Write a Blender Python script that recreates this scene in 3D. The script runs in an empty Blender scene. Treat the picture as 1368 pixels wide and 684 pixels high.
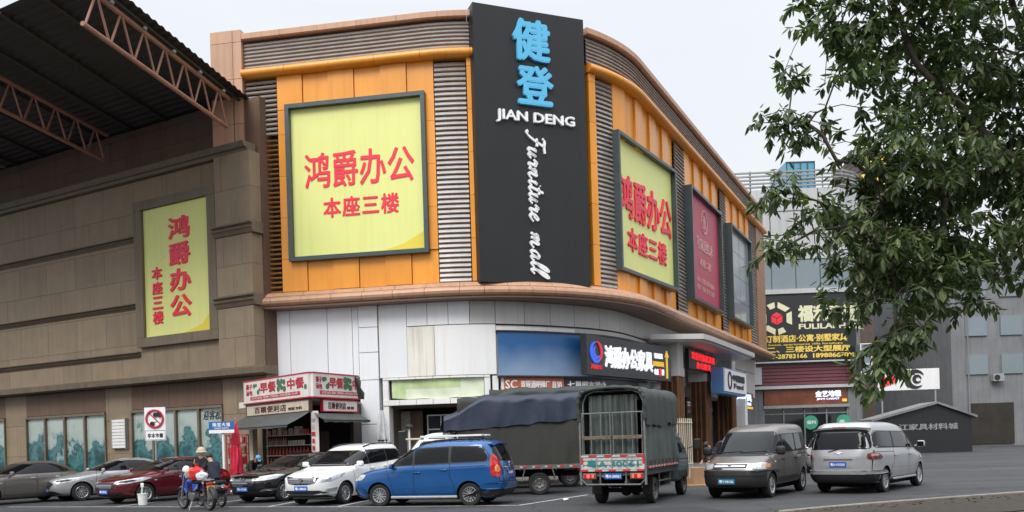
import bpy, bmesh, math, random
from mathutils import Vector, Matrix
from mathutils.bvhtree import BVHTree
from mathutils import noise as mnoise
from mathutils import geometry as mgeo
random.seed(7)
PI = math.pi
SC = bpy.context.scene
COL = SC.collection

# ---------------------------------------------------------------- camera, sky, sun, exposure
ROLL = 0.03
cam_d = bpy.data.cameras.new('camera')
cam = bpy.data.objects.new('camera', cam_d)
COL.objects.link(cam)
cam_d.sensor_width = 36.0
cam_d.lens = 1150.0 / 1368.0 * 36.0
cam_d.shift_y = (590 - 342) / 1368.0
cam_d.clip_end = 3000
cr, sr = math.cos(ROLL), math.sin(ROLL)
cam.matrix_world = Matrix(((cr, sr, 0, 0), (0, 0, -1, 0), (-sr, cr, 0, 1.65), (0, 0, 0, 1)))
SC.camera = cam

SUN_EL, SUN_AZ = math.radians(44), math.radians(205)     # azimuth clockwise from +Y: behind the camera, a little left
world = bpy.data.worlds.new('World')
SC.world = world
world.use_nodes = True
wn, wl = world.node_tree.nodes, world.node_tree.links
for n in list(wn):
    wn.remove(n)
w_out = wn.new('ShaderNodeOutputWorld')
w_bg = wn.new('ShaderNodeBackground')
w_bg.inputs['Strength'].default_value = 0.12
sky = wn.new('ShaderNodeTexSky')
sky.sky_type = 'NISHITA'
sky.sun_disc = False
sky.sun_elevation = SUN_EL
sky.sun_rotation = SUN_AZ
sky.air_density = 1.0
sky.dust_density = 4.0
# overcast: the blue of the clear sky is mostly hidden by an even, pale cloud sheet
w_hs = wn.new('ShaderNodeHueSaturation')
w_hs.inputs['Saturation'].default_value = 0.2
w_mix = wn.new('ShaderNodeMixRGB')
w_mix.inputs['Fac'].default_value = 0.88
w_tc = wn.new('ShaderNodeTexCoord')
w_map = wn.new('ShaderNodeMapping')
w_map.inputs['Scale'].default_value = (1.2, 1.2, 3.0)
w_ns = wn.new('ShaderNodeTexNoise')
w_ns.inputs['Scale'].default_value = 1.3
w_ns.inputs['Detail'].default_value = 5
w_ramp = wn.new('ShaderNodeValToRGB')
w_ramp.color_ramp.elements[0].position = 0.3
w_ramp.color_ramp.elements[0].color = (6.55, 6.95, 7.6, 1)
w_ramp.color_ramp.elements[1].position = 0.75
w_ramp.color_ramp.elements[1].color = (7.35, 7.6, 8.0, 1)
wl.new(w_tc.outputs['Generated'], w_map.inputs['Vector'])
wl.new(w_map.outputs['Vector'], w_ns.inputs['Vector'])
wl.new(w_ns.outputs['Fac'], w_ramp.inputs['Fac'])
w_sep = wn.new('ShaderNodeSeparateXYZ')
w_el = wn.new('ShaderNodeValToRGB')                      # an overcast sky is brighter overhead than near the horizon
for k_, (p_, v_) in enumerate(((0.0, 0.82), (0.45, 0.88), (0.8, 2.3), (1.0, 2.7))):
    e_ = w_el.color_ramp.elements[k_] if k_ < 2 else w_el.color_ramp.elements.new(p_)
    e_.position = p_
    e_.color = (v_, v_, v_, 1)
w_mul = wn.new('ShaderNodeMixRGB')
w_mul.blend_type = 'MULTIPLY'
w_mul.inputs['Fac'].default_value = 1
wl.new(w_tc.outputs['Generated'], w_sep.inputs[0])
wl.new(w_sep.outputs['Z'], w_el.inputs['Fac'])
wl.new(w_ramp.outputs['Color'], w_mul.inputs['Color1'])
wl.new(w_el.outputs['Color'], w_mul.inputs['Color2'])
wl.new(sky.outputs['Color'], w_hs.inputs['Color'])
wl.new(w_hs.outputs['Color'], w_mix.inputs['Color1'])
wl.new(w_mul.outputs['Color'], w_mix.inputs['Color2'])
wl.new(w_mix.outputs['Color'], w_bg.inputs['Color'])
wl.new(w_bg.outputs['Background'], w_out.inputs['Surface'])

sun_d = bpy.data.lights.new('sun', 'SUN')
sun_d.energy = 1.5
sun_d.angle = math.radians(25)
sun_d.color = (1.0, 0.97, 0.93)
sun = bpy.data.objects.new('sun', sun_d)
COL.objects.link(sun)
sdir = Vector((math.sin(SUN_AZ) * math.cos(SUN_EL), math.cos(SUN_AZ) * math.cos(SUN_EL), math.sin(SUN_EL)))
sun.rotation_euler = sdir.to_track_quat('Z', 'Y').to_euler()
sun.location = sdir * 60

SC.view_settings.view_transform = 'Standard'
SC.view_settings.look = 'None'
SC.view_settings.gamma = 1.0
SC.view_settings.use_curve_mapping = False
SC.view_settings.exposure = 0.35
SC.render.engine = 'CYCLES'
SC.cycles.max_bounces = 5
SC.cycles.use_denoising = True

# ---------------------------------------------------------------- helpers: naming, materials, meshes
def tag(o, label=None, cat=None, group=None, kind=None):
    if label: o['label'] = label
    if cat: o['category'] = cat
    if group: o['group'] = group
    if kind: o['kind'] = kind
    return o

def thing(name, label, cat, loc=(0, 0, 0), rz=0.0, group=None):
    o = bpy.data.objects.new(name, None)
    o.empty_display_size = 0.3
    COL.objects.link(o)
    o.location = loc
    o.rotation_euler = (0, 0, rz)
    return tag(o, label, cat, group)

def copy_tree(o, parent=None):
    c = o.copy()
    COL.objects.link(c)
    if parent is not None:
        c.parent = parent
    for ch in list(o.children):
        copy_tree(ch, c)
    return c

def lin(r, g, b):
    f = lambda c: (c / 12.92) if c <= 0.04045 else ((c + 0.055) / 1.055) ** 2.4
    return (f(r / 255.0), f(g / 255.0), f(b / 255.0))

MATS = {}
def mat(name, rgb, rough=0.6, metal=0.0, var=0.12, scale=2.0, streak=0.0, bump=0.0, bscale=60.0, spec=0.5,
        coat=0.0, emit=0.0, fine=0.0, alpha=None, island=0.0):
    """Principled surface with noise in colour (large patches, fine grain, run-off streaks) and an optional bump."""
    m = bpy.data.materials.new(name)
    m.use_nodes = True
    N, L = m.node_tree.nodes, m.node_tree.links
    b = N['Principled BSDF']
    b.inputs['Roughness'].default_value = rough
    b.inputs['Metallic'].default_value = metal
    b.inputs['Specular IOR Level'].default_value = spec
    b.inputs['Coat Weight'].default_value = coat
    b.inputs['Coat Roughness'].default_value = 0.05
    col = None
    tc = N.new('ShaderNodeTexCoord')
    if var > 0:
        n1 = N.new('ShaderNodeTexNoise')
        n1.inputs['Scale'].default_value = scale
        n1.inputs['Detail'].default_value = 6
        n1.inputs['Roughness'].default_value = 0.62
        L.new(tc.outputs['Object'], n1.inputs['Vector'])
        r = N.new('ShaderNodeValToRGB')
        r.color_ramp.elements[0].position = 0.3
        r.color_ramp.elements[1].position = 0.72
        r.color_ramp.elements[0].color = (*[max(0, c * (1 - var)) for c in rgb], 1)
        r.color_ramp.elements[1].color = (*[min(1, c * (1 + var)) for c in rgb], 1)
        L.new(n1.outputs['Fac'], r.inputs['Fac'])
        col = r.outputs['Color']
        rr = N.new('ShaderNodeMapRange')
        rr.inputs['To Min'].default_value = max(0.02, rough * 0.8)
        rr.inputs['To Max'].default_value = min(1, rough * 1.25)
        L.new(n1.outputs['Fac'], rr.inputs['Value'])
        L.new(rr.outputs['Result'], b.inputs['Roughness'])
    if streak > 0:
        mp = N.new('ShaderNodeMapping')
        mp.inputs['Scale'].default_value = (5.0, 5.0, 0.22)
        ns = N.new('ShaderNodeTexNoise')
        ns.inputs['Scale'].default_value = 1.0
        ns.inputs['Detail'].default_value = 5
        L.new(tc.outputs['Object'], mp.inputs['Vector'])
        L.new(mp.outputs['Vector'], ns.inputs['Vector'])
        rs = N.new('ShaderNodeValToRGB')
        rs.color_ramp.elements[0].position = 0.48
        rs.color_ramp.elements[1].position = 0.78
        rs.color_ramp.elements[0].color = (1, 1, 1, 1)
        k = 1 - streak
        rs.color_ramp.elements[1].color = (k, k * 0.96, k * 0.9, 1)
        L.new(ns.outputs['Fac'], rs.inputs['Fac'])
        mx = N.new('ShaderNodeMixRGB')
        mx.blend_type = 'MULTIPLY'
        mx.inputs['Fac'].default_value = 1
        if col is None:
            mx.inputs['Color1'].default_value = (*rgb, 1)
        else:
            L.new(col, mx.inputs['Color1'])
        L.new(rs.outputs['Color'], mx.inputs['Color2'])
        col = mx.outputs['Color']
    if fine > 0:
        nf = N.new('ShaderNodeTexNoise')
        nf.inputs['Scale'].default_value = 140
        nf.inputs['Detail'].default_value = 2
        L.new(tc.outputs['Object'], nf.inputs['Vector'])
        rf = N.new('ShaderNodeMapRange')
        rf.inputs['From Min'].default_value = 0.3
        rf.inputs['From Max'].default_value = 0.7
        rf.inputs['To Min'].default_value = 1 - fine
        rf.inputs['To Max'].default_value = 1 + fine
        L.new(nf.outputs['Fac'], rf.inputs['Value'])
        mf = N.new('ShaderNodeMixRGB')
        mf.blend_type = 'MULTIPLY'
        mf.inputs['Fac'].default_value = 1
        if col is None:
            mf.inputs['Color1'].default_value = (*rgb, 1)
        else:
            L.new(col, mf.inputs['Color1'])
        L.new(rf.outputs['Result'], mf.inputs['Color2'])
        col = mf.outputs['Color']
    if island > 0:       # every separate board or tile differs a little
        ge = N.new('ShaderNodeNewGeometry')
        ri = N.new('ShaderNodeMapRange')
        ri.inputs['To Min'].default_value = 1 - island
        ri.inputs['To Max'].default_value = 1 + island
        L.new(ge.outputs['Random Per Island'], ri.inputs['Value'])
        mi_ = N.new('ShaderNodeMixRGB')
        mi_.blend_type = 'MULTIPLY'
        mi_.inputs['Fac'].default_value = 1
        if col is None:
            mi_.inputs['Color1'].default_value = (*rgb, 1)
        else:
            L.new(col, mi_.inputs['Color1'])
        L.new(ri.outputs['Result'], mi_.inputs['Color2'])
        col = mi_.outputs['Color']
    if col is None:
        b.inputs['Base Color'].default_value = (*rgb, 1)
    else:
        L.new(col, b.inputs['Base Color'])
    if bump > 0:
        nb = N.new('ShaderNodeTexNoise')
        nb.inputs['Scale'].default_value = bscale
        nb.inputs['Detail'].default_value = 4
        L.new(tc.outputs['Object'], nb.inputs['Vector'])
        bp = N.new('ShaderNodeBump')
        bp.inputs['Strength'].default_value = bump
        bp.inputs['Distance'].default_value = 0.02
        L.new(nb.outputs['Fac'], bp.inputs['Height'])
        L.new(bp.outputs['Normal'], b.inputs['Normal'])
    if emit > 0:
        b.inputs['Emission Color'].default_value = (*rgb, 1)
        b.inputs['Emission Strength'].default_value = emit
    if alpha is not None:
        b.inputs['Alpha'].default_value = alpha
    MATS[name] = m
    return m

class MB:
    """collects shapes; build() links them as ONE mesh object"""
    def __init__(s):
        s.v, s.f, s.mi = [], [], []
    def add(s, vs, fs, mi=0):
        b = len(s.v)
        s.v.extend(Vector(p) for p in vs)
        for f in fs:
            s.f.append(tuple(b + i for i in f))
            s.mi.append(mi)
        return s
    def hexa(s, p, mi=0):          # p: 4 bottom then 4 top
        return s.add(p, [(3, 2, 1, 0), (4, 5, 6, 7), (0, 1, 5, 4), (1, 2, 6, 5), (2, 3, 7, 6), (3, 0, 4, 7)], mi)
    def box(s, c, d, rz=0.0, mi=0, rot=None):
        hx, hy, hz = d[0] / 2, d[1] / 2, d[2] / 2
        R = rot if rot is not None else Matrix.Rotation(rz, 3, 'Z')
        c = Vector(c)
        p = [c + R @ Vector(q) for q in ((-hx, -hy, -hz), (hx, -hy, -hz), (hx, hy, -hz), (-hx, hy, -hz),
                                         (-hx, -hy, hz), (hx, -hy, hz), (hx, hy, hz), (-hx, hy, hz))]
        return s.hexa(p, mi)
    def bbox(s, c, d, bev=0.01, rz=0.0, mi=0, seg=2, rot=None):      # bevelled box
        bm = bmesh.new()
        bmesh.ops.create_cube(bm, size=1.0)
        for v in bm.verts:
            v.co = Vector((v.co.x * d[0], v.co.y * d[1], v.co.z * d[2]))
        bmesh.ops.bevel(bm, geom=list(bm.edges), offset=bev, segments=seg, affect='EDGES', profile=0.5)
        R = rot if rot is not None else Matrix.Rotation(rz, 3, 'Z')
        c = Vector(c)
        bm.verts.index_update()
        s.add([c + R @ v.co for v in bm.verts], [[v.index for v in f.verts] for f in bm.faces], mi)
        bm.free()
        return s
    def obox(s, P, a0, a1, z0, z1, o0, o1, n=1, mi=0):               # box in a mapped frame P(a, z, o)
        vs, fs = [], []
        for i in range(n + 1):
            a = a0 + (a1 - a0) * i / n
            vs += [P(a, z0, o0), P(a, z0, o1), P(a, z1, o1), P(a, z1, o0)]
        for i in range(n):
            b = 4 * i
            for k in range(4):
                k2 = (k + 1) % 4
                fs.append((b + k, b + k2, b + 4 + k2, b + 4 + k))
        fs += [(3, 2, 1, 0), (4 * n, 4 * n + 1, 4 * n + 2, 4 * n + 3)]
        return s.add(vs, fs, mi)
    def sweep(s, P, prof, a0, a1, n=1, mi=0):                        # profile [(z, o)...] closed, swept along a
        k = len(prof)
        vs, fs = [], []
        for i in range(n + 1):
            a = a0 + (a1 - a0) * i / n
            vs += [P(a, z, o) for z, o in prof]
        for i in range(n):
            for j in range(k):
                j2 = (j + 1) % k
                fs.append((i * k + j, i * k + j2, (i + 1) * k + j2, (i + 1) * k + j))
        fs.append(tuple(range(k - 1, -1, -1)))
        fs.append(tuple(n * k + j for j in range(k)))
        return s.add(vs, fs, mi)
    def prism(s, poly, z0, z1, mi=0):
        n = len(poly)
        vs = [(x, y, z0) for x, y in poly] + [(x, y, z1) for x, y in poly]
        fs = [(i, (i + 1) % n, n + (i + 1) % n, n + i) for i in range(n)]
        fs += [tuple(range(n - 1, -1, -1)), tuple(range(n, 2 * n))]
        return s.add(vs, fs, mi)
    def plate(s, pts, n, th, mi=0):                                  # flat outline with thickness along n
        k = len(pts)
        n = Vector(n) * th
        vs = [Vector(p) for p in pts] + [Vector(p) + n for p in pts]
        fs = [tuple(range(k - 1, -1, -1)), tuple(range(k, 2 * k))]
        fs += [(i, (i + 1) % k, k + (i + 1) % k, k + i) for i in range(k)]
        return s.add(vs, fs, mi)
    def tube(s, pts, r, n=8, mi=0, cap=True):
        pts = [Vector(p) for p in pts]
        rs = r if isinstance(r, (list, tuple)) else [r] * len(pts)
        vs, fs = [], []
        up = None
        for i, p in enumerate(pts):
            t = (pts[min(i + 1, len(pts) - 1)] - pts[max(i - 1, 0)])
            if t.length < 1e-9: t = Vector((0, 0, 1))
            t.normalize()
            if up is None:
                up = Vector((0, 0, 1)) if abs(t.z) < 0.9 else Vector((1, 0, 0))
            x = t.cross(up)
            if x.length < 1e-6:
                x = t.cross(Vector((1, 0.3, 0)))
            x.normalize()
            y = x.cross(t).normalized()
            up = y
            for k in range(n):
                a = 2 * PI * k / n
                vs.append(p + (x * math.cos(a) + y * math.sin(a)) * rs[i])
        for i in range(len(pts) - 1):
            for k in range(n):
                k2 = (k + 1) % n
                fs.append((i * n + k, i * n + k2, (i + 1) * n + k2, (i + 1) * n + k))
        if cap:
            fs.append(tuple(range(n - 1, -1, -1)))
            m = (len(pts) - 1) * n
            fs.append(tuple(m + k for k in range(n)))
        return s.add(vs, fs, mi)
    def lathe(s, prof, c=(0, 0, 0), axis='Z', n=24, mi=0, rot=None):  # prof [(r, h)...]
        vs, fs = [], []
        k = len(prof)
        c = Vector(c)
        for i in range(n):
            a = 2 * PI * i / n
            for r, h in prof:
                q = Vector((r * math.cos(a), r * math.sin(a), h))
                if axis == 'Y': q = Vector((q.x, q.z, -q.y))
                elif axis == 'X': q = Vector((q.z, q.x, q.y))
                if rot is not None: q = rot @ q
                vs.append(c + q)
        for i in range(n):
            i2 = (i + 1) % n
            for j in range(k - 1):
                fs.append((i * k + j, i2 * k + j, i2 * k + j + 1, i * k + j + 1))
        loop = (abs(prof[0][0] - prof[-1][0]) + abs(prof[0][1] - prof[-1][1])) < 1e-6
        if prof[0][0] > 1e-5 and not loop: fs.append(tuple(i * k for i in range(n - 1, -1, -1)))
        if prof[-1][0] > 1e-5 and not loop: fs.append(tuple(i * k + k - 1 for i in range(n)))
        return s.add(vs, fs, mi)
    def ball(s, c, r, nu=14, nv=9, mi=0, rot=None):
        r = (r, r, r) if not isinstance(r, (tuple, list)) else r
        vs, fs = [], []
        c = Vector(c)
        for j in range(nv + 1):
            th = PI * j / nv
            for i in range(nu):
                ph = 2 * PI * i / nu
                q = Vector((r[0] * math.sin(th) * math.cos(ph), r[1] * math.sin(th) * math.sin(ph), r[2] * math.cos(th)))
                if rot is not None: q = rot @ q
                vs.append(c + q)
        for j in range(nv):
            for i in range(nu):
                i2 = (i + 1) % nu
                fs.append((j * nu + i, (j + 1) * nu + i, (j + 1) * nu + i2, j * nu + i2))
        return s.add(vs, fs, mi)
    def build(s, name, mats, parent=None, smooth=False, local=False, sharp=None):
        """vertices are world coordinates unless local=True (coordinates of the parent)"""
        me = bpy.data.meshes.new(name)
        off = Vector((0, 0, 0))
        if parent is not None and not local:
            p = parent
            while p is not None:
                off = off + Vector(p.location)
                p = p.parent
        me.from_pydata([tuple(v - off) for v in s.v], [], s.f)
        if not isinstance(mats, (list, tuple)): mats = [mats]
        for m in mats:
            me.materials.append(MATS[m] if isinstance(m, str) else m)
        me.polygons.foreach_set('material_index', s.mi)
        bm = bmesh.new()
        bm.from_mesh(me)
        bmesh.ops.remove_doubles(bm, verts=bm.verts, dist=1e-5)
        bmesh.ops.recalc_face_normals(bm, faces=bm.faces)
        bm.to_mesh(me)
        bm.free()
        if smooth:
            me.polygons.foreach_set('use_smooth', [True] * len(me.polygons))
            me.set_sharp_from_angle(angle=math.radians(sharp if sharp else 40))
        me.update()
        o = bpy.data.objects.new(name, me)
        COL.objects.link(o)
        if parent is not None: o.parent = parent
        return o

def solo(mb, name, mats, label, cat, group=None, loc=None, smooth=False, kind=None):
    """a thing that is one mesh; its origin goes to the middle of its base"""
    if loc is None:
        xs = [v.x for v in mb.v]; ys = [v.y for v in mb.v]; zs = [v.z for v in mb.v]
        loc = ((min(xs) + max(xs)) / 2, (min(ys) + max(ys)) / 2, min(zs))
    loc = Vector(loc)
    mb.v = [v - loc for v in mb.v]
    o = mb.build(name, mats, None, smooth)
    o.location = loc
    return tag(o, label, cat, group, kind)

# ---- lettering: Blender's own font (with its built-in Chinese fallback) turned into solid letters
_fc = bpy.data.curves.new('lettering_source', 'FONT')
_fo = bpy.data.objects.new('lettering_source', _fc)
_tc = {}
def glyphs(body, bold, depth, spacing=1.0, shear=0.0):
    key = (body, round(bold, 4), round(depth, 4), spacing, shear)
    if key in _tc: return _tc[key]
    if _fo.name not in COL.objects: COL.objects.link(_fo)
    _fc.body = body
    _fc.extrude = 0
    _fc.space_character = spacing
    _fc.shear = shear
    _fc.resolution_u = 2
    _fc.fill_mode = 'NONE'
    dg = bpy.context.evaluated_depsgraph_get()
    dg.update()
    ev = _fo.evaluated_get(dg)
    me = ev.to_mesh()
    pv = [v.co.xy.copy() for v in me.vertices]
    pe = [tuple(e.vertices) for e in me.edges]
    ev.to_mesh_clear()
    tv, te, tf = mgeo.delaunay_2d_cdt(pv, pe, [], 1, 1e-7)[:3]
    vs, fs = [], []
    n0 = len(tv)
    for z in (depth, -depth): vs += [Vector((p.x, p.y, z)) for p in tv]
    for f in tf:
        c = (tv[f[0]] + tv[f[1]] + tv[f[2]]) / 3
        inside = False
        for i, j in pe:
            p, q = pv[i], pv[j]
            if (p.y > c.y) != (q.y > c.y) and c.x < p.x + (c.y - p.y) / (q.y - p.y) * (q.x - p.x): inside = not inside
        if inside:
            fs.append(tuple(f)); fs.append(tuple(n0 + k for k in reversed(f)))
    b0 = len(vs)
    for z in (depth, -depth): vs += [Vector((p.x, p.y, z)) for p in pv]
    n1 = len(pv)
    for i, j in pe: fs.append((b0 + i, b0 + j, b0 + n1 + j, b0 + n1 + i))
    _tc[key] = (vs, fs)
    return vs, fs

def put_text(mb, body, P, a0, a1, z0, z1, o, depth=0.02, bold=0.02, mi=0, spacing=1.0, shear=0.0, vertical=False):
    """letters fitted into the box a0..a1 x z0..z1 of frame P, standing depth proud of offset o"""
    if vertical:
        n = len(body)
        h = (z1 - z0) / n
        for i, ch in enumerate(body):
            put_text(mb, ch, P, a0, a1, z1 - (i + 0.93) * h, z1 - (i + 0.07) * h, o, depth, bold, mi)
        return
    vs, fs = glyphs(body, 0.0, 0.5, spacing, shear)
    if not vs: return
    x0 = min(v.x for v in vs) - bold; x1 = max(v.x for v in vs) + bold
    y0 = min(v.y for v in vs) - bold; y1 = max(v.y for v in vs) + bold
    # heavier strokes: the same solid letters nested with small shifts, each a hair less deep than the last
    sh = [(0, 0)] if bold <= 0 else [(0, 0), (bold, 0), (-bold, 0), (0, bold), (0, -bold), (bold * .7, bold * .7), (-bold * .7, -bold * .7), (bold * .7, -bold * .7), (-bold * .7, bold * .7)]
    for i, (dx, dy) in enumerate(sh):
        dp = depth - i * min(0.0012, depth * 0.06)
        mb.add([P(a0 + (v.x + dx - x0) / (x1 - x0) * (a1 - a0), z0 + (v.y + dy - y0) / (y1 - y0) * (z1 - z0), o + (v.z + 0.5) * dp) for v in vs], fs, mi)

def frame(p0, p1):
    """flat frame between two plan points: P(a, z, o), a metres along, o metres towards the viewer"""
    p0 = Vector((p0[0], p0[1], 0)); p1 = Vector((p1[0], p1[1], 0))
    d = (p1 - p0); Lg = d.length; d.normalize()
    n = Vector((d.y, -d.x, 0))
    def P(a, z, o): return p0 + d * a + n * o + Vector((0, 0, z))
    P.L, P.d, P.n = Lg, d, n
    return P

# ---- plan of the mall's facade: straight wall, round corner, straight wall
FP1, FD1 = Vector((-10.87, 36.7)), Vector((0.98509, -0.17202))
FD2 = Vector((0.44734, 0.89437))
FR, FLA, FARC = 9.0, 7.6486, 11.5202
FC = Vector((-1.78723, 44.25016))
FB = Vector((6.26262, 40.22523))
def plan(s, off=0.0):
    if s < FLA:
        p = FP1 + FD1 * s; d = FD1
    elif s < FLA + FARC:
        a = (s - FLA) / FR
        d = Vector((FD1.x * math.cos(a) - FD1.y * math.sin(a), FD1.x * math.sin(a) + FD1.y * math.cos(a)))
        p = FC + Vector((d.y, -d.x)) * FR
    else:
        p = FB + FD2 * (s - FLA - FARC); d = FD2
    n = Vector((d.y, -d.x))
    return p + n * off
def FP(s, z, o):
    q = plan(s, o)
    return Vector((q.x, q.y, z))
def fn(a0, a1):          # segments needed on the curve
    lo, hi = max(a0, FLA), min(a1, FLA + FARC)
    return max(1, int(math.ceil(max(0, hi - lo) / 0.45)) + (1 if hi > lo and (a0 < FLA or a1 > FLA + FARC) else 0))
def fbox(mb, a0, a1, z0, z1, o0, o1, mi=0):
    cuts = [a0] + [c for c in (FLA, FLA + FARC) if a0 + 0.02 < c < a1 - 0.02] + [a1]
    for u, v in zip(cuts, cuts[1:]):
        n = max(1, int(math.ceil((v - u) / 0.45))) if (u >= FLA - 0.01 and v <= FLA + FARC + 0.01) else 1
        mb.obox(FP, u, v, z0, z1, o0, o1, n, mi)
def fsweep(mb, prof, a0, a1, mi=0):
    cuts = [a0] + [c for c in (FLA, FLA + FARC) if a0 + 0.02 < c < a1 - 0.02] + [a1]
    for u, v in zip(cuts, cuts[1:]):
        n = max(1, int(math.ceil((v - u) / 0.45))) if (u >= FLA - 0.01 and v <= FLA + FARC + 0.01) else 1
        mb.sweep(FP, prof, u, v, n, mi)
# ---------------------------------------------------------------- materials
mat('asphalt', (0.042, 0.042, 0.044), 0.85, var=0.18, scale=0.35, fine=0.35, bump=0.25, bscale=90)
def wear_asphalt():
    """oil spots, paler worn lanes, repairs and hairline cracks on the asphalt"""
    mt_ = MATS['asphalt']
    N, L = mt_.node_tree.nodes, mt_.node_tree.links
    b = N['Principled BSDF']
    src = b.inputs['Base Color'].links[0].from_socket
    tc = N.new('ShaderNodeTexCoord')
    def mul(src, fac):
        x = N.new('ShaderNodeMixRGB'); x.blend_type = 'MULTIPLY'; x.inputs['Fac'].default_value = 1
        L.new(src, x.inputs['Color1']); L.new(fac, x.inputs['Color2']); return x.outputs['Color']
    def ramp(sock, p0, c0, p1, c1):
        r = N.new('ShaderNodeValToRGB'); r.color_ramp.elements[0].position = p0; r.color_ramp.elements[1].position = p1
        r.color_ramp.elements[0].color = (c0, c0, c0, 1); r.color_ramp.elements[1].color = (c1, c1, c1, 1); L.new(sock, r.inputs['Fac']); return r.outputs['Color']
    n1 = N.new('ShaderNodeTexNoise'); n1.inputs['Scale'].default_value = 1.1; n1.inputs['Detail'].default_value = 3; L.new(tc.outputs['Object'], n1.inputs['Vector'])
    src = mul(src, ramp(n1.outputs['Fac'], 0.60, 1.0, 0.72, 0.55))
    mp = N.new('ShaderNodeMapping'); mp.inputs['Rotation'].default_value = (0, 0, 0.38); mp.inputs['Scale'].default_value = (0.05, 0.75, 1); L.new(tc.outputs['Object'], mp.inputs['Vector'])
    n2 = N.new('ShaderNodeTexNoise'); n2.inputs['Scale'].default_value = 1.0; n2.inputs['Detail'].default_value = 4; L.new(mp.outputs['Vector'], n2.inputs['Vector'])
    src = mul(src, ramp(n2.outputs['Fac'], 0.35, 0.80, 0.7, 1.35))
    vo = N.new('ShaderNodeTexVoronoi'); vo.feature = 'DISTANCE_TO_EDGE'; vo.inputs['Scale'].default_value = 0.33
    nw = N.new('ShaderNodeTexNoise'); nw.inputs['Scale'].default_value = 1.5; nw.inputs['Detail'].default_value = 5; L.new(tc.outputs['Object'], nw.inputs['Vector'])
    ad = N.new('ShaderNodeMixRGB'); ad.blend_type = 'ADD'; ad.inputs['Fac'].default_value = 0.7; L.new(tc.outputs['Object'], ad.inputs['Color1']); L.new(nw.outputs['Color'], ad.inputs['Color2']); L.new(ad.outputs['Color'], vo.inputs['Vector'])
    src = mul(src, ramp(vo.outputs['Distance'], 0.004, 0.45, 0.012, 1.0))
    L.new(src, b.inputs['Base Color'])
wear_asphalt()
mat('road_paint', (0.42, 0.42, 0.40), 0.8, var=0.35, scale=5, fine=0.2)
mat('kerb_stone', (0.26, 0.23, 0.19), 0.9, var=0.3, scale=3, bump=0.3, bscale=30)
mat('paving', (0.17, 0.155, 0.14), 0.9, var=0.25, scale=2, bump=0.2, bscale=40)
mat('soil', (0.05, 0.038, 0.025), 1.0, var=0.4, scale=6, bump=0.6, bscale=20)
mat('tan_tile', (0.50, 0.285, 0.175), 0.42, var=0.08, scale=0.8, streak=0.2, island=0.06)
mat('tan_tile_dark', (0.36, 0.185, 0.105), 0.5, var=0.1, scale=0.8, streak=0.2)
mat('orange_panel', (0.80, 0.31, 0.030), 0.30, var=0.07, scale=0.6, streak=0.13, island=0.07)
mat('louvre_grey', (0.34, 0.325, 0.31), 0.32, metal=0.4, var=0.12, scale=1.5)
mat('louvre_bronze', (0.50, 0.22, 0.05), 0.4, metal=0.2, var=0.1, scale=1.5)
mat('dark_gap', (0.012, 0.011, 0.010), 0.9, var=0)
mat('white_panel', (0.79, 0.80, 0.82), 0.32, var=0.025, scale=0.5, streak=0.05, island=0.02)
mat('white_sheet', (0.80, 0.795, 0.78), 0.45, var=0.03, scale=0.5, streak=0.08, island=0.015)
mat('grey_panel', (0.51, 0.50, 0.48), 0.4, var=0.05, scale=0.5, streak=0.1, island=0.03)
mat('rust_stain', (0.77, 0.73, 0.64), 0.55, var=0.06, scale=0.8, streak=0.38)
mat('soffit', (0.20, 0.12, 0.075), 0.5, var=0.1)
mat('concrete', (0.33, 0.32, 0.30), 0.85, var=0.2, scale=1.0, streak=0.25)
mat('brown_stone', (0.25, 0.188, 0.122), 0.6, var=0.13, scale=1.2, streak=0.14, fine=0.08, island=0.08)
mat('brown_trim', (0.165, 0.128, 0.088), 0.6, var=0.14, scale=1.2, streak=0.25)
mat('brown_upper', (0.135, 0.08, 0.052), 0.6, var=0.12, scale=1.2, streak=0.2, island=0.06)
mat('steel_red', (0.33, 0.16, 0.11), 0.6, var=0.15, scale=3)
mat('roof_sheet', (0.045, 0.042, 0.042), 0.55, metal=0.2, var=0.2, scale=1.0)
mat('frame_steel', (0.055, 0.075, 0.078), 0.35, metal=0.2, var=0.1)
mat('yellow_print', (0.74, 0.76, 0.25), 0.42, var=0.03, scale=0.4, streak=0.04, bump=0.12, bscale=2.2)
mat('yellow_gold', (0.74, 0.60, 0.06), 0.5, var=0.05, scale=0.4)
mat('red_letter', (0.80, 0.020, 0.055), 0.4, var=0.03)
mat('tower_black', (0.018, 0.019, 0.020), 0.42, var=0.08, scale=0.5, streak=0.1, spec=0.35)
mat('sky_blue_letter', (0.105, 0.47, 0.72), 0.35, var=0.03)
mat('white_letter', (0.85, 0.85, 0.84), 0.4, var=0.02)
mat('pink_print', (0.42, 0.038, 0.075), 0.45, var=0.05, scale=0.4)
mat('faint_print', (0.62, 0.33, 0.30), 0.5, var=0.1)
mat('grey_glass', (0.30, 0.335, 0.345), 0.12, var=0.05, scale=0.4)
mat('cabinet_black', (0.018, 0.018, 0.020), 0.35, var=0.1)
mat('lit_white', (0.9, 0.92, 1.0), 0.5, var=0, emit=0.4)
mat('lit_blue_white', (0.62, 0.72, 1.0), 0.5, var=0, emit=0.9)
mat('lit_red', (0.85, 0.03, 0.03), 0.5, var=0, emit=0.35)
mat('lit_gold', (0.9, 0.58, 0.07), 0.5, var=0, emit=0.25)
mat('led_red', (0.9, 0.02, 0.03), 0.5, var=0, emit=0.6)
mat('logo_blue', (0.03, 0.10, 0.60), 0.4, var=0, emit=0.5)
mat('logo_red', (0.62, 0.03, 0.04), 0.4, var=0, emit=0.3)
mat('orange_print', (0.52, 0.12, 0.05), 0.5, var=0.12, scale=2)
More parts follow.
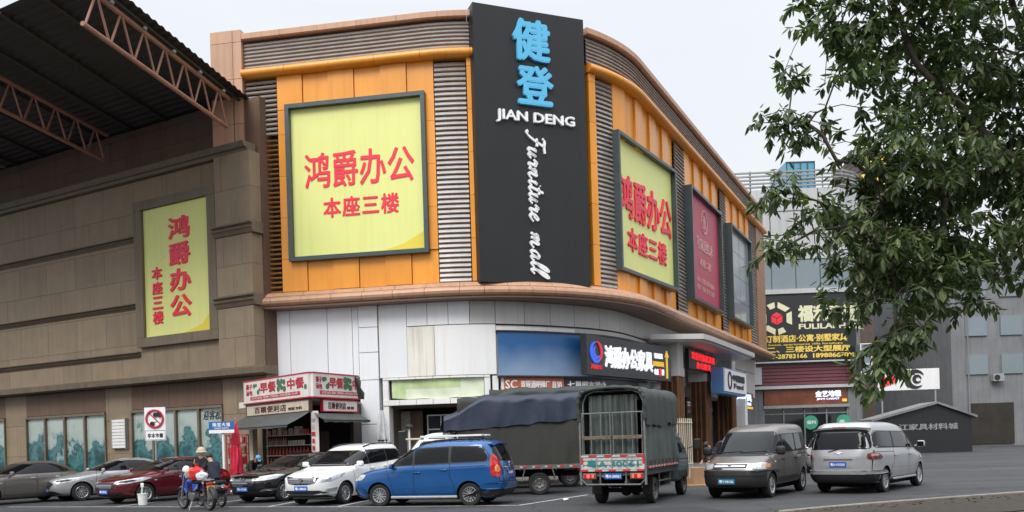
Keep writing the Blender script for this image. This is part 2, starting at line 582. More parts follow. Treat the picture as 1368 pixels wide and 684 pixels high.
mat('navy_print', (0.030, 0.032, 0.05), 0.5, var=0.1)
mat('wood_dark', (0.075, 0.036, 0.019), 0.35, var=0.4, scale=1.5, streak=0.45)
mat('wood_light', (0.23, 0.105, 0.045), 0.35, var=0.25, scale=1.5, streak=0.3)
mat('blue_box', (0.10, 0.24, 0.52), 0.4, var=0.05)
mat('green_print', (0.50, 0.62, 0.32), 0.5, var=0.2, scale=1.0, streak=0.1)
mat('pale_print', (0.66, 0.72, 0.54), 0.5, var=0.15, scale=1.0)
mat('teal_paint', (0.02, 0.16, 0.16), 0.35, var=0.4, scale=2)
mat('glass_dark', (0.015, 0.019, 0.021), 0.06, var=0.2, scale=0.6, spec=0.6)
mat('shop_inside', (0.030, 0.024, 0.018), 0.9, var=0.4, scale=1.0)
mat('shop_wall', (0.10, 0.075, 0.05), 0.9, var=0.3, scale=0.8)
mat('alu', (0.42, 0.42, 0.41), 0.35, metal=0.6, var=0.08)
mat('galv', (0.36, 0.37, 0.37), 0.45, metal=0.5, var=0.15, scale=5)
mat('white_paint', (0.78, 0.78, 0.76), 0.45, var=0.06, scale=3)
mat('kiosk_white', (0.72, 0.66, 0.62), 0.5, var=0.08, scale=2, streak=0.15)
mat('kiosk_pink', (0.68, 0.42, 0.40), 0.5, var=0.1, scale=2)
mat('kiosk_cream', (0.55, 0.49, 0.38), 0.6, var=0.14, scale=2, streak=0.25)
mat('crimson', (0.45, 0.02, 0.035), 0.4, var=0.1)
mat('maroon', (0.10, 0.018, 0.022), 0.5, var=0.15)
mat('leaf_green_print', (0.07, 0.14, 0.07), 0.5, var=0.1)
mat('awning_grey', (0.085, 0.09, 0.085), 0.75, var=0.2, scale=2, streak=0.2)
mat('umbrella_red', (0.62, 0.025, 0.06), 0.5, var=0.2, scale=6)
mat('umbrella_white', (0.52, 0.52, 0.52), 0.7, var=0.15, scale=6)
mat('goods_red', (0.46, 0.05, 0.035), 0.4, var=0.5, scale=9)
mat('goods_mixed', (0.38, 0.27, 0.14), 0.4, var=0.5, scale=12)
mat('goods_pale', (0.5, 0.45, 0.38), 0.4, var=0.4, scale=12)
mat('road_blue', (0.02, 0.13, 0.36), 0.4, var=0.05)
mat('sign_white', (0.82, 0.80, 0.80), 0.4, var=0.03)
mat('sign_red', (0.46, 0.02, 0.04), 0.4, var=0.03)
mat('sign_black', (0.02, 0.02, 0.022), 0.4, var=0)
mat('hotel_tile', (0.47, 0.475, 0.475), 0.3, var=0.06, scale=0.3, streak=0.15, island=0.05)
mat('hotel_slab', (0.30, 0.30, 0.295), 0.6, var=0.1, streak=0.2)
mat('hotel_glass', (0.20, 0.24, 0.26), 0.12, var=0.1, scale=0.2)
mat('hotel_black', (0.022, 0.022, 0.022), 0.35, var=0.1)
mat('cream_letter', (0.62, 0.60, 0.40), 0.5, var=0, emit=0.15)
mat('gold_letter', (0.72, 0.52, 0.10), 0.5, var=0, emit=0.15)
mat('maroon_rib', (0.16, 0.045, 0.055), 0.45, var=0.12)
mat('orange_wood', (0.20, 0.055, 0.022), 0.4, var=0.35, scale=1.0, streak=0.3)
mat('round_green', (0.05, 0.33, 0.20), 0.4, var=0.1)
mat('tower_teal', (0.09, 0.30, 0.42), 0.15, var=0.12, scale=0.2)
mat('far_brown', (0.11, 0.075, 0.06), 0.7, var=0.2)
mat('far_yellow', (0.75, 0.55, 0.05), 0.5, var=0, emit=0.2)
mat('far_grey', (0.19, 0.195, 0.20), 0.7, var=0.2, scale=0.5, streak=0.25)
# cars
mat('paint_blue', (0.006, 0.080, 0.25), 0.26, metal=0.15, var=0.04, scale=2, coat=0.7)
mat('paint_white', (0.80, 0.80, 0.79), 0.25, var=0.02, scale=2, coat=0.7)
mat('paint_black', (0.010, 0.010, 0.012), 0.2, var=0.05, coat=0.8)
mat('paint_red', (0.115, 0.008, 0.014), 0.25, metal=0.2, var=0.05, coat=0.8)
mat('paint_silver', (0.42, 0.42, 0.425), 0.33, metal=0.45, var=0.05, coat=0.5)
mat('paint_pewter', (0.17, 0.155, 0.14), 0.33, metal=0.45, var=0.06, coat=0.5)
mat('paint_pewter_dark', (0.06, 0.056, 0.052), 0.36, metal=0.3, var=0.06, coat=0.4)
mat('paint_truck', (0.10, 0.135, 0.135), 0.4, metal=0.1, var=0.12, coat=0.3)
mat('car_glass', (0.006, 0.007, 0.008), 0.03, var=0, spec=0.28)
mat('black_plastic', (0.014, 0.014, 0.015), 0.55, var=0.12)
mat('seam', (0.006, 0.006, 0.006), 0.8, var=0)
mat('rubber', (0.014, 0.014, 0.014), 0.8, var=0.2, scale=8)
mat('alloy', (0.55, 0.55, 0.56), 0.3, metal=0.7, var=0.08)
mat('steel_rim', (0.17, 0.165, 0.155), 0.5, metal=0.4, var=0.25, scale=6)
mat('chrome', (0.72, 0.72, 0.73), 0.12, metal=1.0, var=0)
mat('lamp_clear', (0.55, 0.56, 0.57), 0.12, metal=0.35, var=0.35, scale=9, coat=1.0)
mat('lamp_red', (0.50, 0.012, 0.010), 0.15, var=0.15, scale=9, coat=1.0)
mat('lamp_amber', (0.75, 0.26, 0.10), 0.15, var=0.1, coat=1.0)
mat('lamp_on', (1.0, 0.05, 0.03), 0.3, var=0, emit=3.0)
mat('plate_blue', (0.02, 0.11, 0.42), 0.4, var=0.05)
mat('plate_teal', (0.01, 0.16, 0.26), 0.4, var=0.05)
mat('plate_white', (0.8, 0.8, 0.8), 0.4, var=0)
mat('plate_yellow', (0.68, 0.36, 0.05), 0.4, var=0.1)
mat('underbody', (0.008, 0.008, 0.008), 0.95, var=0)
mat('board_white', (0.74, 0.72, 0.66), 0.6, var=0.05)
mat('tarp_green', (0.036, 0.042, 0.038), 0.62, var=0.2, scale=3, bump=0.15, bscale=25)
mat('tarp_olive', (0.034, 0.034, 0.028), 0.75, var=0.18, scale=3, bump=0.15, bscale=25)
mat('tarp_navy', (0.019, 0.029, 0.054), 0.5, var=0.2, scale=3, bump=0.15, bscale=25)
mat('rusty_wood', (0.15, 0.11, 0.08), 0.9, var=0.5, scale=12)
mat('reflect_red', (0.55, 0.03, 0.03), 0.4, var=0.15, scale=8)
mat('reflect_white', (0.46, 0.45, 0.43), 0.5, var=0.3, scale=8)
mat('teal_letter', (0.02, 0.20, 0.20), 0.5, var=0.2)
mat('truck_dirty', (0.055, 0.055, 0.050), 0.8, var=0.3, scale=5)
mat('moto_blue', (0.015, 0.05, 0.36), 0.25, var=0.05, coat=0.8)
mat('engine_grey', (0.16, 0.16, 0.16), 0.45, metal=0.6, var=0.25, scale=12)
mat('bag_red', (0.62, 0.035, 0.03), 0.35, var=0.12, scale=6)
mat('bag_white', (0.75, 0.75, 0.75), 0.4, var=0.1, scale=6)
mat('helmet_orange', (0.55, 0.13, 0.06), 0.25, var=0.1, coat=0.6)
mat('beige_cloth', (0.46, 0.38, 0.28), 0.8, var=0.12)
mat('skin', (0.42, 0.24, 0.16), 0.55, var=0.06)
mat('hair', (0.012, 0.010, 0.009), 0.5, var=0.1)
mat('cloth_navy', (0.016, 0.020, 0.036), 0.85, var=0.2)
mat('cloth_black', (0.012, 0.012, 0.013), 0.85, var=0.2)
mat('cloth_jeans', (0.035, 0.05, 0.10), 0.85, var=0.2)
mat('cardboard', (0.33, 0.20, 0.11), 0.85, var=0.12, scale=3)
mat('bucket_white', (0.72, 0.72, 0.68), 0.5, var=0.14, scale=9)
mat('bark', (0.06, 0.048, 0.036), 0.95, var=0.35, scale=7, bump=0.8, bscale=18)

mat('gate_steel', (0.16, 0.165, 0.155), 0.55, metal=0.3, var=0.3, scale=9)

mat('asphalt_patch', (0.026, 0.026, 0.028), 0.88, var=0.2, scale=1.2, fine=0.35, bump=0.3, bscale=90)
mat('dry_leaf', (0.16, 0.11, 0.04), 0.8, var=0.4, scale=8)
# ---------------------------------------------------------------- ground, road marks, kerb
def smooth(a, b, x):
    t = min(1, max(0, (x - a) / (b - a)))
    return t * t * (3 - 2 * t)

g = MB()
g.add([(-900, -300, 0), (900, -300, 0), (900, 1500, 0), (-900, 1500, 0)], [(0, 1, 2, 3)])
tag(g.build('road', 'asphalt'), kind='structure')

pl = MB()
def stripe(p0, p1, w):
    p0 = Vector((p0[0], p0[1], 0.004)); p1 = Vector((p1[0], p1[1], 0.004))
    d = (p1 - p0).normalized(); n = Vector((-d.y, d.x, 0)) * w / 2
    pl.add([p0 - n, p1 - n, p1 + n, p0 + n], [(0, 1, 2, 3)])
stripe((-16.6, 28.3), (-3.9, 23.3), 0.12)
stripe((-7.02, 24.62), (-6.2, 29.4), 0.12)
stripe((-4.86, 23.78), (-3.9, 28.6), 0.12)
stripe((-9.5, 25.65), (-8.6, 30.2), 0.12)
stripe((-12.3, 26.75), (-11.3, 31.3), 0.12)
stripe((0.12, 22.2), (2.2, 25.6), 0.12)
stripe((-3.9, 23.3), (0.12, 22.2), 0.12)
tag(pl.build('parking_lines', 'road_paint'), kind='structure')

# near pavement with its kerb, bottom right
kp = [(5.2, 17.0), (6.54, 17.78), (8.43, 18.67), (12.0, 20.2), (22.0, 24.4)]
kb = MB()
pv = [(x, y) for x, y in kp]
for (xa, ya), (xb, yb) in zip(pv, pv[1:]):
    L_ = math.hypot(xb - xa, yb - ya)
    n_ = max(1, int(round(L_ / 0.9)))
    dx, dy = (xb - xa) / L_, (yb - ya) / L_
    for i in range(n_):
        c = (i + 0.5) * L_ / n_
        kb.bbox((xa + dx * c + dy * 0.09, ya + dy * c - dx * 0.09, 0.07), (L_ / n_ - 0.015, 0.18, 0.14), 0.02, math.atan2(dy, dx))
tag(kb.build('kerb', 'kerb_stone'), kind='structure')
sd = MB()
sd.prism([(5.3, 16.8), (6.6, 17.55), (8.5, 18.44), (12.1, 19.97), (22.1, 24.15), (22.1, 21.5), (12.5, 17.0), (6.0, 14.5)][::-1], 0.004, 0.115)
tag(sd.build('planting_strip', 'soil'), kind='structure')
sp = MB()
sp.prism([(5.2, 16.6), (6.0, 14.4), (12.5, 16.9), (22.1, 21.4), (40, 26), (40, -20), (-2, -20), (-2, 10)][::-1], 0.003, 0.10)
tag(sp.build('pavement', 'paving'), kind='structure')
# raised forecourt along the shops
fc = MB()
fpts = [plan(s_, 2.6) for s_ in (6, 8, 10, 12, 14, 16, 18, 20, 30, 40, 50)]
bpts = [plan(s_, -3.5) for s_ in (50, 40, 30, 20, 18, 16, 14, 12, 10, 8, 6)]
fc.prism([(p.x, p.y) for p in fpts + bpts], 0.002, 0.14)
tag(fc.build('forecourt', 'paving'), kind='structure')

rp = MB()
for (x0, y0, w, h, a) in ((-6.5, 19.6, 3.2, 1.1, -0.3), (3.4, 19.2, 2.2, 1.6, 0.25), (10.8, 27.5, 4.5, 1.4, 0.6)):
    c, s2 = math.cos(a), math.sin(a)
    q = [(x0 + c * u - s2 * v, y0 + s2 * u + c * v, 0.003) for u, v in ((-w / 2, -h / 2), (w / 2, -h / 2), (w / 2, h / 2), (-w / 2, h / 2))]
    rp.add(q, [(0, 1, 2, 3)])
tag(rp.build('road_patches', 'asphalt_patch'), kind='structure')
random.seed(77)
fl = MB()
for _ in range(420):
    t = random.random()
    x, y = 5.2 + 11 * t, 17.0 + 4.6 * t + random.gauss(0, 0.5) + 0.25
    onk = y < 17.0 + 4.6 * t - 0.1
    z = 0.118 if onk else 0.012
    a = random.uniform(0, 6.28); L = random.uniform(0.05, 0.11)
    dx, dy = math.cos(a) * L, math.sin(a) * L
    fl.add([(x - dx, y - dy, z), (x - dy * .35, y + dx * .35, z + .015), (x + dx, y + dy, z), (x + dy * .35, y - dx * .35, z + .012)], [(0, 1, 2, 3)])
tag(fl.build('fallen_leaves', 'dry_leaf'), kind='stuff')

# ---------------------------------------------------------------- the furniture mall
def wo(s): return -0.15 - 0.6 * smooth(8.5, 14.5, s)
def FW(s, z, o):
    return FP(s, z, o + wo(s))
base = plan(13, -6)
mall = thing('furniture_mall', 'large furniture mall with orange louvred upper storeys and rounded corner', 'building',
             (base.x, base.y, 0))
def core(z0, z1, off, offl=None):
    m = MB()
    ss = [0.0, FLA] + [FLA + FARC * i / 18 for i in range(1, 18)] + [FLA + FARC, 50.0]
    pts = [plan(s_, off) for s_ in ss]
    e = pts[-1]
    pts += [Vector((e.x - 20, e.y + 10)), Vector((-10.0, 75.0)), Vector((-18.0, 52.0))]
    m.prism([(p.x, p.y) for p in pts][::-1], z0, z1)
    return m
core(7.6, 18.95, -0.30).build('wall', 'dark_gap', mall)
core(4.2, 7.62, -1.1).build('lower_wall', 'grey_panel', mall)
core(0.02, 4.22, -3.2).build('shop_wall', 'shop_wall', mall)
rf = core(18.93, 19.0, -0.32)
rf.build('roof', 'concrete', mall)

# parapet, tan cladding in lengths
m = MB()
def flush(m, name, s_, e_):
    if abs(e_ - 9.92) < 0.01:
        m.build(name, 'tan_tile' if name == 'parapet' else 'orange_panel', mall, smooth=(name != 'parapet'), sharp=50)
        return MB()
    return m
def lengths(step_a, step_b, step_c):        # the cladding stops behind the tower sign
    s_ = 0.0
    while s_ < 50:
        e_ = min(50.0, s_ + (step_a if s_ < 7 else step_b if s_ < 20 else step_c))
        if s_ < 9.92 < e_: e_ = 9.92
        if s_ >= 9.9 and e_ < 15.0:
            s_ = 14.9
            continue
        yield s_, e_
        s_ = e_
for s_, e_ in lengths(1.7, 1.15, 1.9):
    fsweep(m, [(18.97, -0.3), (18.97, 0.30), (19.0, 0.34), (19.22, 0.34), (19.25, 0.31), (19.25, -0.3)], s_, e_ - 0.012)
    m = flush(m, 'parapet', s_, e_)
m.build('parapet', 'tan_tile', mall)

# louvres: slats of one screen stay in one mesh
def louvres(s0, s1, z0, z1, pitch, hgt, out=0.16, back=True, slat='louvre_grey'):
    m = MB()
    z = z0
    while z + hgt <= z1 + 0.01:
        fsweep(m, [(z, out), (z + 0.025, out + 0.015), (z + hgt, out - 0.05), (z + hgt - 0.015, out - 0.07)], s0, s1, 0)
        fsweep(m, [(z - 0.018, out - 0.06), (z - 0.018, out - 0.02), (z - 0.004, out - 0.02), (z - 0.004, out - 0.06)], s0, s1, 1)
        z += pitch
    if back:
        fbox(m, s0, s1, z0 - 0.02, z1, -0.29, -0.1, 2)
        k = s0 + 0.35
        while k < s1:
            fbox(m, k, k + 0.05, z0, z1, -0.1, out - 0.1, 3)
            k += 1.3
    m.build('louvre_screen', [slat, 'louvre_bronze', 'dark_gap', 'frame_steel'], mall)
louvres(0.02, 9.9, 17.78, 18.93, 0.158, 0.138)
louvres(14.95, 49.6, 17.78, 18.93, 0.158, 0.138)
m = MB()
for s_, e_ in lengths(1.95, 1.95, 1.95):
    prof = [(17.34, -0.2), (17.34, 0.38), (17.38, 0.47), (17.46, 0.52), (17.56, 0.52), (17.64, 0.47), (17.68, 0.38), (17.70, -0.2)]
    fsweep(m, prof, s_, e_ - 0.014)
    m = flush(m, 'orange_rail', s_, e_)
m.build('orange_rail', 'orange_panel', mall, smooth=True, sharp=50)
louvres(0.06, 1.43, 14.9, 17.33, 0.2, 0.12)
louvres(0.06, 1.43, 8.24, 14.85, 0.2, 0.055, slat='louvre_bronze')
for a, b in ((8.27, 9.54), (15.36, 16.5), (25.02, 26.92), (35.4, 36.95), (44.55, 46.8)):
    louvres(a, b, 8.24, 17.33, 0.2, 0.155)
# orange cladding: each bay is one part, boards alternate in depth
def orange_bay(s0, s1, zt0, zt1, zb0, zb1, sgn0, sgn1, o_lo, o_hi, nb):
    m = MB()
    w = (s1 - s0) / nb
    for i in range(nb):
        a, b = s0 + i * w, s0 + (i + 1) * w
        o = o_hi if i % 2 == 0 else o_lo
        fbox(m, a + 0.012, b - 0.012, zt0, zt1, -0.28, o)
        fbox(m, a + 0.012, b - 0.012, zb0, zb1, -0.28, o)
    for (a, b) in ((s0, sgn0), (sgn1, s1)):
        z = zb1 + 0.012
        while z < zt0 - 0.05:
            z2 = min(zt0 - 0.012, z + 1.75)
            fbox(m, a + 0.012, b, z, z2 - 0.012, -0.28, o_hi)
            z = z2
    m.build('orange_cladding', 'orange_panel', mall)
orange_bay(1.45, 8.24, 15.9, 17.33, 8.24, 9.6, 1.95, 7.8, 0.10, 0.17, 6)
orange_bay(16.55, 24.98, 15.05, 17.33, 8.24, 9.25, 16.95, 23.4, 0.02, 0.13, 8)
orange_bay(26.97, 35.36, 15.05, 17.33, 8.24, 9.25, 27.35, 33.9, 0.02, 0.13, 8)
orange_bay(37.0, 44.5, 15.05, 17.33, 8.24, 9.25, 37.4, 43.2, 0.02, 0.13, 7)
for a, b in ((9.58, 9.9), (14.95, 15.32)):
    m = MB()
    z = 8.24
    while z < 17.3:
        z2 = min(17.33, z + 1.75)
        fbox(m, a, b, z, z2 - 0.015, -0.28, 0.26)
        z = z2
    m.build('orange_fin', 'orange_panel', mall)
m = MB()
z = 7.75
while z < 17.33:
    z2 = min(17.33, z + 1.2)
    fbox(m, 46.85, 48.4, z, z2 - 0.015, -0.28, 0.22)
    fbox(m, 48.415, 50.1, z, z2 - 0.015, -0.28, 0.22)
    z = z2
m.build('end_pier', 'tan_tile_dark', mall)
m = MB()
e0 = plan(50.0, 0.22)
fbox(m, 50.115, 50.22, 7.7, 19.2, -1.2, 0.20)
m.build('end_trim', 'white_sheet', mall)

# corner pier beside the neighbour
m = MB()
z = 14.3
for z2 in (15.45, 17.35, 18.9, 19.42):
    m.obox(FP, -1.42, -0.42, z, z2 - 0.018, -0.6, 0.34)
    m.obox(FP, -0.405, -0.02, z, z2 - 0.018, -0.6, 0.33)
    z = z2
m.build('corner_pier', 'tan_tile', mall)

# brown ledge with a rounded nose over the lower storeys, and its soffit
m = MB()
prof_top = [(8.19, -0.28), (8.19, 0.30), (8.11, 0.42), (8.0, 0.50), (7.99, 0.40), (7.99, -0.28)]
prof_nose = [(7.985, 0.10), (7.985, 0.50), (7.95, 0.66), (7.87, 0.77), (7.78, 0.80), (7.68, 0.77), (7.60, 0.66), (7.57, 0.50), (7.57, 0.10)]
s_ = -0.15
while s_ < 50.2:
    e_ = min(50.25, s_ + (1.32 if s_ < 8 else 0.92 if s_ < 19 else 1.5))
    fsweep(m, prof_top, s_, e_ - 0.015, 0)
    fsweep(m, prof_nose, s_, e_ - 0.015, 0)
    s_ = e_
m.build('ledge', 'tan_tile', mall, smooth=True, sharp=35)
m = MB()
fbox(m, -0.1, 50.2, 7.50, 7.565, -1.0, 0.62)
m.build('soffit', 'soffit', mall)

# white lower band
def wpan(m, s0, s1, z0, z1, o0=-0.12, o1=0.0, mi=0):
    n = max(1, int(math.ceil((s1 - s0) / 0.45))) if s1 > FLA else 1
    m.obox(FW, s0 + 0.012, s1 - 0.012, z0 + 0.012, z1 - 0.012, o0, o1, n, mi)
m = MB()
for a, b in ((0.0, 1.58), (1.58, 3.25), (3.25, 4.35), (4.35, 4.62)):
    wpan(m, a, b, 4.55, 7.5, -0.25)
for z0, z1 in ((0.14, 2.55), (2.55, 4.4), (4.4, 5.55), (5.55, 6.6), (6.6, 7.5)):      # pilaster
    wpan(m, 4.64, 5.48, z0, z1, -0.5, 0.07)
wpan(m, 5.5, 6.72, 4.45, 7.5, -0.25)
for a, b in ((6.72, 7.6), (7.6, 8.5), (8.5, 9.4)):
    wpan(m, a, b, 6.55, 7.5, -0.25)
m.build('white_cladding', 'white_panel', mall)
m = MB()
wpan(m, 7.9, 10.5, 4.45, 6.53, -0.25, 0.05)
wpan(m, 10.5, 14.6, 6.22, 6.45, -0.25, 0.03)
m.build('blank_fascia', 'white_sheet', mall)
m = MB()
wpan(m, 6.72, 7.9, 4.45, 6.53, -0.25, 0.045)
m.build('stained_panel', 'rust_stain', mall)
m = MB()
a = 9.4
for b in (10.5, 11.85, 13.2, 14.6, 16.3, 18.2, 20.2, 22.4):
    wpan(m, a, b, 6.55, 7.5, -0.25)
    a = b
a = 22.4
while a < 49:
    wpan(m, a, a + 2.0, 6.4, 7.5, -0.25)
    a += 2.0
wpan(m, 10.5, 22.4, 4.3, 6.5, -0.3, -0.02)
for a in (22.4, 26.2, 30.0, 34.0, 38.0, 42.0, 46.0):
    wpan(m, a, a + 3.78, 4.5, 6.38, -0.25)
m.build('grey_cladding', 'grey_panel', mall)

# first shop front (left of the blue sign): frame, grid window, header strip
m = MB()
FWs = FW
for a, b, z0, z1 in ((5.62, 5.86, 0.14, 4.40), (9.95, 10.2, 3.5, 4.40), (10.3, 10.55, 0.14, 4.40), (10.68, 10.95, 3.4, 4.4)):
    n = 2 if b > FLA else 1
    m.obox(FW, a, b, z0, z1, -0.5, 0.02, n)
i = 0
a = 5.62
while a < 10.2:
    m.obox(FW, a + 0.01, min(a + 0.72, 10.2) - 0.01, 3.30, 3.52, -0.3, 0.06, 2)
    m.obox(FW, a + 0.01, min(a + 0.72, 10.2) - 0.01, 4.36, 4.44, -0.3, 0.05, 2)
    a += 0.72
m.build('shop_frame', 'white_sheet', mall)
m = MB()
m.obox(FW, 5.6, 10.6, 0.14, 3.28, -2.4, -2.3, 4, 0)
m.obox(FW, 5.6, 10.6, 3.2, 3.3, -2.4, -0.3, 4, 1)
m.obox(FW, 5.62, 5.9, 0.14, 3.28, -2.3, -0.5, 1, 1)
m.obox(FW, 5.9, 6.35, 0.14, 3.1, -1.6, -1.5, 1, 2)
m.obox(FW, 6.4, 6.95, 0.14, 3.1, -1.3, -1.2, 1, 3)
m.build('shop_recess', ['shop_inside', 'shop_wall', 'goods_pale', 'wood_dark'], mall)
m = MB()
for a in (7.15, 7.75, 8.4, 8.62, 9.2, 9.8):
    m.obox(FW, a, a + 0.05, 0.14, 2.9, -1.25, -1.17, 1)
for z in (0.9, 1.65, 2.25, 2.85):
    m.obox(FW, 7.15, 9.85, z, z + 0.05, -1.26, -1.18, 3)
m.build('window_grid', 'alu', mall)
m = MB()
m.obox(FW, 7.15, 9.85, 0.14, 2.9, -1.23, -1.21, 3)
m.build('window', 'glass_dark', mall)
for (a, z) in ((7.9, 2.55), (8.05, 2.3), (9.0, 2.6), (9.5, 2.5)):
    m = MB()
    q = FW(a, z, -1.0)
    m.ball(q, 0.045, 8, 6)
    m.build('ceiling_lamp', 'lit_white', mall)
# faded green banner hanging in the header box
bn = MB()
bn.obox(FW, 5.9, 9.95, 3.54, 4.34, -0.22, -0.15, 4)
bn.build('header_box', 'dark_gap', mall)
gb = thing('shop_banner', 'faded green and white banner sagging in the header above the grey shop window', 'banner', FW(7.9, 3.5, 0))
m = MB()
NX, NZ = 40, 8
vs, fs = [], []
for j in range(NZ + 1):
    for i in range(NX + 1):
        u, w = i / NX, j / NZ
        sag = 0.10 * math.sin(PI * u) * (1 - w) + 0.05 * abs(math.sin(u * 9)) * (1 - w)
        z = 3.56 + 0.12 * (1 - u) * 0 + w * 0.74 - sag * 0.6 + 0.05
        o = -0.10 + 0.035 * math.sin(u * 31 + w * 3) * (1 - w) + 0.02 * math.sin(u * 11 + 2 * w)
        vs.append(FW(5.98 + u * 3.95, z, o))
for j in range(NZ):
    for i in range(NX):
        k = j * (NX + 1) + i
        fs.append((k, k + 1, k + NX + 2, k + NX + 1))
mi = []
m.add(vs, fs)
m.mi = [0 if (j >= 4 or i < 6) and i < 30 else 1 for j in range(NZ) for i in range(NX)]
m.build('cloth', ['green_print', 'pale_print'], gb, smooth=True)

# ---- right hand ground floor: columns, canopy, dark recess
def column(s0, s1, o0, o1):
    m = MB()
    z = 4.78
    m.obox(FP, s0 - 0.06, s1 + 0.06, 4.75, 5.2, o0 - 0.06, o1 + 0.06)
    m.obox(FP, s0 - 0.02, s1 + 0.02, 5.21, 6.42, o0 - 0.02, o1 + 0.02)
    c = m.build('column', 'grey_panel', mall)
    k = MB()
    k.obox(FP, s0, s1, 0.14, 4.75, o0, o1, 1, 0)
    for t in (0.0, 0.33, 0.62, 0.93):
        a = s0 + (s1 - s0) * t
        k.obox(FP, a, a + 0.07, 0.14, 4.75, o1, o1 + 0.035, 1, 1)
        b = o0 + (o1 - o0) * t
        k.obox(FP, s0 - 0.035, s0, 0.14, 4.75, b, b + 0.07, 1, 1)
    k.build('wood_cladding', ['wood_dark', 'wood_light'], c)
column(23.45, 24.45, -0.5, 0.42)
column(29.2, 30.2, -0.5, 0.42)
column(36.0, 37.0, -0.5, 0.42)
m = MB()
cp = [plan(21.6, -0.4), plan(23.2, 1.85), plan(24.5, 1.95), plan(35.8, 1.95), plan(36.3, 1.8), plan(36.3, -0.4)]
m.prism([(p.x, p.y) for p in cp], 6.50, 6.76)
cp2 = [plan(21.9, -0.4), plan(23.4, 1.65), plan(24.6, 1.75), plan(35.6, 1.75), plan(36.1, 1.6), plan(36.1, -0.4)]
m.prism([(p.x, p.y) for p in cp2], 6.42, 6.495)
m.build('entrance_canopy', 'grey_panel', mall)
for k in range(8):
    a = 24.0 + k * 2.9
    m = MB()
    m.obox(FW, a + 0.3, a + 2.6, 0.14, 4.4, -2.0, -1.9)
    m.build('shop_window', 'glass_dark', mall)
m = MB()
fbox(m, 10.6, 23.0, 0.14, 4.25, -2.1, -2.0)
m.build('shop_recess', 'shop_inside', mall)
for k in range(9):
    a = 24.0 + k * 2.9
    m = MB()
    m.obox(FW, a, a + 0.28, 0.14, 4.5, -2.1, -1.7)
    m.build('shop_pier', 'wood_dark', mall)
# white and blue shop pillar further along
m = MB()
m.obox(FP, 37.6, 38.3, 0.14, 4.0, 0.2, 0.9, 1, 0)
m.obox(FP, 37.55, 38.35, 0.14, 1.4, 0.15, 0.95, 1, 1)
m.build('shop_pillar', ['white_sheet', 'blue_box'], mall)

# ---------------------------------------------------------------- signs on the mall
def billboard(P, w, z0, z1, root, fr=0.16, dep=0.45, face='yellow_print', o=0.0, gold=False):
    m = MB()
    m.obox(P, 0, w, z0, z0 + fr, o - 0.25, o + dep)
    m.obox(P, 0, w, z1 - fr, z1, o - 0.25, o + dep)
    m.obox(P, 0, fr, z0 + fr + 0.002, z1 - fr - 0.002, o - 0.25, o + dep - 0.004)
    m.obox(P, w - fr, w, z0 + fr + 0.002, z1 - fr - 0.002, o - 0.25, o + dep - 0.004)
    m.build('frame', 'frame_steel', root)
    m = MB()
    m.obox(P, fr + 0.003, w - fr - 0.003, z0 + fr + 0.003, z1 - fr - 0.003, o, o + 0.06)
    if gold:      # printed gold corner
        a1 = w - fr - 0.02; zb = z0 + fr + 0.02
        m.plate([P(a1 - 1.9, zb, o + 0.064), P(a1, zb, o + 0.064), P(a1, zb + 0.75, o + 0.064), P(a1 - 0.9, zb + 0.28, o + 0.064)], P.n, 0.004, 1)
    m.build('panel', [face, 'yellow_gold'], root)
# front billboard
p0, p1 = plan(1.87, 0.12), plan(7.9, 0.12)
P = frame(p0, p1)
bb = thing('billboard', 'big yellow billboard with red characters left of the dark tower sign', 'billboard', P(P.L / 2, 9.46, 0))
billboard(P, P.L, 9.46, 16.02, bb, 0.17, 0.3, gold=True)
m = MB()
put_text(m, '鸿爵办公', P, 0.72, P.L - 0.55, 12.45, 13.95, 0.066, 0.018, 0.018)
put_text(m, '本座三楼', P, 1.5, P.L - 1.25, 11.2, 12.05, 0.066, 0.018, 0.026, spacing=1.12)
m.build('lettering', 'red_letter', bb)
# right facade billboards
p0, p1 = plan(16.45, 0.15), plan(23.6, 0.30)
P = frame(p0, p1)
bb = thing('billboard', 'yellow billboard with raised red characters right of the dark tower sign', 'billboard', P(P.L / 2, 9.05, 0))
billboard(P, P.L, 9.05, 15.22, bb, 0.15, 0.32)
m = MB()
put_text(m, '鸿爵办公', P, 0.35, P.L - 0.35, 11.6, 13.55, 0.066, 0.07, 0.022)
put_text(m, '本座三楼', P, 1.2, P.L - 1.15, 10.15, 11.25, 0.066, 0.06, 0.024, spacing=1.15)
m.build('lettering', 'red_letter', bb)
p0, p1 = plan(26.6, 0.30), plan(33.75, 0.30)
P = frame(p0, p1)
bb = thing('billboard', 'crimson billboard with small pale writing on the receding side of the mall', 'billboard', P(P.L / 2, 9.1, 0))
billboard(P, P.L, 9.1, 15.3, bb, 0.15, 0.32, 'pink_print')
m = MB()
cx = P.L / 2
m.lathe([(0.62, 0), (0.7, 0), (0.7, 0.03), (0.62, 0.03), (0.62, 0)], P(cx, 14.0, 0.062), 'Z', 24, rot=Matrix((P.d, Vector((0, 0, 1)), P.n)).transposed())
put_text(m, '壹', P, cx - 0.35, cx + 0.35, 13.6, 14.4, 0.06, 0.03, 0.02)
m.build('emblem', 'faint_print', bb)
m = MB()
put_text(m, '号家居红木', P, cx - 1.9, cx + 1.9, 12.2, 12.95, 0.06, 0.03, 0.02)
m.build('lettering', 'faint_print', bb)
m = MB()
put_text(m, '本座二楼', P, cx - 1.3, cx + 1.3, 11.3, 11.8, 0.06, 0.03, 0.015)
m.build('lettering', 'faint_print', bb)
m = MB()
put_text(m, '办公 定制 沙发 卧房', P, cx - 2.0, cx + 2.0, 10.35, 10.65, 0.06, 0.02, 0.01)
m.build('lettering', 'faint_print', bb)
m = MB()
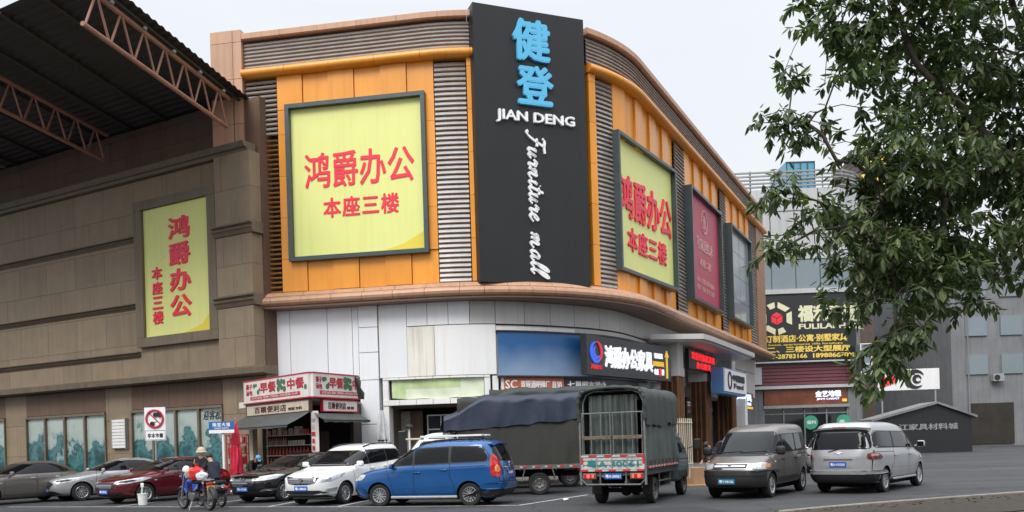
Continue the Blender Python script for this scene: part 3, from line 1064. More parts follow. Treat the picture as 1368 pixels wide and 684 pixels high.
put_text(m, '餐厅 书房 茶室 会所', P, cx - 2.0, cx + 2.0, 9.9, 10.2, 0.06, 0.02, 0.01)
m.build('lettering', 'faint_print', bb)

p0, p1 = plan(36.5, 0.30), plan(43.0, 0.30)
P = frame(p0, p1)
bb = thing('billboard', 'blank grey glass panel in dark frame, farthest billboard on the mall', 'billboard', P(P.L / 2, 9.15, 0))
m = MB()
billboard(P, P.L, 9.15, 15.35, bb, 0.15, 0.32, 'grey_glass')
for k in range(1, 4):
    m.obox(P, 0.16, P.L - 0.16, 9.15 + k * 1.55, 9.18 + k * 1.55, 0.06, 0.075)
m.obox(P, P.L / 2 - 0.02, P.L / 2 + 0.02, 9.31, 15.19, 0.06, 0.075)
m.build('glazing_bar', 'louvre_grey', bb)

# dark tower sign
P = frame((-1.07, 34.6), (3.53, 36.36))
tw = thing('tower_sign', 'tall charcoal sign tower on the rounded corner with blue characters and white script', 'sign', P(P.L / 2, 8.1, 0))
m = MB()
m.obox(P, 0, P.L, 8.12, 19.37, -0.75, 0.0)
m.build('panel', 'tower_black', tw)
W_ = P.L
m = MB()
put_text(m, '健', P, W_ * 0.335, W_ * 0.675, 17.25, 18.98, 0.0, 0.14, 0.032)
put_text(m, '登', P, W_ * 0.36, W_ * 0.695, 15.45, 17.08, 0.0, 0.14, 0.032)
m.build('blue_character', 'sky_blue_letter', tw)
m = MB()
put_text(m, 'JIAN DENG', P, W_ * 0.175, W_ * 0.885, 14.62, 15.16, 0.0, 0.12, 0.022)
m.build('latin_lettering', 'white_letter', tw)
# brush script, drawn stroke by stroke: pen path in letter units, running down the tower
SCRIPT = {
 'F': (1.05, [[(0.10, 1.55), (0.30, 1.78), (0.75, 1.72), (1.25, 1.80)], [(0.72, 1.72), (0.62, 1.2), (0.45, 0.5), (0.28, 0.05), (0.08, -0.12), (-0.06, 0.05)], [(0.28, 0.92), (0.62, 0.98), (0.92, 0.95)]]),
 'u': (0.80, [[(0.0, 0.62), (0.12, 0.85), (0.10, 0.45), (0.12, 0.12), (0.28, 0.03), (0.45, 0.3), (0.58, 0.85)], [(0.58, 0.85), (0.52, 0.35), (0.60, 0.05), (0.76, 0.12), (0.86, 0.3)]]),
 'r': (0.62, [[(0.0, 0.55), (0.18, 0.92), (0.24, 0.72), (0.44, 0.74), (0.42, 0.4), (0.42, 0.10), (0.55, 0.06), (0.70, 0.28)]]),
 'n': (0.86, [[(0.02, 0.55), (0.16, 0.82), (0.14, 0.4), (0.08, 0.02)], [(0.10, 0.2), (0.30, 0.68), (0.46, 0.82), (0.52, 0.62), (0.48, 0.2), (0.60, 0.02), (0.78, 0.12), (0.90, 0.32)]]),
 'i': (0.42, [[(0.05, 0.6), (0.20, 0.82), (0.14, 0.3), (0.22, 0.04), (0.38, 0.12), (0.48, 0.3)], [(0.26, 1.15), (0.30, 1.2)]]),
 't': (0.52, [[(0.30, 1.50), (0.22, 0.8), (0.16, 0.25), (0.24, 0.03), (0.42, 0.10), (0.55, 0.3)], [(0.0, 0.98), (0.28, 1.02), (0.55, 1.04)]]),
 'e': (0.66, [[(0.10, 0.38), (0.34, 0.50), (0.44, 0.70), (0.32, 0.85), (0.14, 0.62), (0.12, 0.22), (0.30, 0.02), (0.50, 0.12), (0.70, 0.36)]]),
 'm': (1.22, [[(0.02, 0.55), (0.16, 0.82), (0.14, 0.4), (0.08, 0.02)], [(0.10, 0.2), (0.28, 0.68), (0.42, 0.82), (0.46, 0.5), (0.40, 0.03)], [(0.42, 0.2), (0.62, 0.70), (0.76, 0.82), (0.82, 0.6), (0.78, 0.2), (0.90, 0.02), (1.08, 0.12), (1.2, 0.32)]]),
 'a': (0.82, [[(0.52, 0.72), (0.34, 0.85), (0.12, 0.55), (0.10, 0.15), (0.26, 0.02), (0.46, 0.3), (0.58, 0.84)], [(0.58, 0.84), (0.52, 0.3), (0.60, 0.03), (0.76, 0.10), (0.88, 0.32)]]),
 'l': (0.46, [[(0.02, 0.40), (0.30, 0.95), (0.44, 1.55), (0.36, 1.82), (0.20, 1.45), (0.12, 0.6), (0.16, 0.12), (0.30, 0.03), (0.48, 0.32)]]),
 ' ': (0.75, []),
}
def catmull(pts, n=7):
    p = [pts[0]] + list(pts) + [pts[-1]]
    out = []
    for i in range(1, len(p) - 2):
        for k in range(n):
            t = k / n
            q = []
            for c in range(len(pts[0])):
                a, b, c2, d = p[i - 1][c], p[i][c], p[i + 1][c], p[i + 2][c]
                q.append(0.5 * (2 * b + (c2 - a) * t + (2 * a - 5 * b + 4 * c2 - d) * t * t + (3 * b - a - 3 * c2 + d) * t ** 3))
            out.append(tuple(q))
    out.append(tuple(pts[-1]))
    return out
total = sum(SCRIPT[c][0] for c in 'Furniture mall')
zt, zb = 14.36, 8.42
k = (zt - zb) / (total + 0.2)
ang_pen = math.radians(55)
x0 = 0.0
m = MB()
for ch in 'Furniture mall':
    if ch == ' ':
        m.build('script_word', 'white_letter', tw)
        m = MB()
    w_, strokes = SCRIPT[ch]
    for st in strokes:
        pts = catmull([(x * 0.9 + x0 + 0.20 * y, y) for x, y in st]) if len(st) > 1 else st
        vs, fs = [], []
        for i, (x, y) in enumerate(pts):
            a_, b_ = pts[max(0, i - 1)], pts[min(len(pts) - 1, i + 1)]
            dx, dy = b_[0] - a_[0], b_[1] - a_[1]
            l_ = math.hypot(dx, dy) or 1
            dx, dy = dx / l_, dy / l_
            wd = 0.055 + 0.075 * abs(dx * math.sin(-ang_pen) + dy * math.cos(ang_pen) * 1.25)
            if i in (0, len(pts) - 1): wd *= 0.5
            for sg, o in ((-1, 0.0), (1, 0.0), (1, 0.09), (-1, 0.09)):
                gx, gy = x - dy * sg * wd, y + dx * sg * wd
                # rotated a quarter turn clockwise: letter x runs down, letter y runs right
                vs.append(P(W_ * 0.475 + (gy - 0.3) * k * 0.72, zt - gx * k, o))
        for i in range(len(pts) - 1):
            for q in range(4):
                q2 = (q + 1) % 4
                fs.append((i * 4 + q, i * 4 + q2, i * 4 + 4 + q2, i * 4 + 4 + q))
        n4 = (len(pts) - 1) * 4
        fs += [(3, 2, 1, 0), (n4, n4 + 1, n4 + 2, n4 + 3)]
        m.add(vs, fs)
    x0 += w_
m.build('script_word', 'white_letter', tw)

# curved blue fascia
bl = thing('shop_fascia', 'plain curved blue signboard with a paler lower edge round the mall corner', 'sign', FW(14, 4.4, 0))
m = MB()
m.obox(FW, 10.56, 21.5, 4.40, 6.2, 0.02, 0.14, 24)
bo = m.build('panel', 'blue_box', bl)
bm_ = bpy.data.materials.new('blue_gradient')
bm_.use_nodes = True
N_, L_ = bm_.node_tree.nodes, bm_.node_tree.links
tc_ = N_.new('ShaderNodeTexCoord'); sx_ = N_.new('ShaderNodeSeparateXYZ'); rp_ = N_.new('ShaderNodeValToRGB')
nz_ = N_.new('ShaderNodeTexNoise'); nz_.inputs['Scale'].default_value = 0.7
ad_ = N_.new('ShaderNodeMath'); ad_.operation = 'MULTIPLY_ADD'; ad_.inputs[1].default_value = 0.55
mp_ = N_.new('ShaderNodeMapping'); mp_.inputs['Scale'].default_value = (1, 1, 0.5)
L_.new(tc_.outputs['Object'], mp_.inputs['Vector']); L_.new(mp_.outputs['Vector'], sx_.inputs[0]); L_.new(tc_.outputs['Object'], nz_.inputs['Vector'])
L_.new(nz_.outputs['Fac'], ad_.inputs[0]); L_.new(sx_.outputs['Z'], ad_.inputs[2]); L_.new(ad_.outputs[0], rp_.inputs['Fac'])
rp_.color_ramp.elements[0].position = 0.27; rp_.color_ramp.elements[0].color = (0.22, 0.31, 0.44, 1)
rp_.color_ramp.elements[1].position = 0.92; rp_.color_ramp.elements[1].color = (0.016, 0.10, 0.27, 1)  # board colour runs from paler blue at the bottom to deep blue
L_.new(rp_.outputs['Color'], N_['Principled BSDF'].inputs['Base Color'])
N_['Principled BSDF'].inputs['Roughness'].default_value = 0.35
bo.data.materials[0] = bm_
m = MB()
m.obox(FW, 10.5, 21.5, 6.21, 6.27, -0.02, 0.2, 24)
m.obox(FW, 10.5, 21.5, 4.33, 4.39, -0.02, 0.2, 24)
m.build('edge_trim', 'cabinet_black', bl)

# black lit shop sign
P = frame(plan(14.45, 0.22), plan(22.6, 0.30))
bs = thing('shop_sign', 'black lit shop sign with white characters, swirl logo and yellow arrow beside the blue fascia', 'sign', P(P.L / 2, 4.4, 0))
L0 = P.L
m = MB()
m.obox(P, 0, L0, 4.42, 6.12, -0.3, 0)
m.build('panel', 'cabinet_black', bs)
m = MB()
put_text(m, '鸿爵办公家具', P, L0 * 0.185, L0 * 0.745, 4.78, 5.78, 0, 0.07, 0.03)
m.build('lettering', 'lit_white', bs)
m = MB()
put_text(m, '销售热线', P, L0 * 0.775, L0 * 0.885, 5.48, 5.74, 0, 0.04, 0.03, mi=0)
put_text(m, '13702629632', P, L0 * 0.755, L0 * 0.90, 5.10, 5.34, 0, 0.04, 0.03, mi=1)
put_text(m, '本座', P, L0 * 0.77, L0 * 0.825, 4.68, 4.98, 0, 0.04, 0.04, mi=0)
put_text(m, '3', P, L0 * 0.835, L0 * 0.86, 4.62, 5.02, 0, 0.04, 0.04, mi=2)
put_text(m, '楼', P, L0 * 0.87, L0 * 0.90, 4.68, 4.98, 0, 0.04, 0.04, mi=0)
m.build('small_lettering', ['lit_white', 'lit_gold', 'lit_red'], bs)
m = MB()
a = L0 * 0.94
m.obox(P, a - 0.07, a + 0.07, 4.55, 5.62, 0, 0.05)
m.plate([P(a - 0.2, 5.6, 0.001), P(a + 0.2, 5.6, 0.001), P(a, 5.92, 0.001)], P.n, 0.055)
m.build('arrow', 'lit_gold', bs)
m = MB()
rot_ = Matrix((P.d, Vector((0, 0, 1)), P.n)).transposed()
def arc(m, c, r, a0, a1, w0, w1, o, mi):
    vs, fs = [], []
    n = 16
    for i in range(n + 1):
        t = i / n
        an = math.radians(a0 + (a1 - a0) * t)
        w = w0 + (w1 - w0) * math.sin(PI * t)
        for rr, oo in ((r - w, o), (r + w, o), (r + w, o + 0.05), (r - w, o + 0.05)):
            vs.append(P(c[0] + rr * math.cos(an), c[1] + rr * math.sin(an), oo))
    for i in range(n):
        for q in range(4):
            q2 = (q + 1) % 4
            fs.append((i * 4 + q, i * 4 + q2, i * 4 + 4 + q2, i * 4 + 4 + q))
    fs += [(3, 2, 1, 0), (n * 4, n * 4 + 1, n * 4 + 2, n * 4 + 3)]
    m.add(vs, fs, mi)
lc = (L0 * 0.093, 5.42)
arc(m, lc, 0.42, 95, 330, 0.02, 0.10, 0, 0)
arc(m, (lc[0] + 0.04, lc[1]), 0.25, 120, 320, 0.02, 0.09, 0.002, 0)
arc(m, lc, 0.44, -60, 85, 0.02, 0.09, 0.004, 1)
put_text(m, '鸿爵办公', P, L0 * 0.035, L0 * 0.15, 4.66, 4.88, 0, 0.04, 0.03, mi=1)
m.build('swirl_logo', ['logo_blue', 'logo_red'], bs)

# strip signs under the fascia
st = thing('shop_sign', 'weathered orange strip sign with pale characters under the blue fascia', 'sign', FW(12.3, 3.8, 0))
m = MB(); m.obox(FW, 10.8, 13.85, 3.72, 4.31, -0.2, 0.05, 7); m.build('panel', 'orange_print', st)
m = MB()
put_text(m, '双程酒吧椅厂', FW, 11.55, 13.05, 3.86, 4.2, 0.05, 0.02, 0.03)
put_text(m, '直销', FW, 13.15, 13.7, 3.88, 4.18, 0.05, 0.02, 0.02)
put_text(m, 'SC', FW, 10.85, 11.4, 3.85, 4.22, 0.05, 0.02, 0.02)
m.build('lettering', 'white_letter', st)
st = thing('shop_sign', 'dark strip sign with white characters right of the orange strip, above the covered trucks', 'sign', FW(16.5, 3.8, 0))
m = MB(); m.obox(FW, 13.9, 20.5, 3.72, 4.31, -0.2, 0.05, 14); m.build('panel', 'navy_print', st)
m = MB()
put_text(m, '七巢网布椅业', FW, 14.05, 16.6, 3.86, 4.2, 0.05, 0.02, 0.03)
m.build('lettering', 'white_letter', st)

# red LED panel and the white lightbox with blue sides
P = frame(plan(25.2, 0.55), plan(31.3, 0.55))
ld = thing('led_sign', 'black LED panel with glowing red characters hanging under the mall canopy', 'sign', P(P.L / 2, 5.2, 0))
m = MB(); m.obox(P, 0, P.L, 5.25, 6.3, -0.2, 0); m.build('panel', 'cabinet_black', ld)
m = MB()
put_text(m, '欢迎光临家具城', P, 0.5, P.L - 0.4, 5.78, 6.2, 0, 0.03, 0.03)
put_text(m, '办公家具', P, 1.5, P.L - 1.4, 5.32, 5.7, 0, 0.03, 0.03)
m.build('lettering', 'led_red', ld)
P = frame(plan(29.1, 1.5), plan(35.2, 1.5))
lb = thing('lightbox_sign', 'white lightbox sign with blue sides and dark round emblem beyond the wooden columns', 'sign', P(P.L / 2, 4.0, 0))
m = MB()
m.obox(P, 0.0, P.L, 4.02, 5.5, -0.75, -0.05, 1, 0)
m.obox(P, 0.08, P.L - 0.08, 4.15, 5.42, -0.05, 0.02, 1, 1)
m.build('panel', ['blue_box', 'white_sheet'], lb)
m = MB()
m.lathe([(0.38, 0), (0.52, 0), (0.52, 0.04), (0.38, 0.04), (0.38, 0)], P(1.25, 4.8, 0.025), 'Z', 28, rot=Matrix((P.d, Vector((0, 0, 1)), P.n)).transposed())
put_text(m, '中国福喜', P, 2.0, 5.4, 4.78, 5.2, 0.02, 0.04, 0.05)
put_text(m, 'Fuxi', P, 2.3, 5.0, 4.38, 4.68, 0.02, 0.04, 0.03)
m.build('lettering', 'navy_print', lb)
P = frame(plan(36.1, 0.2), plan(44.0, 0.2))
ls = thing('shop_sign', 'small shop sign with glowing blue white characters beyond the white lightbox sign', 'sign', P(P.L / 2, 3.5, 0))
m = MB(); m.obox(P, -0.3, P.L, 3.4, 4.6, -0.2, 0, 1, 0)
m.obox(P, P.L - 2.2, P.L - 0.3, 3.45, 3.62, 0, 0.03, 1, 1)
m.build('panel', ['wood_dark', 'lit_gold'], ls)
m = MB()
put_text(m, '广兴家具', P, 0.6, P.L - 0.7, 3.98, 4.5, 0, 0.05, 0.04)
put_text(m, 'FURNITURE', P, 0.9, P.L - 0.9, 3.7, 3.9, 0, 0.05, 0.02)
m.build('lettering', 'lit_blue_white', ls)
# white barrier rail by the columns
rl = MB()
for k in range(8):
    p = plan(18.9 + k * 0.34, 1.6)
    rl.tube([(p.x, p.y, 0.14), (p.x, p.y, 2.5)], 0.03, 6)
for z in (0.35, 2.3):
    a, b = plan(18.8, 1.6), plan(21.4, 1.6)
    rl.tube([(a.x, a.y, z), (b.x, b.y, z)], 0.035, 6)
solo(rl, 'railing', 'kiosk_cream', 'tall pale metal railing beside the wooden columns behind the covered truck', 'railing')
# ---------------------------------------------------------------- the brown stone neighbour on the left
BD = Vector((-0.87716, 0.48019, 0)).normalized()
BN = Vector((-BD.y, BD.x, 0))          # towards the viewer
if BN.y > 0: BN = -BN
B0 = Vector((-10.3, 35.8, 0))
def BW(w, z, o): return B0 + BD * w + BN * o + Vector((0, 0, z))
nb = thing('stone_building', 'brown stone clad building with moulded ledges under the tin canopy roof', 'building', BW(10, 0, -3))
WL = 34.0
m = MB()
e = BW(WL, 0, -0.3); b_ = BW(WL, 0, -16); c_ = BW(0.6, 0, -14); d_ = BW(0.0, 0, -0.3)
m.prism([(p.x, p.y) for p in (d_, c_, b_, e)], 0.0, 16.45)
m.build('wall', 'brown_upper', nb)
def stone(m, w0, w1, z0, z1, o0, o1, dw, dz, mi=0, holes=()):
    z = z0
    r = 0
    while z < z1 - 0.02:
        z2 = min(z1, z + dz)
        w = w0 - (dw / 2 if r % 2 else 0)
        while w < w1:
            a, b = max(w, w0), min(w + dw, w1)
            segs = [(a, b)] if b - a > 0.03 else []
            for (h0, h1, hz0, hz1) in holes:
                if z2 > hz0 + 0.01 and z < hz1 - 0.01:
                    ns = []
                    for (x, y) in segs:
                        if y <= h0 or x >= h1: ns.append((x, y))
                        else:
                            if h0 - x > 0.03: ns.append((x, h0))
                            if y - h1 > 0.03: ns.append((h1, y))
                    segs = ns
            for (x, y) in segs:
                m.obox(BW, x + 0.006, y - 0.006, z + 0.006, z2 - 0.006, o0, o1, 1, mi)
            w += dw
        z = z2
        r += 1
m = MB()
stone(m, 2.15, WL, 5.1, 14.05, -0.28, 0.0, 2.2, 1.5)
m.build('stone_cladding', 'brown_stone', nb)
m = MB()
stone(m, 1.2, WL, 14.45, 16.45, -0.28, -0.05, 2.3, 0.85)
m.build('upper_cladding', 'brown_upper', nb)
GH = [(2.45, 8.35, 0.0, 3.62), (10.2, 16.4, 0.0, 3.62), (18.2, 24.4, 0.0, 3.62)]
ga = -0.1
for (h0, h1, z0, z1) in GH + [(WL, WL, 0, 0)]:
    m = MB()
    stone(m, ga, h0, 0.1, 4.72, -0.28, -0.12, 1.7, 1.54)
    m.build('ground_cladding', 'brown_stone', nb)
    if h1 > h0:
        m = MB()
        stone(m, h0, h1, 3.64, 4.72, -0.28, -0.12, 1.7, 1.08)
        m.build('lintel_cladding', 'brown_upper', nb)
    ga = h1
m = MB()
# pilaster beside the mall
stone(m, 0.05, 2.12, 5.1, 7.62, -0.28, 0.32, 1.1, 1.26)
stone(m, 0.05, 2.12, 8.12, 10.62, -0.28, 0.32, 1.1, 1.25)
stone(m, 0.05, 2.12, 11.1, 14.05, -0.28, 0.32, 1.1, 1.48)
m.build('pilaster', 'brown_stone', nb)
m = MB()
def mould(w0, w1, z0, z1, o):
    h = (z1 - z0)
    m.sweep(BW, [(z0, -0.2), (z0, o), (z0 + h * .3, o + 0.08), (z0 + h * .45, o + 0.16), (z0 + h * .55, o + 0.06), (z0 + h * .7, o + 0.06), (z0 + h * .85, o + 0.2), (z1, o + 0.2), (z1, -0.2)], w0, w1)
mould(-0.1, 2.2, 7.64, 8.10, 0.34)
mould(-0.1, 2.2, 10.64, 11.08, 0.34)
for z in (5.98, 8.2, 11.25):
    for (a, b) in ((7.45, WL),):
        mould(a, b, z, z + 0.28, 0.0)
m.build('string_course', 'brown_trim', nb)
m = MB(); m2 = MB()
a = 0.0
while a < WL:          # main cornice and the ledge over the ground floor, in lengths
    b = min(WL, a + 1.6)
    if a > 0.2 or True:
        m.sweep(BW, [(14.06, -0.2), (14.06, 0.25), (14.18, 0.3), (14.2, 0.42), (14.36, 0.52), (14.42, 0.52), (14.42, -0.2)], a + 0.2, b + 0.19)
        m2.sweep(BW, [(4.74, -0.2), (4.74, 0.45), (4.78, 0.62), (5.02, 0.66), (5.07, 0.5), (5.09, -0.2)], a - 0.7, b - 0.71)
    a = b
m.build('cornice', 'brown_trim', nb)
m2.build('ledge', 'brown_trim', nb)
# glass shop panels with a painted landscape
lm = bpy.data.materials.new('landscape_print')
lm.use_nodes = True
N_, L_ = lm.node_tree.nodes, lm.node_tree.links
tc_ = N_.new('ShaderNodeTexCoord'); sx_ = N_.new('ShaderNodeSeparateXYZ')
nz_ = N_.new('ShaderNodeTexNoise'); nz_.inputs['Scale'].default_value = 0.9; nz_.inputs['Detail'].default_value = 7
n2_ = N_.new('ShaderNodeTexNoise'); n2_.inputs['Scale'].default_value = 4.5; n2_.inputs['Detail'].default_value = 6
L_.new(tc_.outputs['Object'], sx_.inputs[0]); L_.new(tc_.outputs['Object'], nz_.inputs['Vector']); L_.new(tc_.outputs['Object'], n2_.inputs['Vector'])
ma_ = N_.new('ShaderNodeMath'); ma_.operation = 'MULTIPLY_ADD'; ma_.inputs[1].default_value = -4.6; L_.new(nz_.outputs['Fac'], ma_.inputs[0]); L_.new(sx_.outputs['Z'], ma_.inputs[2])
mr_ = N_.new('ShaderNodeMapRange'); mr_.inputs['From Min'].default_value = -1.6; mr_.inputs['From Max'].default_value = 1.0
L_.new(ma_.outputs[0], mr_.inputs['Value'])
m2_ = N_.new('ShaderNodeMath'); m2_.operation = 'MULTIPLY_ADD'; m2_.inputs[1].default_value = 0.55; m2_.inputs[2].default_value = -0.27
L_.new(n2_.outputs['Fac'], m2_.inputs[0])
m3_ = N_.new('ShaderNodeMath'); m3_.operation = 'ADD'; L_.new(mr_.outputs['Result'], m3_.inputs[0]); L_.new(m2_.outputs[0], m3_.inputs[1])
rp_ = N_.new('ShaderNodeValToRGB'); L_.new(m3_.outputs[0], rp_.inputs['Fac'])
cr_ = rp_.color_ramp
cr_.elements[0].position = 0.05; cr_.elements[0].color = (0.015, 0.05, 0.05, 1)
cr_.elements[1].position = 0.95; cr_.elements[1].color = (0.40, 0.46, 0.42, 1)
for ps, cc in ((0.22, (0.02, 0.10, 0.11, 1)), (0.38, (0.07, 0.20, 0.20, 1)), (0.47, (0.015, 0.055, 0.065, 1)), (0.56, (0.12, 0.25, 0.25, 1)), (0.63, (0.33, 0.39, 0.36, 1))):
    el = cr_.elements.new(ps); el.color = cc
L_.new(rp_.outputs['Color'], N_['Principled BSDF'].inputs['Base Color'])
N_['Principled BSDF'].inputs['Roughness'].default_value = 0.12
MATS['landscape_print'] = lm
for (h0, h1, z0, z1) in GH:
    k = 4
    f = MB()
    f.obox(BW, h0, h1, 3.5, 3.62, -0.28, -0.02)
    f.obox(BW, h0, h1, 0.1, 0.3, -0.28, -0.02)
    for i in range(k + 1):
        a = h0 + (h1 - h0) * i / k
        f.obox(BW, max(h0, a - 0.06), min(h1, a + 0.06), 0.302, 3.498, -0.28, -0.03)
    fo = f.build('window_frame', 'brown_trim', nb)
    for i in range(k):
        p = MB()
        a, b = h0 + (h1 - h0) * i / k, h0 + (h1 - h0) * (i + 1) / k
        p.obox(BW, a + 0.06, b - 0.06, 0.3, 3.5, -0.26, -0.16)
        p.build('glass_panel', 'landscape_print', fo)
def BWr(a, z, o): return BW(8.35 - a, z, o)      # left to right along the wall
m = MB()
put_text(m, '迎客松', BWr, 4.6, 5.75, 3.0, 3.4, -0.158, 0.01, 0.02, shear=0.25)
m.build('painted_lettering', 'sign_black', nb)
# yellow vertical billboard on the stone wall
bb = thing('billboard', 'tall narrow yellow billboard with red characters on the brown stone wall', 'billboard', BW(4.8, 6.5, 0))
m = MB()
for (a, b, z0, z1) in ((2.2, 7.4, 6.42, 6.84), (2.2, 7.4, 12.6, 13.0), (2.2, 2.7, 6.85, 12.59), (6.9, 7.4, 6.85, 12.59)):
    m.obox(BW, a, b, z0, z1, -0.05, 0.26)
m.build('frame', 'brown_trim', bb)
m = MB()
m.obox(BW, 2.71, 6.89, 6.85, 12.59, 0.0, 0.12)
m.plate([BW(2.73, 6.87, 0.123), BW(4.4, 6.87, 0.123), BW(3.3, 7.15, 0.123), BW(2.73, 7.7, 0.123)], BN, 0.004, 1)
m.plate([BW(6.87, 12.57, 0.123), BW(6.87, 9.4, 0.123), BW(6.2, 10.0, 0.123), BW(4.8, 10.8, 0.123), BW(2.73, 12.1, 0.123), BW(2.73, 12.57, 0.123)], BN, 0.003, 2)
m.build('panel', ['yellow_print', 'yellow_gold', 'pale_yellow'] if 'pale_yellow' in MATS else ['yellow_print', 'yellow_gold', 'yellow_print'], bb)
def BS(a, z, o): return BW(6.89 - a, z, o)
m = MB()
put_text(m, '鸿爵办公', BS, 1.65, 3.0, 7.5, 12.1, 0.13, 0.04, 0.03, vertical=True)
put_text(m, '本座三楼', BS, 0.5, 1.17, 7.35, 10.0, 0.13, 0.04, 0.03, vertical=True)
m.build('lettering', 'red_letter', bb)

# tin canopy roof high over the lane, with its lattice truss
cn = thing('canopy_roof', 'dark corrugated canopy roof over the lane with rusty red lattice truss', 'canopy', (-14, 33, 0))
e0 = Vector((-11.1, 35.6, 16.36)); e1 = Vector((-12.67, 26.5, 16.36))
ev = (e1 - e0).normalized()
across = BD.copy()
m = MB()
n = 150
LX = 30.0
prof = []
vs, fs = [], []
rise = 0.0
L_e = (e1 - e0).length
for j in range(0, 101):
    t = j / 100 * L_e
    for dz in (0,):
        h = 0.05 * (1 if (j % 4) in (0, 1) else 0)
        for x in (-0.25, LX):
            p = e0 + ev * (t - 1.6 + 1.6 * t / L_e) + across * x
            vs.append((p.x, p.y, 16.36 + 0.16 + h + rise * x))
for j in range(100):
    fs.append((2 * j, 2 * j + 1, 2 * j + 3, 2 * j + 2))
m.add(vs, fs)
k = len(m.v)
m.add([(v[0], v[1], v[2] - 0.012) for v in vs], [f[::-1] for f in fs])
m.build('roof_sheet', 'roof_sheet', cn)
m = MB()
for i in range(14):                         # purlins under the sheet
    x = 0.15 + i * 2.2
    p, q = e0 + across * x - ev * 1.4, e1 + across * x
    m.tube([(p.x, p.y, 16.36 + 0.08 + rise * x), (q.x, q.y, 16.36 + 0.08 + rise * x)], 0.06, 6)
m.build('purlin', 'roof_sheet', cn)
def truss(x):
    t = MB()
    bz0, bz1 = 14.98, 16.22
    o = across * x
    p = e0 + o; q = e1 + o
    t.tube([(p.x, p.y, bz1 + rise * x), (q.x, q.y, bz1 + rise * x)], 0.085, 8)
    a = p + ev * 0.25
    t.tube([(a.x, a.y, bz0 + rise * x), (q.x, q.y, bz0 + rise * x)], 0.08, 8)
    nn = 14
    for i in range(nn):
        u = e0 + o + ev * (0.25 + (L_e - 0.3) * i / nn)
        v = e0 + o + ev * (0.25 + (L_e - 0.3) * (i + 0.9) / nn)
        if i % 2 == 0: t.tube([(u.x, u.y, bz0 + rise * x), (v.x, v.y, bz1 + rise * x)], 0.04, 6)
        else: t.tube([(u.x, u.y, bz1 + rise * x), (v.x, v.y, bz0 + rise * x)], 0.04, 6)
    t.build('truss', 'steel_red', cn)
truss(0.25)
for x in (8.0, 16.0, 24.0): truss(x)
for x in (27.0,):
    for u in (2.0, 8.5):
        m = MB()
        p = e0 + ev * u + across * x
        m.tube([(p.x, p.y, 0), (p.x, p.y, 16.2 + rise * x)], 0.16, 10)
        m.build('post', 'steel_red', cn)
for i in range(5):
    m = MB()
    p = e0 + ev * (0.8 + i * 1.8)
    m.lathe([(0.0, 0.0), (0.07, 0.01), (0.09, 0.06), (0.05, 0.12)], (p.x, p.y, 16.12), n=10)
    m.build('lamp', 'galv', cn)

# ---------------------------------------------------------------- the hotel beyond, far towers, the alley
ht = thing('hotel_building', 'grey tiled hotel block with curved front beyond the mall', 'building', (27, 80, 0))
HP = frame((17.0, 76.4), (30.3, 75.6))
def arcpts(off=0.0):
    pts = []
    pts.append((17.0, 76.4 - off)); pts.append((28.0, 75.73 - off))
    cx_, cy_, r_ = 28.2, 79.7, 4.0 + off
    for i in range(9):
        a = math.radians(-93 + i * 10.5)
        pts.append((cx_ + r_ * math.cos(a), cy_ + r_ * math.sin(a)))
    pts += [(33.0 + off, 96), (17.0, 96)]
    return pts
m = MB(); m.prism(arcpts(0.0), 0.0, 23.2); m.build('wall', 'hotel_slab', ht)
# tiles of the upper storeys
HA = arcpts(0.14)[:-1]
seg = [0.0]
for (xa, ya), (xb, yb) in zip(HA, HA[1:]): seg.append(seg[-1] + math.hypot(xb - xa, yb - ya))
def HW(a, z, o):
    for i in range(len(HA) - 1):
        if a <= seg[i + 1] or i == len(HA) - 2:
            t = (a - seg[i]) / (seg[i + 1] - seg[i])
            x = HA[i][0] + (HA[i + 1][0] - HA[i][0]) * t; y = HA[i][1] + (HA[i + 1][1] - HA[i][1]) * t
            dx, dy = HA[i + 1][0] - HA[i][0], HA[i + 1][1] - HA[i][1]
            l_ = math.hypot(dx, dy)
            return Vector((x + dy / l_ * o, y - dx / l_ * o, z))
m = MB(); gm = MB()
rows = [(14.3, 16.9, 1), (16.9, 19.1, 0), (19.1, 21.2, 0), (21.2, 23.2, 0)]
for (z0, z1, kind) in rows:
    a = 0.0
    while a < 26:
        (gm if kind == 1 else m).obox(HW, a + 0.05, a + 2.1 - 0.05, z0 + 0.05, z1 - 0.05, -0.12, 0.05)
        a += 2.1
m.build('wall_tile', 'hotel_tile', ht)
gm.build('window', 'hotel_glass', ht)
m = MB()
m.obox(HW, 0, 26, 13.9, 14.3, -0.1, 0.35, 40)
m.build('string_course', 'hotel_tile', ht)
m = MB()
for i in range(5):
    m.obox(HW, 0, 26, 23.35 + i * 0.32, 23.47 + i * 0.32, -0.1, 0.1, 40)
for i in range(12):
    m.obox(HW, 0.5 + i * 2.1, 0.6 + i * 2.1, 23.2, 24.9, -0.3, -0.12)
m.build('roof_louvre', 'hotel_slab', ht)
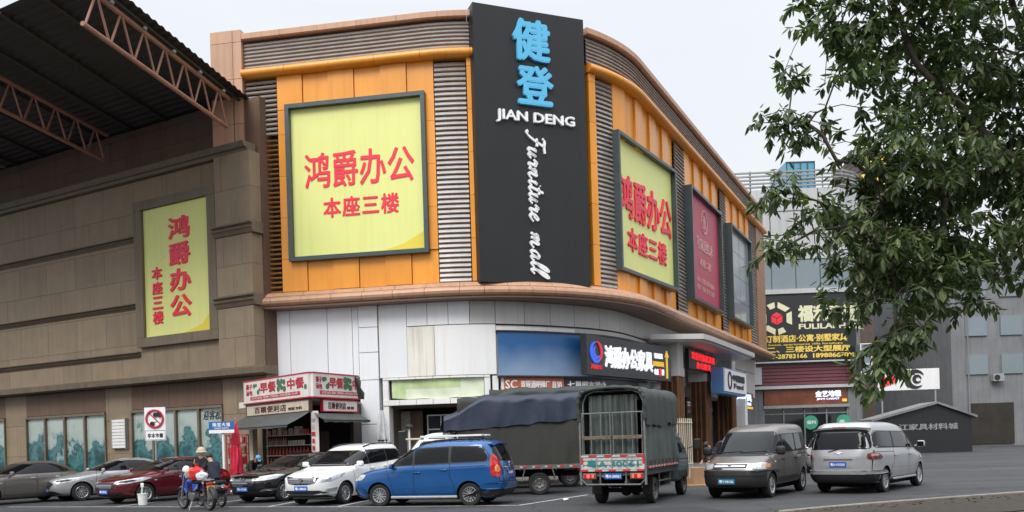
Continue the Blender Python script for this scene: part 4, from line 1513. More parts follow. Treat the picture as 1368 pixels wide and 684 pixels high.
# ribbed maroon band and white ledge
m = MB()
for i in range(6):
    m.obox(HW, 0, 13.35, 5.9 + i * 0.3, 6.13 + i * 0.3, -0.1, 0.22, 16)
m.obox(HW, 0, 13.2, 5.8, 7.7, -0.1, 0.1, 16)
m.build('ribbed_band', 'maroon_rib', ht)
m = MB()
m.obox(HW, 0, 13.6, 5.55, 5.82, -0.1, 0.6, 16)
m.obox(HW, 0, 13.6, 7.82, 7.95, -0.1, 0.7, 16)
m.build('ledge', 'hotel_tile', ht)
for i in range(5):
    m = MB()
    q = HW(1.5 + i * 2.4, 7.96, 0.5)
    m.bbox((q.x, q.y, q.z + 0.14), (0.35, 0.3, 0.22), 0.04)
    m.tube([(q.x, q.y, q.z), (q.x, q.y + 0.5, q.z + 0.05)], 0.03, 6)
    m.build('spotlight', 'cabinet_black', ht)
m = MB()
q = HW(4.75, 5.9, 0.3)
m.box((q.x, q.y, 6.75), (0.75, 0.15, 1.5))
m.build('shutter', 'hotel_tile', ht)
m = MB()
for a, b in ((3.0, 5.2), (12.6, 13.5), (0.0, 0.9)):
    m = MB(); m.obox(HW, a, b, 0, 5.5, -0.1, 0.25, 2); m.build('stone_pier', 'far_grey', ht)
m = MB(); m.obox(HW, 5.2, 12.6, 3.85, 4.1, -0.1, 0.4, 5); m.build('shop_lintel', 'hotel_slab', ht)
m = MB(); m.obox(HW, 5.2, 12.6, 0.15, 3.84, -0.1, 0.08, 5); m.build('shop_window', 'glass_dark', ht)
m = MB()
for a in (5.2, 6.9, 8.7, 10.6, 12.5): m.obox(HW, a, a + 0.12, 0.1, 3.84, 0.08, 0.2)
m.obox(HW, 5.2, 12.6, 3.3, 3.4, 0.08, 0.2, 5)
m.build('shop_frame', 'far_grey', ht)
for a in (9.3, 12.2):
    m = MB()
    q = HW(a, 2.55, 0.1)
    m.lathe([(0.0, 0), (0.62, 0), (0.62, 0.05), (0.0, 0.05)], (q.x, q.y, q.z), 'Y', 24, 0, Matrix.Rotation(PI, 3, 'X'))
    so = m.build('round_sticker', 'round_green', ht)
    m = MB()
    put_text(m, '福利', HW, a - 0.42, a + 0.42, 2.4, 2.72, 0.16, 0.01, 0.02)
    m.build('sticker_lettering', 'white_letter', so)
# hotel sign
hs = thing('hotel_sign', 'black hotel sign with cream logo and gold writing over the maroon band', 'sign', HW(8, 8.1, 0))
m = MB(); m.obox(HW, 0, 13.7, 8.08, 13.7, -0.1, 0.3, 20); m.build('panel', 'hotel_black', hs)
m = MB()
def hexring(r0, r1, cx_, cz_, o):
    for i in range(6):
        a, b = math.radians(90 + 60 * i + 6), math.radians(90 + 60 * (i + 1) - (6 if i % 3 else 26))
        pts = [(r1, a), (r1, b), (r0, b), (r0, a)]
        m.plate([HW(cx_ + r * math.cos(t), cz_ + r * math.sin(t), o) for r, t in pts][::-1], HP.n, 0.06)
hexring(0.95, 1.45, 6.55, 11.75, 0.3)
put_text(m, '福利来酒店', HW, 8.4, 14.9, 11.35, 12.85, 0.3, 0.06, 0.045)
put_text(m, 'FULILAI HOTEL', HW, 8.45, 14.9, 10.72, 11.2, 0.3, 0.05, 0.03)
m.build('cream_lettering', 'cream_letter', hs)
m = MB()
put_text(m, '专业订制酒店·公寓·别墅家具', HW, 4.15, 12.6, 9.62, 10.28, 0.3, 0.05, 0.03)
put_text(m, 'whole hotel, apartments villa furniture', HW, 4.4, 12.2, 9.3, 9.52, 0.3, 0.03, 0.01)
put_text(m, '本座二、三楼设大型展厅', HW, 4.0, 12.9, 8.72, 9.28, 0.3, 0.05, 0.035)
m.build('gold_lettering', 'gold_letter', hs)
m = MB()
for tx, a0_, a1_ in (('电话:', 3.6, 4.9), ('0757-28783166', 5.1, 9.1), ('18988667000', 9.6, 13.4)):
    m = MB()
    put_text(m, tx, HW, a0_, a1_, 8.2, 8.6, 0.3, 0.05, 0.03)
    m.build('phone_lettering', 'gold_letter', hs)
m = MB()
q = (6.55, 11.75)
for (pts) in (((-0.45, 0.25), (0, 0.0), (0, -0.55), (-0.45, -0.3)), ((0.05, 0.0), (0.5, 0.25), (0.5, -0.3), (0.05, -0.55)), ((-0.43, 0.3), (0.02, 0.05), (0.47, 0.3), (0.02, 0.55))):
    m.plate([HW(q[0] + x, q[1] + z, 0.3) for x, z in pts], HP.n, 0.06)
m.build('red_cube_logo', 'logo_red', hs)
# shop sign under the hotel
fs_ = thing('shop_sign', 'orange wooden shop sign with glowing white characters under the white hotel ledge', 'sign', HW(9, 4.1, 0))
m = MB(); m.obox(HW, 5.3, 12.5, 4.12, 5.5, -0.1, 0.3, 5); m.build('panel', 'orange_wood', fs_)
m = MB()
put_text(m, '金艺地毯', HW, 9.7, 11.9, 4.75, 5.3, 0.3, 0.05, 0.035)
put_text(m, 'JINYI CARPET', HW, 9.8, 11.8, 4.45, 4.65, 0.3, 0.04, 0.03)
m.build('lettering', 'lit_blue_white', fs_)
m = MB(); m.obox(HW, 12.0, 12.45, 4.3, 4.55, 0.3, 0.33); m.build('yellow_tab', 'lit_gold', fs_)

# glass stair box on the hotel corner
gbx = thing('glass_bay', 'pale green glass bay on the corner right of the hotel sign', 'bay window', (32.2, 78.5, 0))
m = MB(); m.box((30.9, 75.15, 7.9), (0.9, 1.1, 2.6)); m.build('glass', 'hotel_glass', gbx)
m = MB()
for x in (30.44, 31.36):
    m.box((x, 74.58, 7.9), (0.08, 0.08, 2.7))
for z in (6.6, 7.45, 8.3, 9.2): m.box((30.9, 74.57, z), (0.98, 0.07, 0.08))
m.build('frame', 'white_sheet', gbx)
m = MB(); m.box((30.9, 75.2, 6.5), (1.0, 1.2, 0.12)); m.build('sill', 'hotel_slab', gbx)

# far towers
tt = thing('glass_tower', 'teal glass tower top rising behind the hotel roof', 'building', (36, 105, 0))
m = MB(); m.box((34.45, 103, 16.6), (3.4, 6, 33.2)); m.build('wall', 'tower_teal', tt)
m = MB()
for i in range(5): m.box((32.82 + i * 0.81, 99.97, 28), (0.1, 0.14, 10.0))
for i in range(6): m.box((34.45, 99.97, 23.6 + i * 1.9), (3.36, 0.12, 0.12))
m.build('mullion', 'frame_steel', tt)
tb = thing('far_building', 'dark brown roof sign building with yellow characters seen through the tree', 'building', (46, 108, 0))
m = MB(); m.box((46.3, 112, 18.2), (4.0, 8, 36.4)); m.build('wall', 'far_brown', tb)
m = MB()
Pb = frame((44.3, 107.95), (48.3, 107.95))
put_text(m, '家具', Pb, 0.3, 3.7, 34.5, 36.1, 0, 0.2, 0.03)
put_text(m, '广场', Pb, 0.3, 3.7, 32.4, 34.0, 0, 0.2, 0.03)
m.build('lettering', 'far_yellow', tb)
ab = thing('alley_building', 'dark grey building behind the tree right of the hotel with shutters', 'building', (44, 78, 0))
m = MB()
m.box((52, 84, 8.5), (26, 16, 17)); m.build('wall', 'far_grey', ab)
for i in range(8):
    for j in range(3):
        m = MB()
        m.box((41.2 + i * 3.1, 75.96, 7.2 + j * 3.4), (1.9, 0.2, 1.7))
        m.build('window', 'hotel_glass', ab)
for i in range(5):
    m = MB()
    m.box((42.4 + i * 5, 75.96, 2.0), (3.8, 0.2, 3.6))
    m.build('shutter', 'shop_inside', ab)
for i in range(6):
    m = MB()
    x = 42.8 + i * 3.1
    z = 6.0 + 3.4 * (i % 2)
    m.bbox((x, 75.6, z), (0.95, 0.45, 0.65), 0.03)
    ao = m.build('air_conditioner', 'hotel_slab', ab)
    m = MB(); m.lathe([(0, 0.02), (0.24, 0.02), (0.26, 0)], (x - 0.15, 75.37, z), 'Y', 18, 0, Matrix.Rotation(PI, 3, 'X')); m.build('fan_grille', 'cabinet_black', ao)
for x in (40.4, 46.6, 52.9):
    m = MB(); m.tube([(x, 75.85, 0), (x, 75.85, 17.0)], 0.08, 8); m.build('drain_pipe', 'far_grey', ab)
# swirl sign and black gate in the alley
sw = thing('swirl_sign', 'white signboard with black swirl and red corner in the alley beyond the silver van', 'sign', (34.5, 66, 4))
P = frame((28.3, 66.3), (32.8, 65.7))
m = MB(); m.obox(P, 0, 4.5, 4.7, 6.3, -0.2, 0); m.build('panel', 'white_sheet', sw)
m = MB()
arc(m, (2.9, 5.6), 0.72, 20, 300, 0.04, 0.2, 0, 0) if False else None
def arcP(P, m, c, r, a0, a1, w, o, mi):
    n = 18
    vs, fs = [], []
    for i in range(n + 1):
        t = i / n
        an = math.radians(a0 + (a1 - a0) * t); wd = 0.03 + w * math.sin(PI * t)
        for rr, oo in ((r - wd, o), (r + wd, o), (r + wd, o + 0.05), (r - wd, o + 0.05)):
            vs.append(P(c[0] + rr * math.cos(an), c[1] + rr * math.sin(an), oo))
    for i in range(n):
        for q in range(4):
            q2 = (q + 1) % 4
            fs.append((i * 4 + q, i * 4 + q2, i * 4 + 4 + q2, i * 4 + 4 + q))
    fs += [(3, 2, 1, 0), (n * 4, n * 4 + 1, n * 4 + 2, n * 4 + 3)]
    m.add(vs, fs, mi)
arcP(P, m, (2.8, 5.5), 0.62, 30, 310, 0.18, 0, 0)
arcP(P, m, (2.9, 5.5), 0.25, 0, 330, 0.10, 0, 0)
m.plate([P(0.1, 4.9, 0.001), P(1.3, 5.3, 0.001), P(1.2, 5.9, 0.001), P(0.3, 5.7, 0.001)], P.n, 0.05, 1)
m.build('swirl_emblem', ['sign_black', 'lit_red'], sw)
for a in (0.3, 4.2):
    m = MB()
    q = P(a, 0, -0.1); m.tube([(q.x, q.y, 0), (q.x, q.y, 4.75)], 0.07, 8)
    m.build('post', 'galv', sw)
gt = thing('gatehouse', 'dark gatehouse with gabled roof and grey lettering at the alley mouth', 'gatehouse', (31.5, 60, 0))
P = frame((25.4, 60.4), (31.9, 59.6))
m = MB()
m.plate([P(0, 0, 0), P(6.5, 0, 0), P(6.5, 2.4, 0), P(4.2, 3.35, 0), P(0, 2.3, 0)], -P.n, 3.0)
m.build('wall', 'cabinet_black', gt)
m = MB()
m.plate([P(-0.2, 2.28, 0.3), P(4.2, 3.4, 0.3), P(4.2, 3.56, 0.3), P(-0.2, 2.44, 0.3)], -P.n, 3.6)
m.plate([P(4.21, 3.4, 0.3), P(6.8, 2.36, 0.3), P(6.8, 2.52, 0.3), P(4.21, 3.56, 0.3)], -P.n, 3.6)
m.build('roof', 'far_grey', gt)
m = MB(); put_text(m, '龙江家具材料城', P, 1.0, 5.6, 1.6, 2.05, 0, 0.04, 0.02); m.build('lettering', 'galv', gt)
# ---------------------------------------------------------------- corner kiosk
K0, K1, K2 = (-10.85, 35.3), (-7.3, 31.5), (-6.05, 33.9)
KL, KR = frame(K0, K1), frame(K1, K2)
ks = thing('corner_kiosk', 'cramped corner convenience kiosk with grey awnings and a patched white post', 'kiosk', (-8.2, 33.8, 0))
m = MB()
m.prism([(-10.7, 35.2), (-7.4, 31.75), (-6.2, 33.95), (-6.25, 36.3), (-10.4, 36.2)], 3.40, 3.47)
m.build('roof', 'concrete', ks)
m = MB()
m.prism([(-10.4, 35.9), (-6.3, 35.9), (-6.3, 36.25), (-10.4, 36.2)], 0.0, 3.39, 0)
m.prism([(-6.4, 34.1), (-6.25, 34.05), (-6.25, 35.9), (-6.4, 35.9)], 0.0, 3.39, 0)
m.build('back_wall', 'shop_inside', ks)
m = MB()
m.prism([(-8.2, 34.9), (-7.4, 34.9), (-7.4, 34.98), (-8.2, 34.98)], 0.0, 2.3)
m.build('inner_door', 'wood_dark', ks)
m = MB()
q = KL(KL.L - 0.14, 0, -0.1)
m.box((q.x + 0.06, q.y + 0.12, 1.5), (0.26, 0.26, 3.0), 0.3)
po = m.build('corner_post', 'kiosk_white', ks)
for i in range(9):
    m = MB()
    z = 0.6 + i * 0.26
    random.seed(40 + i)
    m.box((q.x + 0.06 - 0.03, q.y - 0.03, z), (0.06 + 0.08 * random.random(), 0.05, 0.10 + 0.1 * random.random()), 0.3, 0)
    m.build('sticker', random.choice(('crimson', 'goods_pale')), po)
m = MB()
q = KL(0.35, 0, -0.1); m.box((q.x, q.y, 1.5), (0.28, 0.22, 3.0), -0.8)
m.build('side_post', 'kiosk_cream', ks)
m = MB()
m.obox(KL, -0.55, 0.05, 3.36, 3.60, -0.35, 0.05)
m.build('beam', 'kiosk_white', ks)
def awning(P, a0, a1, z0, z1, out, sag):
    m = MB()
    vs, fs = [], []
    nx, ny = 16, 5
    for j in range(ny + 1):
        for i in range(nx + 1):
            u, v = i / nx, j / ny
            vs.append(P(a0 + (a1 - a0) * u, z0 + (z1 - z0) * v - sag * math.sin(PI * v) * (0.6 + 0.4 * math.sin(PI * u)), 0.03 + out * v))
    for j in range(ny):
        for i in range(nx):
            k = j * (nx + 1) + i
            fs.append((k, k + 1, k + nx + 2, k + nx + 1))
    k = len(vs)
    m.add(vs, fs)
    e = [P(a0 + (a1 - a0) * i / nx, z1, 0.03 + out) for i in range(nx + 1)]
    m.tube(e, 0.025, 6)
    m.add([p for q in e for p in (q, q - Vector((0, 0, 0.09 + 0.015 * math.sin(q.x * 23))))], [(2 * i, 2 * i + 1, 2 * i + 3, 2 * i + 2) for i in range(nx)])
    return m.build('awning', 'awning_grey', ks, smooth=True)
awning(KL, -0.1, KL.L - 0.05, 2.98, 2.50, 0.95, 0.04)
awning(KR, 0.05, KR.L + 0.1, 2.92, 2.66, 0.5, 0.03)
m = MB()
m.obox(KL, 0.3, KL.L - 0.5, 0.55, 1.0, -0.75, -0.15)
m.build('counter', 'shop_wall', ks)
m = MB()
for z in (1.35, 1.75, 2.15): m.obox(KL, 0.6, 4.2, z, z + 0.03, -0.85, -0.5)
m.build('shelf', 'goods_pale', ks)
# boards
bs_ = thing('kiosk_board', 'pink edged breakfast and lunch board with red characters wrapping the kiosk corner', 'sign', (-7.6, 32.2, 3.5))
for P, tail in ((KL, False), (KR, True)):
    L = P.L
    m = MB()
    m.obox(P, 0.02, L - 0.02, 3.53, 4.38, -0.10, 0.10, 1, 0)
    m.obox(P, 0.0, L, 4.385, 4.43, -0.11, 0.12, 1, 1)
    m.obox(P, 0.0, L, 3.48, 3.525, -0.11, 0.12, 1, 1)
    po = m.build('panel', ['kiosk_white', 'crimson'], bs_)
    W = 5.2 if not tail else 3.3
    def q_(x): return x / 5.2 * W
    m = MB()
    put_text(m, '早餐', P, q_(1.45), q_(2.75), 3.86, 4.28, 0.1, 0.02, 0.03)
    put_text(m, '中餐' if not tail else '中', P, q_(3.65), q_(4.9) if not tail else q_(4.15), 3.86, 4.28, 0.1, 0.02, 0.03)
    put_text(m, '燕子', P, q_(0.25), q_(0.8), 4.06, 4.28, 0.1, 0.02, 0.01)
    put_text(m, '汤包', P, q_(0.25), q_(0.8), 3.82, 4.02, 0.1, 0.02, 0.01)
    m.obox(P, q_(0.6), min(q_(4.6), L - 0.05), 3.62, 3.76, 0.1, 0.11)
    m.build('red_lettering', 'crimson', po)
    m = MB()
    put_text(m, '豆浆油条 肠粉 汤粉面 小炒盒饭 外卖', P, q_(0.75), min(q_(4.45), L - 0.1), 3.645, 3.735, 0.111, 0.008, 0.0)
    m.build('strip_lettering', 'kiosk_white', po)
    for (x, z, r) in ((0.95, 4.18, .09), (1.12, 4.2, .07), (1.28, 3.92, .1), (1.4, 4.02, .06), (2.95, 4.2, .13), (3.2, 4.22, .1), (3.4, 4.18, .11), (2.95, 3.95, .12), (3.2, 3.98, .1), (3.42, 3.92, .12), (3.1, 4.08, .08), (5.0, 3.9, .1)):
        if q_(x) > L - 0.2: continue
        c_ = P(q_(x), z, 0.1)
        m = MB()
        m.lathe([(0.0, 0.012), (r, 0.012), (r, 0)], c_, 'Z', 14, 0, Matrix((P.d, Vector((0, 0, 1)), P.n)).transposed())
        m.build('food_picture', 'leaf_green_print', po)
m = MB()        # torn right end
random.seed(3)
pts = [(KR.L - 0.05, 3.5), (KR.L - 0.3, 4.4), (KR.L + 0.15, 4.2), (KR.L + 0.05, 3.95), (KR.L + 0.35, 3.75), (KR.L + 0.25, 3.5)]
vs = [KR(a, z, 0.125 + 0.05 * ((i % 2) - 0.5)) for i, (a, z) in enumerate(pts)]
m.plate(vs, KR.n, 0.01)
m.build('torn_film', 'hotel_black', bs_)
for P, L0, L1, gr_, lab in ((KL, 0.1, KL.L - 0.12, 'kiosk_cream', 'long cream shop name board under the breakfast board on the kiosk left face'), (KR, 0.62, KR.L - 0.05, 'kiosk_white', 'short white shop name board under the breakfast board on the kiosk right face')):
    t = thing('name_board', lab, 'sign', P((L0 + L1) / 2, 3.0, 0), group=None)
    m = MB()
    m.obox(P, L0, L1, 3.02, 3.40, -0.08, 0.03, 1, 0)
    m.build('panel', gr_, t)
    m = MB()
    for (a, b, z0, z1) in ((L0 - 0.03, L1 + 0.03, 3.405, 3.44), (L0 - 0.03, L1 + 0.03, 2.98, 3.015), (L0 - 0.035, L0 - 0.002, 3.02, 3.40), (L1 + 0.002, L1 + 0.035, 3.02, 3.40)):
        m.obox(P, a, b, z0, z1, -0.09, 0.05)
    m.build('frame', 'crimson' if P is KR else 'wood_dark', t)
    m = MB()
    W = L1 - L0
    put_text(m, '百顺便利店', P, L0 + W * 0.14, L0 + W * 0.66, 3.08, 3.34, 0.03, 0.015, 0.02, spacing=1.15)
    put_text(m, '烟酒 饮料', P, L0 + W * 0.69, L0 + W * 0.9, 3.09, 3.2, 0.03, 0.015, 0.02)
    m.build('lettering', 'maroon', t)
# goods
random.seed(11)
def bottle(p, m_, h, lab, grp):
    b = MB()
    b.lathe([(0.0, 0), (h * .16, 0), (h * .17, h * .05), (h * .17, h * .6), (h * .07, h * .75), (h * .065, h), (0, h)], (0, 0, 0), 'Z', 10)
    o = b.build('bottle', m_, None, smooth=True); o.location = p
    return tag(o, lab, 'bottle', grp)
for i in range(12):
    bottle(KL(0.75 + i * 0.27, 1.38, -0.65), 'goods_red', 0.3, 'red bottle on the kiosk shelf', 'red bottles on the kiosk shelf')
for i in range(9):
    bottle(KL(1.0 + i * 0.27, 1.0, -0.4), 'goods_mixed' if i % 2 else 'goods_red', 0.26, 'bottle on the kiosk counter', 'bottles on the kiosk counter')
for i in range(6):
    m = MB(); q = KL(2.35 + i * 0.2, 1.78, -0.65); m.bbox((q.x, q.y, q.z + 0.09), (0.13, 0.1, 0.18), 0.01, 0.82)
    solo(m, 'carton', 'goods_pale', 'pale carton in a row on the upper kiosk shelf', 'carton', 'pale cartons on the kiosk shelf')

# ---------------------------------------------------------------- street furniture at the left
sg_ = thing('prohibition_sign', 'white no motorcycles and handcarts sign with red ring on a grey pole', 'road sign', (-12.82, 31.06, 0))
P = frame((-13.21, 31.03), (-12.43, 30.97))
m = MB(); m.plate([P(0, 2.08, 0), P(0.78, 2.08, 0), P(0.78, 3.27, 0), P(0, 3.27, 0)], P.n, 0.02)
m.build('panel', 'sign_white', sg_)
m = MB()
for (a, b, z0, z1) in ((0.02, 0.76, 2.425, 2.44), (0.02, 0.76, 2.10, 2.112), (0.02, 0.032, 2.115, 2.422), (0.748, 0.76, 2.115, 2.422)): m.obox(P, a, b, z0, z1, 0.02, 0.024)
put_text(m, '非本市籍', P, 0.1, 0.68, 2.17, 2.34, 0.02, 0.006, 0.035, spacing=1.12)
# small motorcycle rider and handcart pictograms
for (cx_, cz_, r) in ((0.42, 3.0, .05), (0.58, 2.99, .05), (0.30, 2.68, .05)):
    arcP(P, m, (cx_, cz_), r, 0, 350, 0.0, 0.02, 0)
m.plate([P(x, z, 0.0205) for x, z in ((0.40, 3.0), (0.48, 3.06), (0.56, 3.06), (0.60, 2.99), (0.50, 3.0))], P.n, 0.005)
m.plate([P(x, z, 0.0206) for x, z in ((0.46, 3.06), (0.50, 3.13), (0.55, 3.11), (0.53, 3.05))], P.n, 0.005)
m.lathe([(0, 0.006), (0.025, 0.006), (0.025, 0)], P(0.515, 3.15, 0.02), 'Z', 10, 0, Matrix((P.d, Vector((0, 0, 1)), P.n)).transposed())
m.plate([P(x, z, 0.0207) for x, z in ((0.24, 2.72), (0.42, 2.72), (0.46, 2.76), (0.46, 2.78), (0.41, 2.745), (0.24, 2.745))], P.n, 0.005)
m.build('pictogram', 'sign_black', sg_)
m = MB()
arcP(P, m, (0.39, 2.86), 0.31, 0, 360, 0.0, 0.02, 0)
for w_ in (0,):
    c_, s_ = math.cos(math.radians(135)), math.sin(math.radians(135))
    m.plate([P(0.39 + c_ * t - s_ * o, 2.86 + s_ * t + c_ * o, 0.022) for t, o in ((-0.29, -0.02), (0.29, -0.02), (0.29, 0.02), (-0.29, 0.02))], P.n, 0.006)
m.build('red_ring', 'sign_red', sg_)
m = MB(); m.tube([(-12.84, 31.04, 0), (-12.84, 31.04, 3.2)], 0.035, 10); m.build('pole', 'galv', sg_)

sn = thing('street_name_sign', 'blue street name sign with white lower strip on a white pole', 'road sign', (-10.78, 32.05, 0))
P = frame((-11.24, 32.05), (-10.28, 31.98))
m = MB(); m.obox(P, 0, 0.96, 2.42, 2.72, 0.04, 0.065, 1, 0); m.obox(P, 0, 0.96, 2.29, 2.41, 0.04, 0.065, 1, 1); m.build('panel', ['road_blue', 'sign_white'], sn)
m = MB(); put_text(m, '珠宝大道', P, 0.14, 0.82, 2.53, 2.68, 0.065, 0.006, 0.03, spacing=1.15); put_text(m, 'ZHUBAO DADAO', P, 0.2, 0.76, 2.445, 2.50, 0.065, 0.006, 0.02); m.build('lettering', 'sign_white', sn)
m = MB(); m.tube([(-10.74, 32.05, 0), (-10.74, 32.05, 2.72)], 0.05, 12); m.build('pole', 'white_paint', sn)

def folded_parasol(name, label, x, y, h, r, cm, z0=0.75):
    t = thing(name, label, 'parasol', (x, y, 0))
    m = MB()
    N, K = 30, 26
    vs, fs = [], []
    for j in range(N + 1):
        v = j / N
        rr = r * (0.12 + 0.62 * math.sin(PI * min(1, v * 0.62 + 0.02)) ** 0.9) * (0.82 if 0.44 < v < 0.5 else 1.0)
        for i in range(K):
            a = 2 * PI * i / K
            f = 1 + 0.24 * math.cos(a * 8 + 3 * v) + 0.12 * math.sin(a * 3 + 7 * v)
            if v > 0.97: f *= 1.1
            vs.append((rr * f * math.cos(a), rr * f * math.sin(a), h - (h - z0) * v + (0.05 * math.sin(a * 8) if j == N else 0)))
    for j in range(N):
        for i in range(K):
            i2 = (i + 1) % K
            fs.append((j * K + i, (j + 1) * K + i, (j + 1) * K + i2, j * K + i2))
    m.add(vs, fs)
    m.build('canopy', cm, t, smooth=True, local=True)
    m = MB(); m.tube([(0, 0, 0.05), (0, 0, h + 0.12)], 0.025, 8); m.ball((0, 0, h + 0.13), 0.04, 8, 6); m.build('pole', 'alu', t, local=True)
    m = MB()
    zz = h - (h - z0) * 0.47
    m.lathe([(r * .6, -0.03), (r * .63, -0.03), (r * .63, 0.03), (r * .6, 0.03), (r * .6, -0.03)], (0, 0, zz), 'Z', 20); m.build('strap', 'cabinet_black' if cm == 'umbrella_white' else cm, t, local=True)
    m = MB(); m.lathe([(0, 0), (0.26, 0), (0.26, 0.06), (0.06, 0.10), (0.05, 0.2), (0, 0.2)], (0, 0, 0), 'Z', 20); m.build('base', 'concrete', t, local=True)
    return t
folded_parasol('folded_parasol', 'folded crimson parasol beside the kiosk snack rack', -10.42, 32.5, 2.68, 0.25, 'umbrella_red')
folded_parasol('folded_parasol', 'tall folded white parasol tied with a black strap in front of white pilaster', -5.16, 34.3, 3.05, 0.36, 'umbrella_white', 0.5)
rk = thing('snack_rack', 'red snack rack packed with small packets behind the crimson parasol', 'rack', (-10.55, 33.1, 0))
m = MB()
for x in (-0.38, 0.38):
    for y in (-0.15, 0.15): m.box((x, y, 1.12), (0.03, 0.03, 2.24))
for z in (0.3, 0.7, 1.1, 1.5, 1.9, 2.22): m.box((0, 0, z), (0.79, 0.36, 0.025))
m.build('rack_frame', 'crimson', rk, local=True)
random.seed(21)
for z in (0.32, 0.72, 1.12, 1.52, 1.92):
    m = MB()
    x = -0.34
    while x < 0.30:
        w = random.uniform(0.07, 0.13); h = random.uniform(0.18, 0.3)
        m.bbox((x + w / 2, -0.05, z + h / 2), (w - 0.01, 0.18, h), 0.015, random.uniform(-.1, .1), random.choice((0, 0, 1, 2)))
        x += w
    m.build('packets', ['goods_red', 'goods_mixed', 'goods_pale'], rk, local=True)
lp = thing('bollard_lamp', 'black capped lamp on white pole before the grey shop window', 'lamp', (-4.0, 33.6, 0))
m = MB(); m.lathe([(0, 2.46), (0.10, 2.44), (0.17, 2.36), (0.17, 2.31), (0.05, 2.29), (0, 2.29)], (0, 0, 0), 'Z', 18); m.build('cap', 'cabinet_black', lp, smooth=True, local=True)
m = MB(); m.tube([(0, 0, 0), (0, 0, 2.3)], 0.035, 10); m.build('pole', 'white_paint', lp, local=True)
m = MB(); m.bbox((-0.28, 0.1, 1.15), (0.3, 0.25, 2.1), 0.03); m.build('cabinet', 'cabinet_black', lp, local=True)
wb = thing('slatted_board', 'white slatted notice board on the brown wall beside the painted windows', 'board', BW(9.1, 1.9, 0))
m = MB()
for i in range(9): m.obox(BW, 8.65, 9.6, 1.9 + i * 0.15, 2.03 + i * 0.15, -0.1, 0.05)
m.build('slats', 'white_sheet', wb)
m = MB()
m.obox(BW, 8.62, 8.66, 1.85, 3.28, -0.1, 0.07); m.obox(BW, 9.59, 9.63, 1.85, 3.28, -0.1, 0.07)
m.build('frame', 'galv', wb)

for i in range(8):
    bottle(KL(0.7 + i * 0.19, 1.78, -0.65), 'goods_mixed' if i % 3 else 'goods_pale', 0.28, 'bottle on the upper kiosk shelf', 'bottles on the upper kiosk shelf')
for i in range(7):
    m = MB(); q = KL(0.75 + i * 0.45, 2.18, -0.68); h_ = 0.2 + 0.06 * (i % 3); m.bbox((q.x, q.y, q.z + h_ / 2), (0.34, 0.2, h_), 0.01, -0.82)
    solo(m, 'carton', ('goods_red', 'goods_mixed', 'goods_pale')[i % 3], 'carton stacked along the top kiosk shelf', 'carton', 'cartons on the top kiosk shelf')
# ---------------------------------------------------------------- vehicles
def chaikin(p, n=2, keep=0.25):
    for _ in range(n):
        q = []
        for i in range(len(p)):
            a, b = p[i], p[(i + 1) % len(p)]
            q.append((a[0] + (b[0] - a[0]) * keep, a[1] + (b[1] - a[1]) * keep))
            q.append((a[0] + (b[0] - a[0]) * (1 - keep), a[1] + (b[1] - a[1]) * (1 - keep)))
        p = q
    return p
def dens(p, step=0.05, closed=True):
    out = []
    n = len(p)
    for i in range(n if closed else n - 1):
        a, b = p[i], p[(i + 1) % n]
        k = max(1, int(math.ceil(math.hypot(b[0] - a[0], b[1] - a[1]) / step)))
        out += [(a[0] + (b[0] - a[0]) * t / k, a[1] + (b[1] - a[1]) * t / k) for t in range(k)]
    if not closed: out.append(p[-1])
    return out
def rounded(p, r=0.03, n=4):
    """polygon with its corners rounded by about r"""
    out = []
    k = len(p)
    for i in range(k):
        a, b, c = Vector(p[i - 1]), Vector(p[i]), Vector(p[(i + 1) % k])
        u, v = (a - b), (c - b)
        ru = min(r, u.length * 0.45); rv = min(r, v.length * 0.45)
        s0, s1 = b + u.normalized() * ru, b + v.normalized() * rv
        for j in range(n + 1):
            t = j / n
            q = s0 * (1 - t) ** 2 + b * 2 * t * (1 - t) + s1 * t ** 2
            out.append((q.x, q.y))
    return out

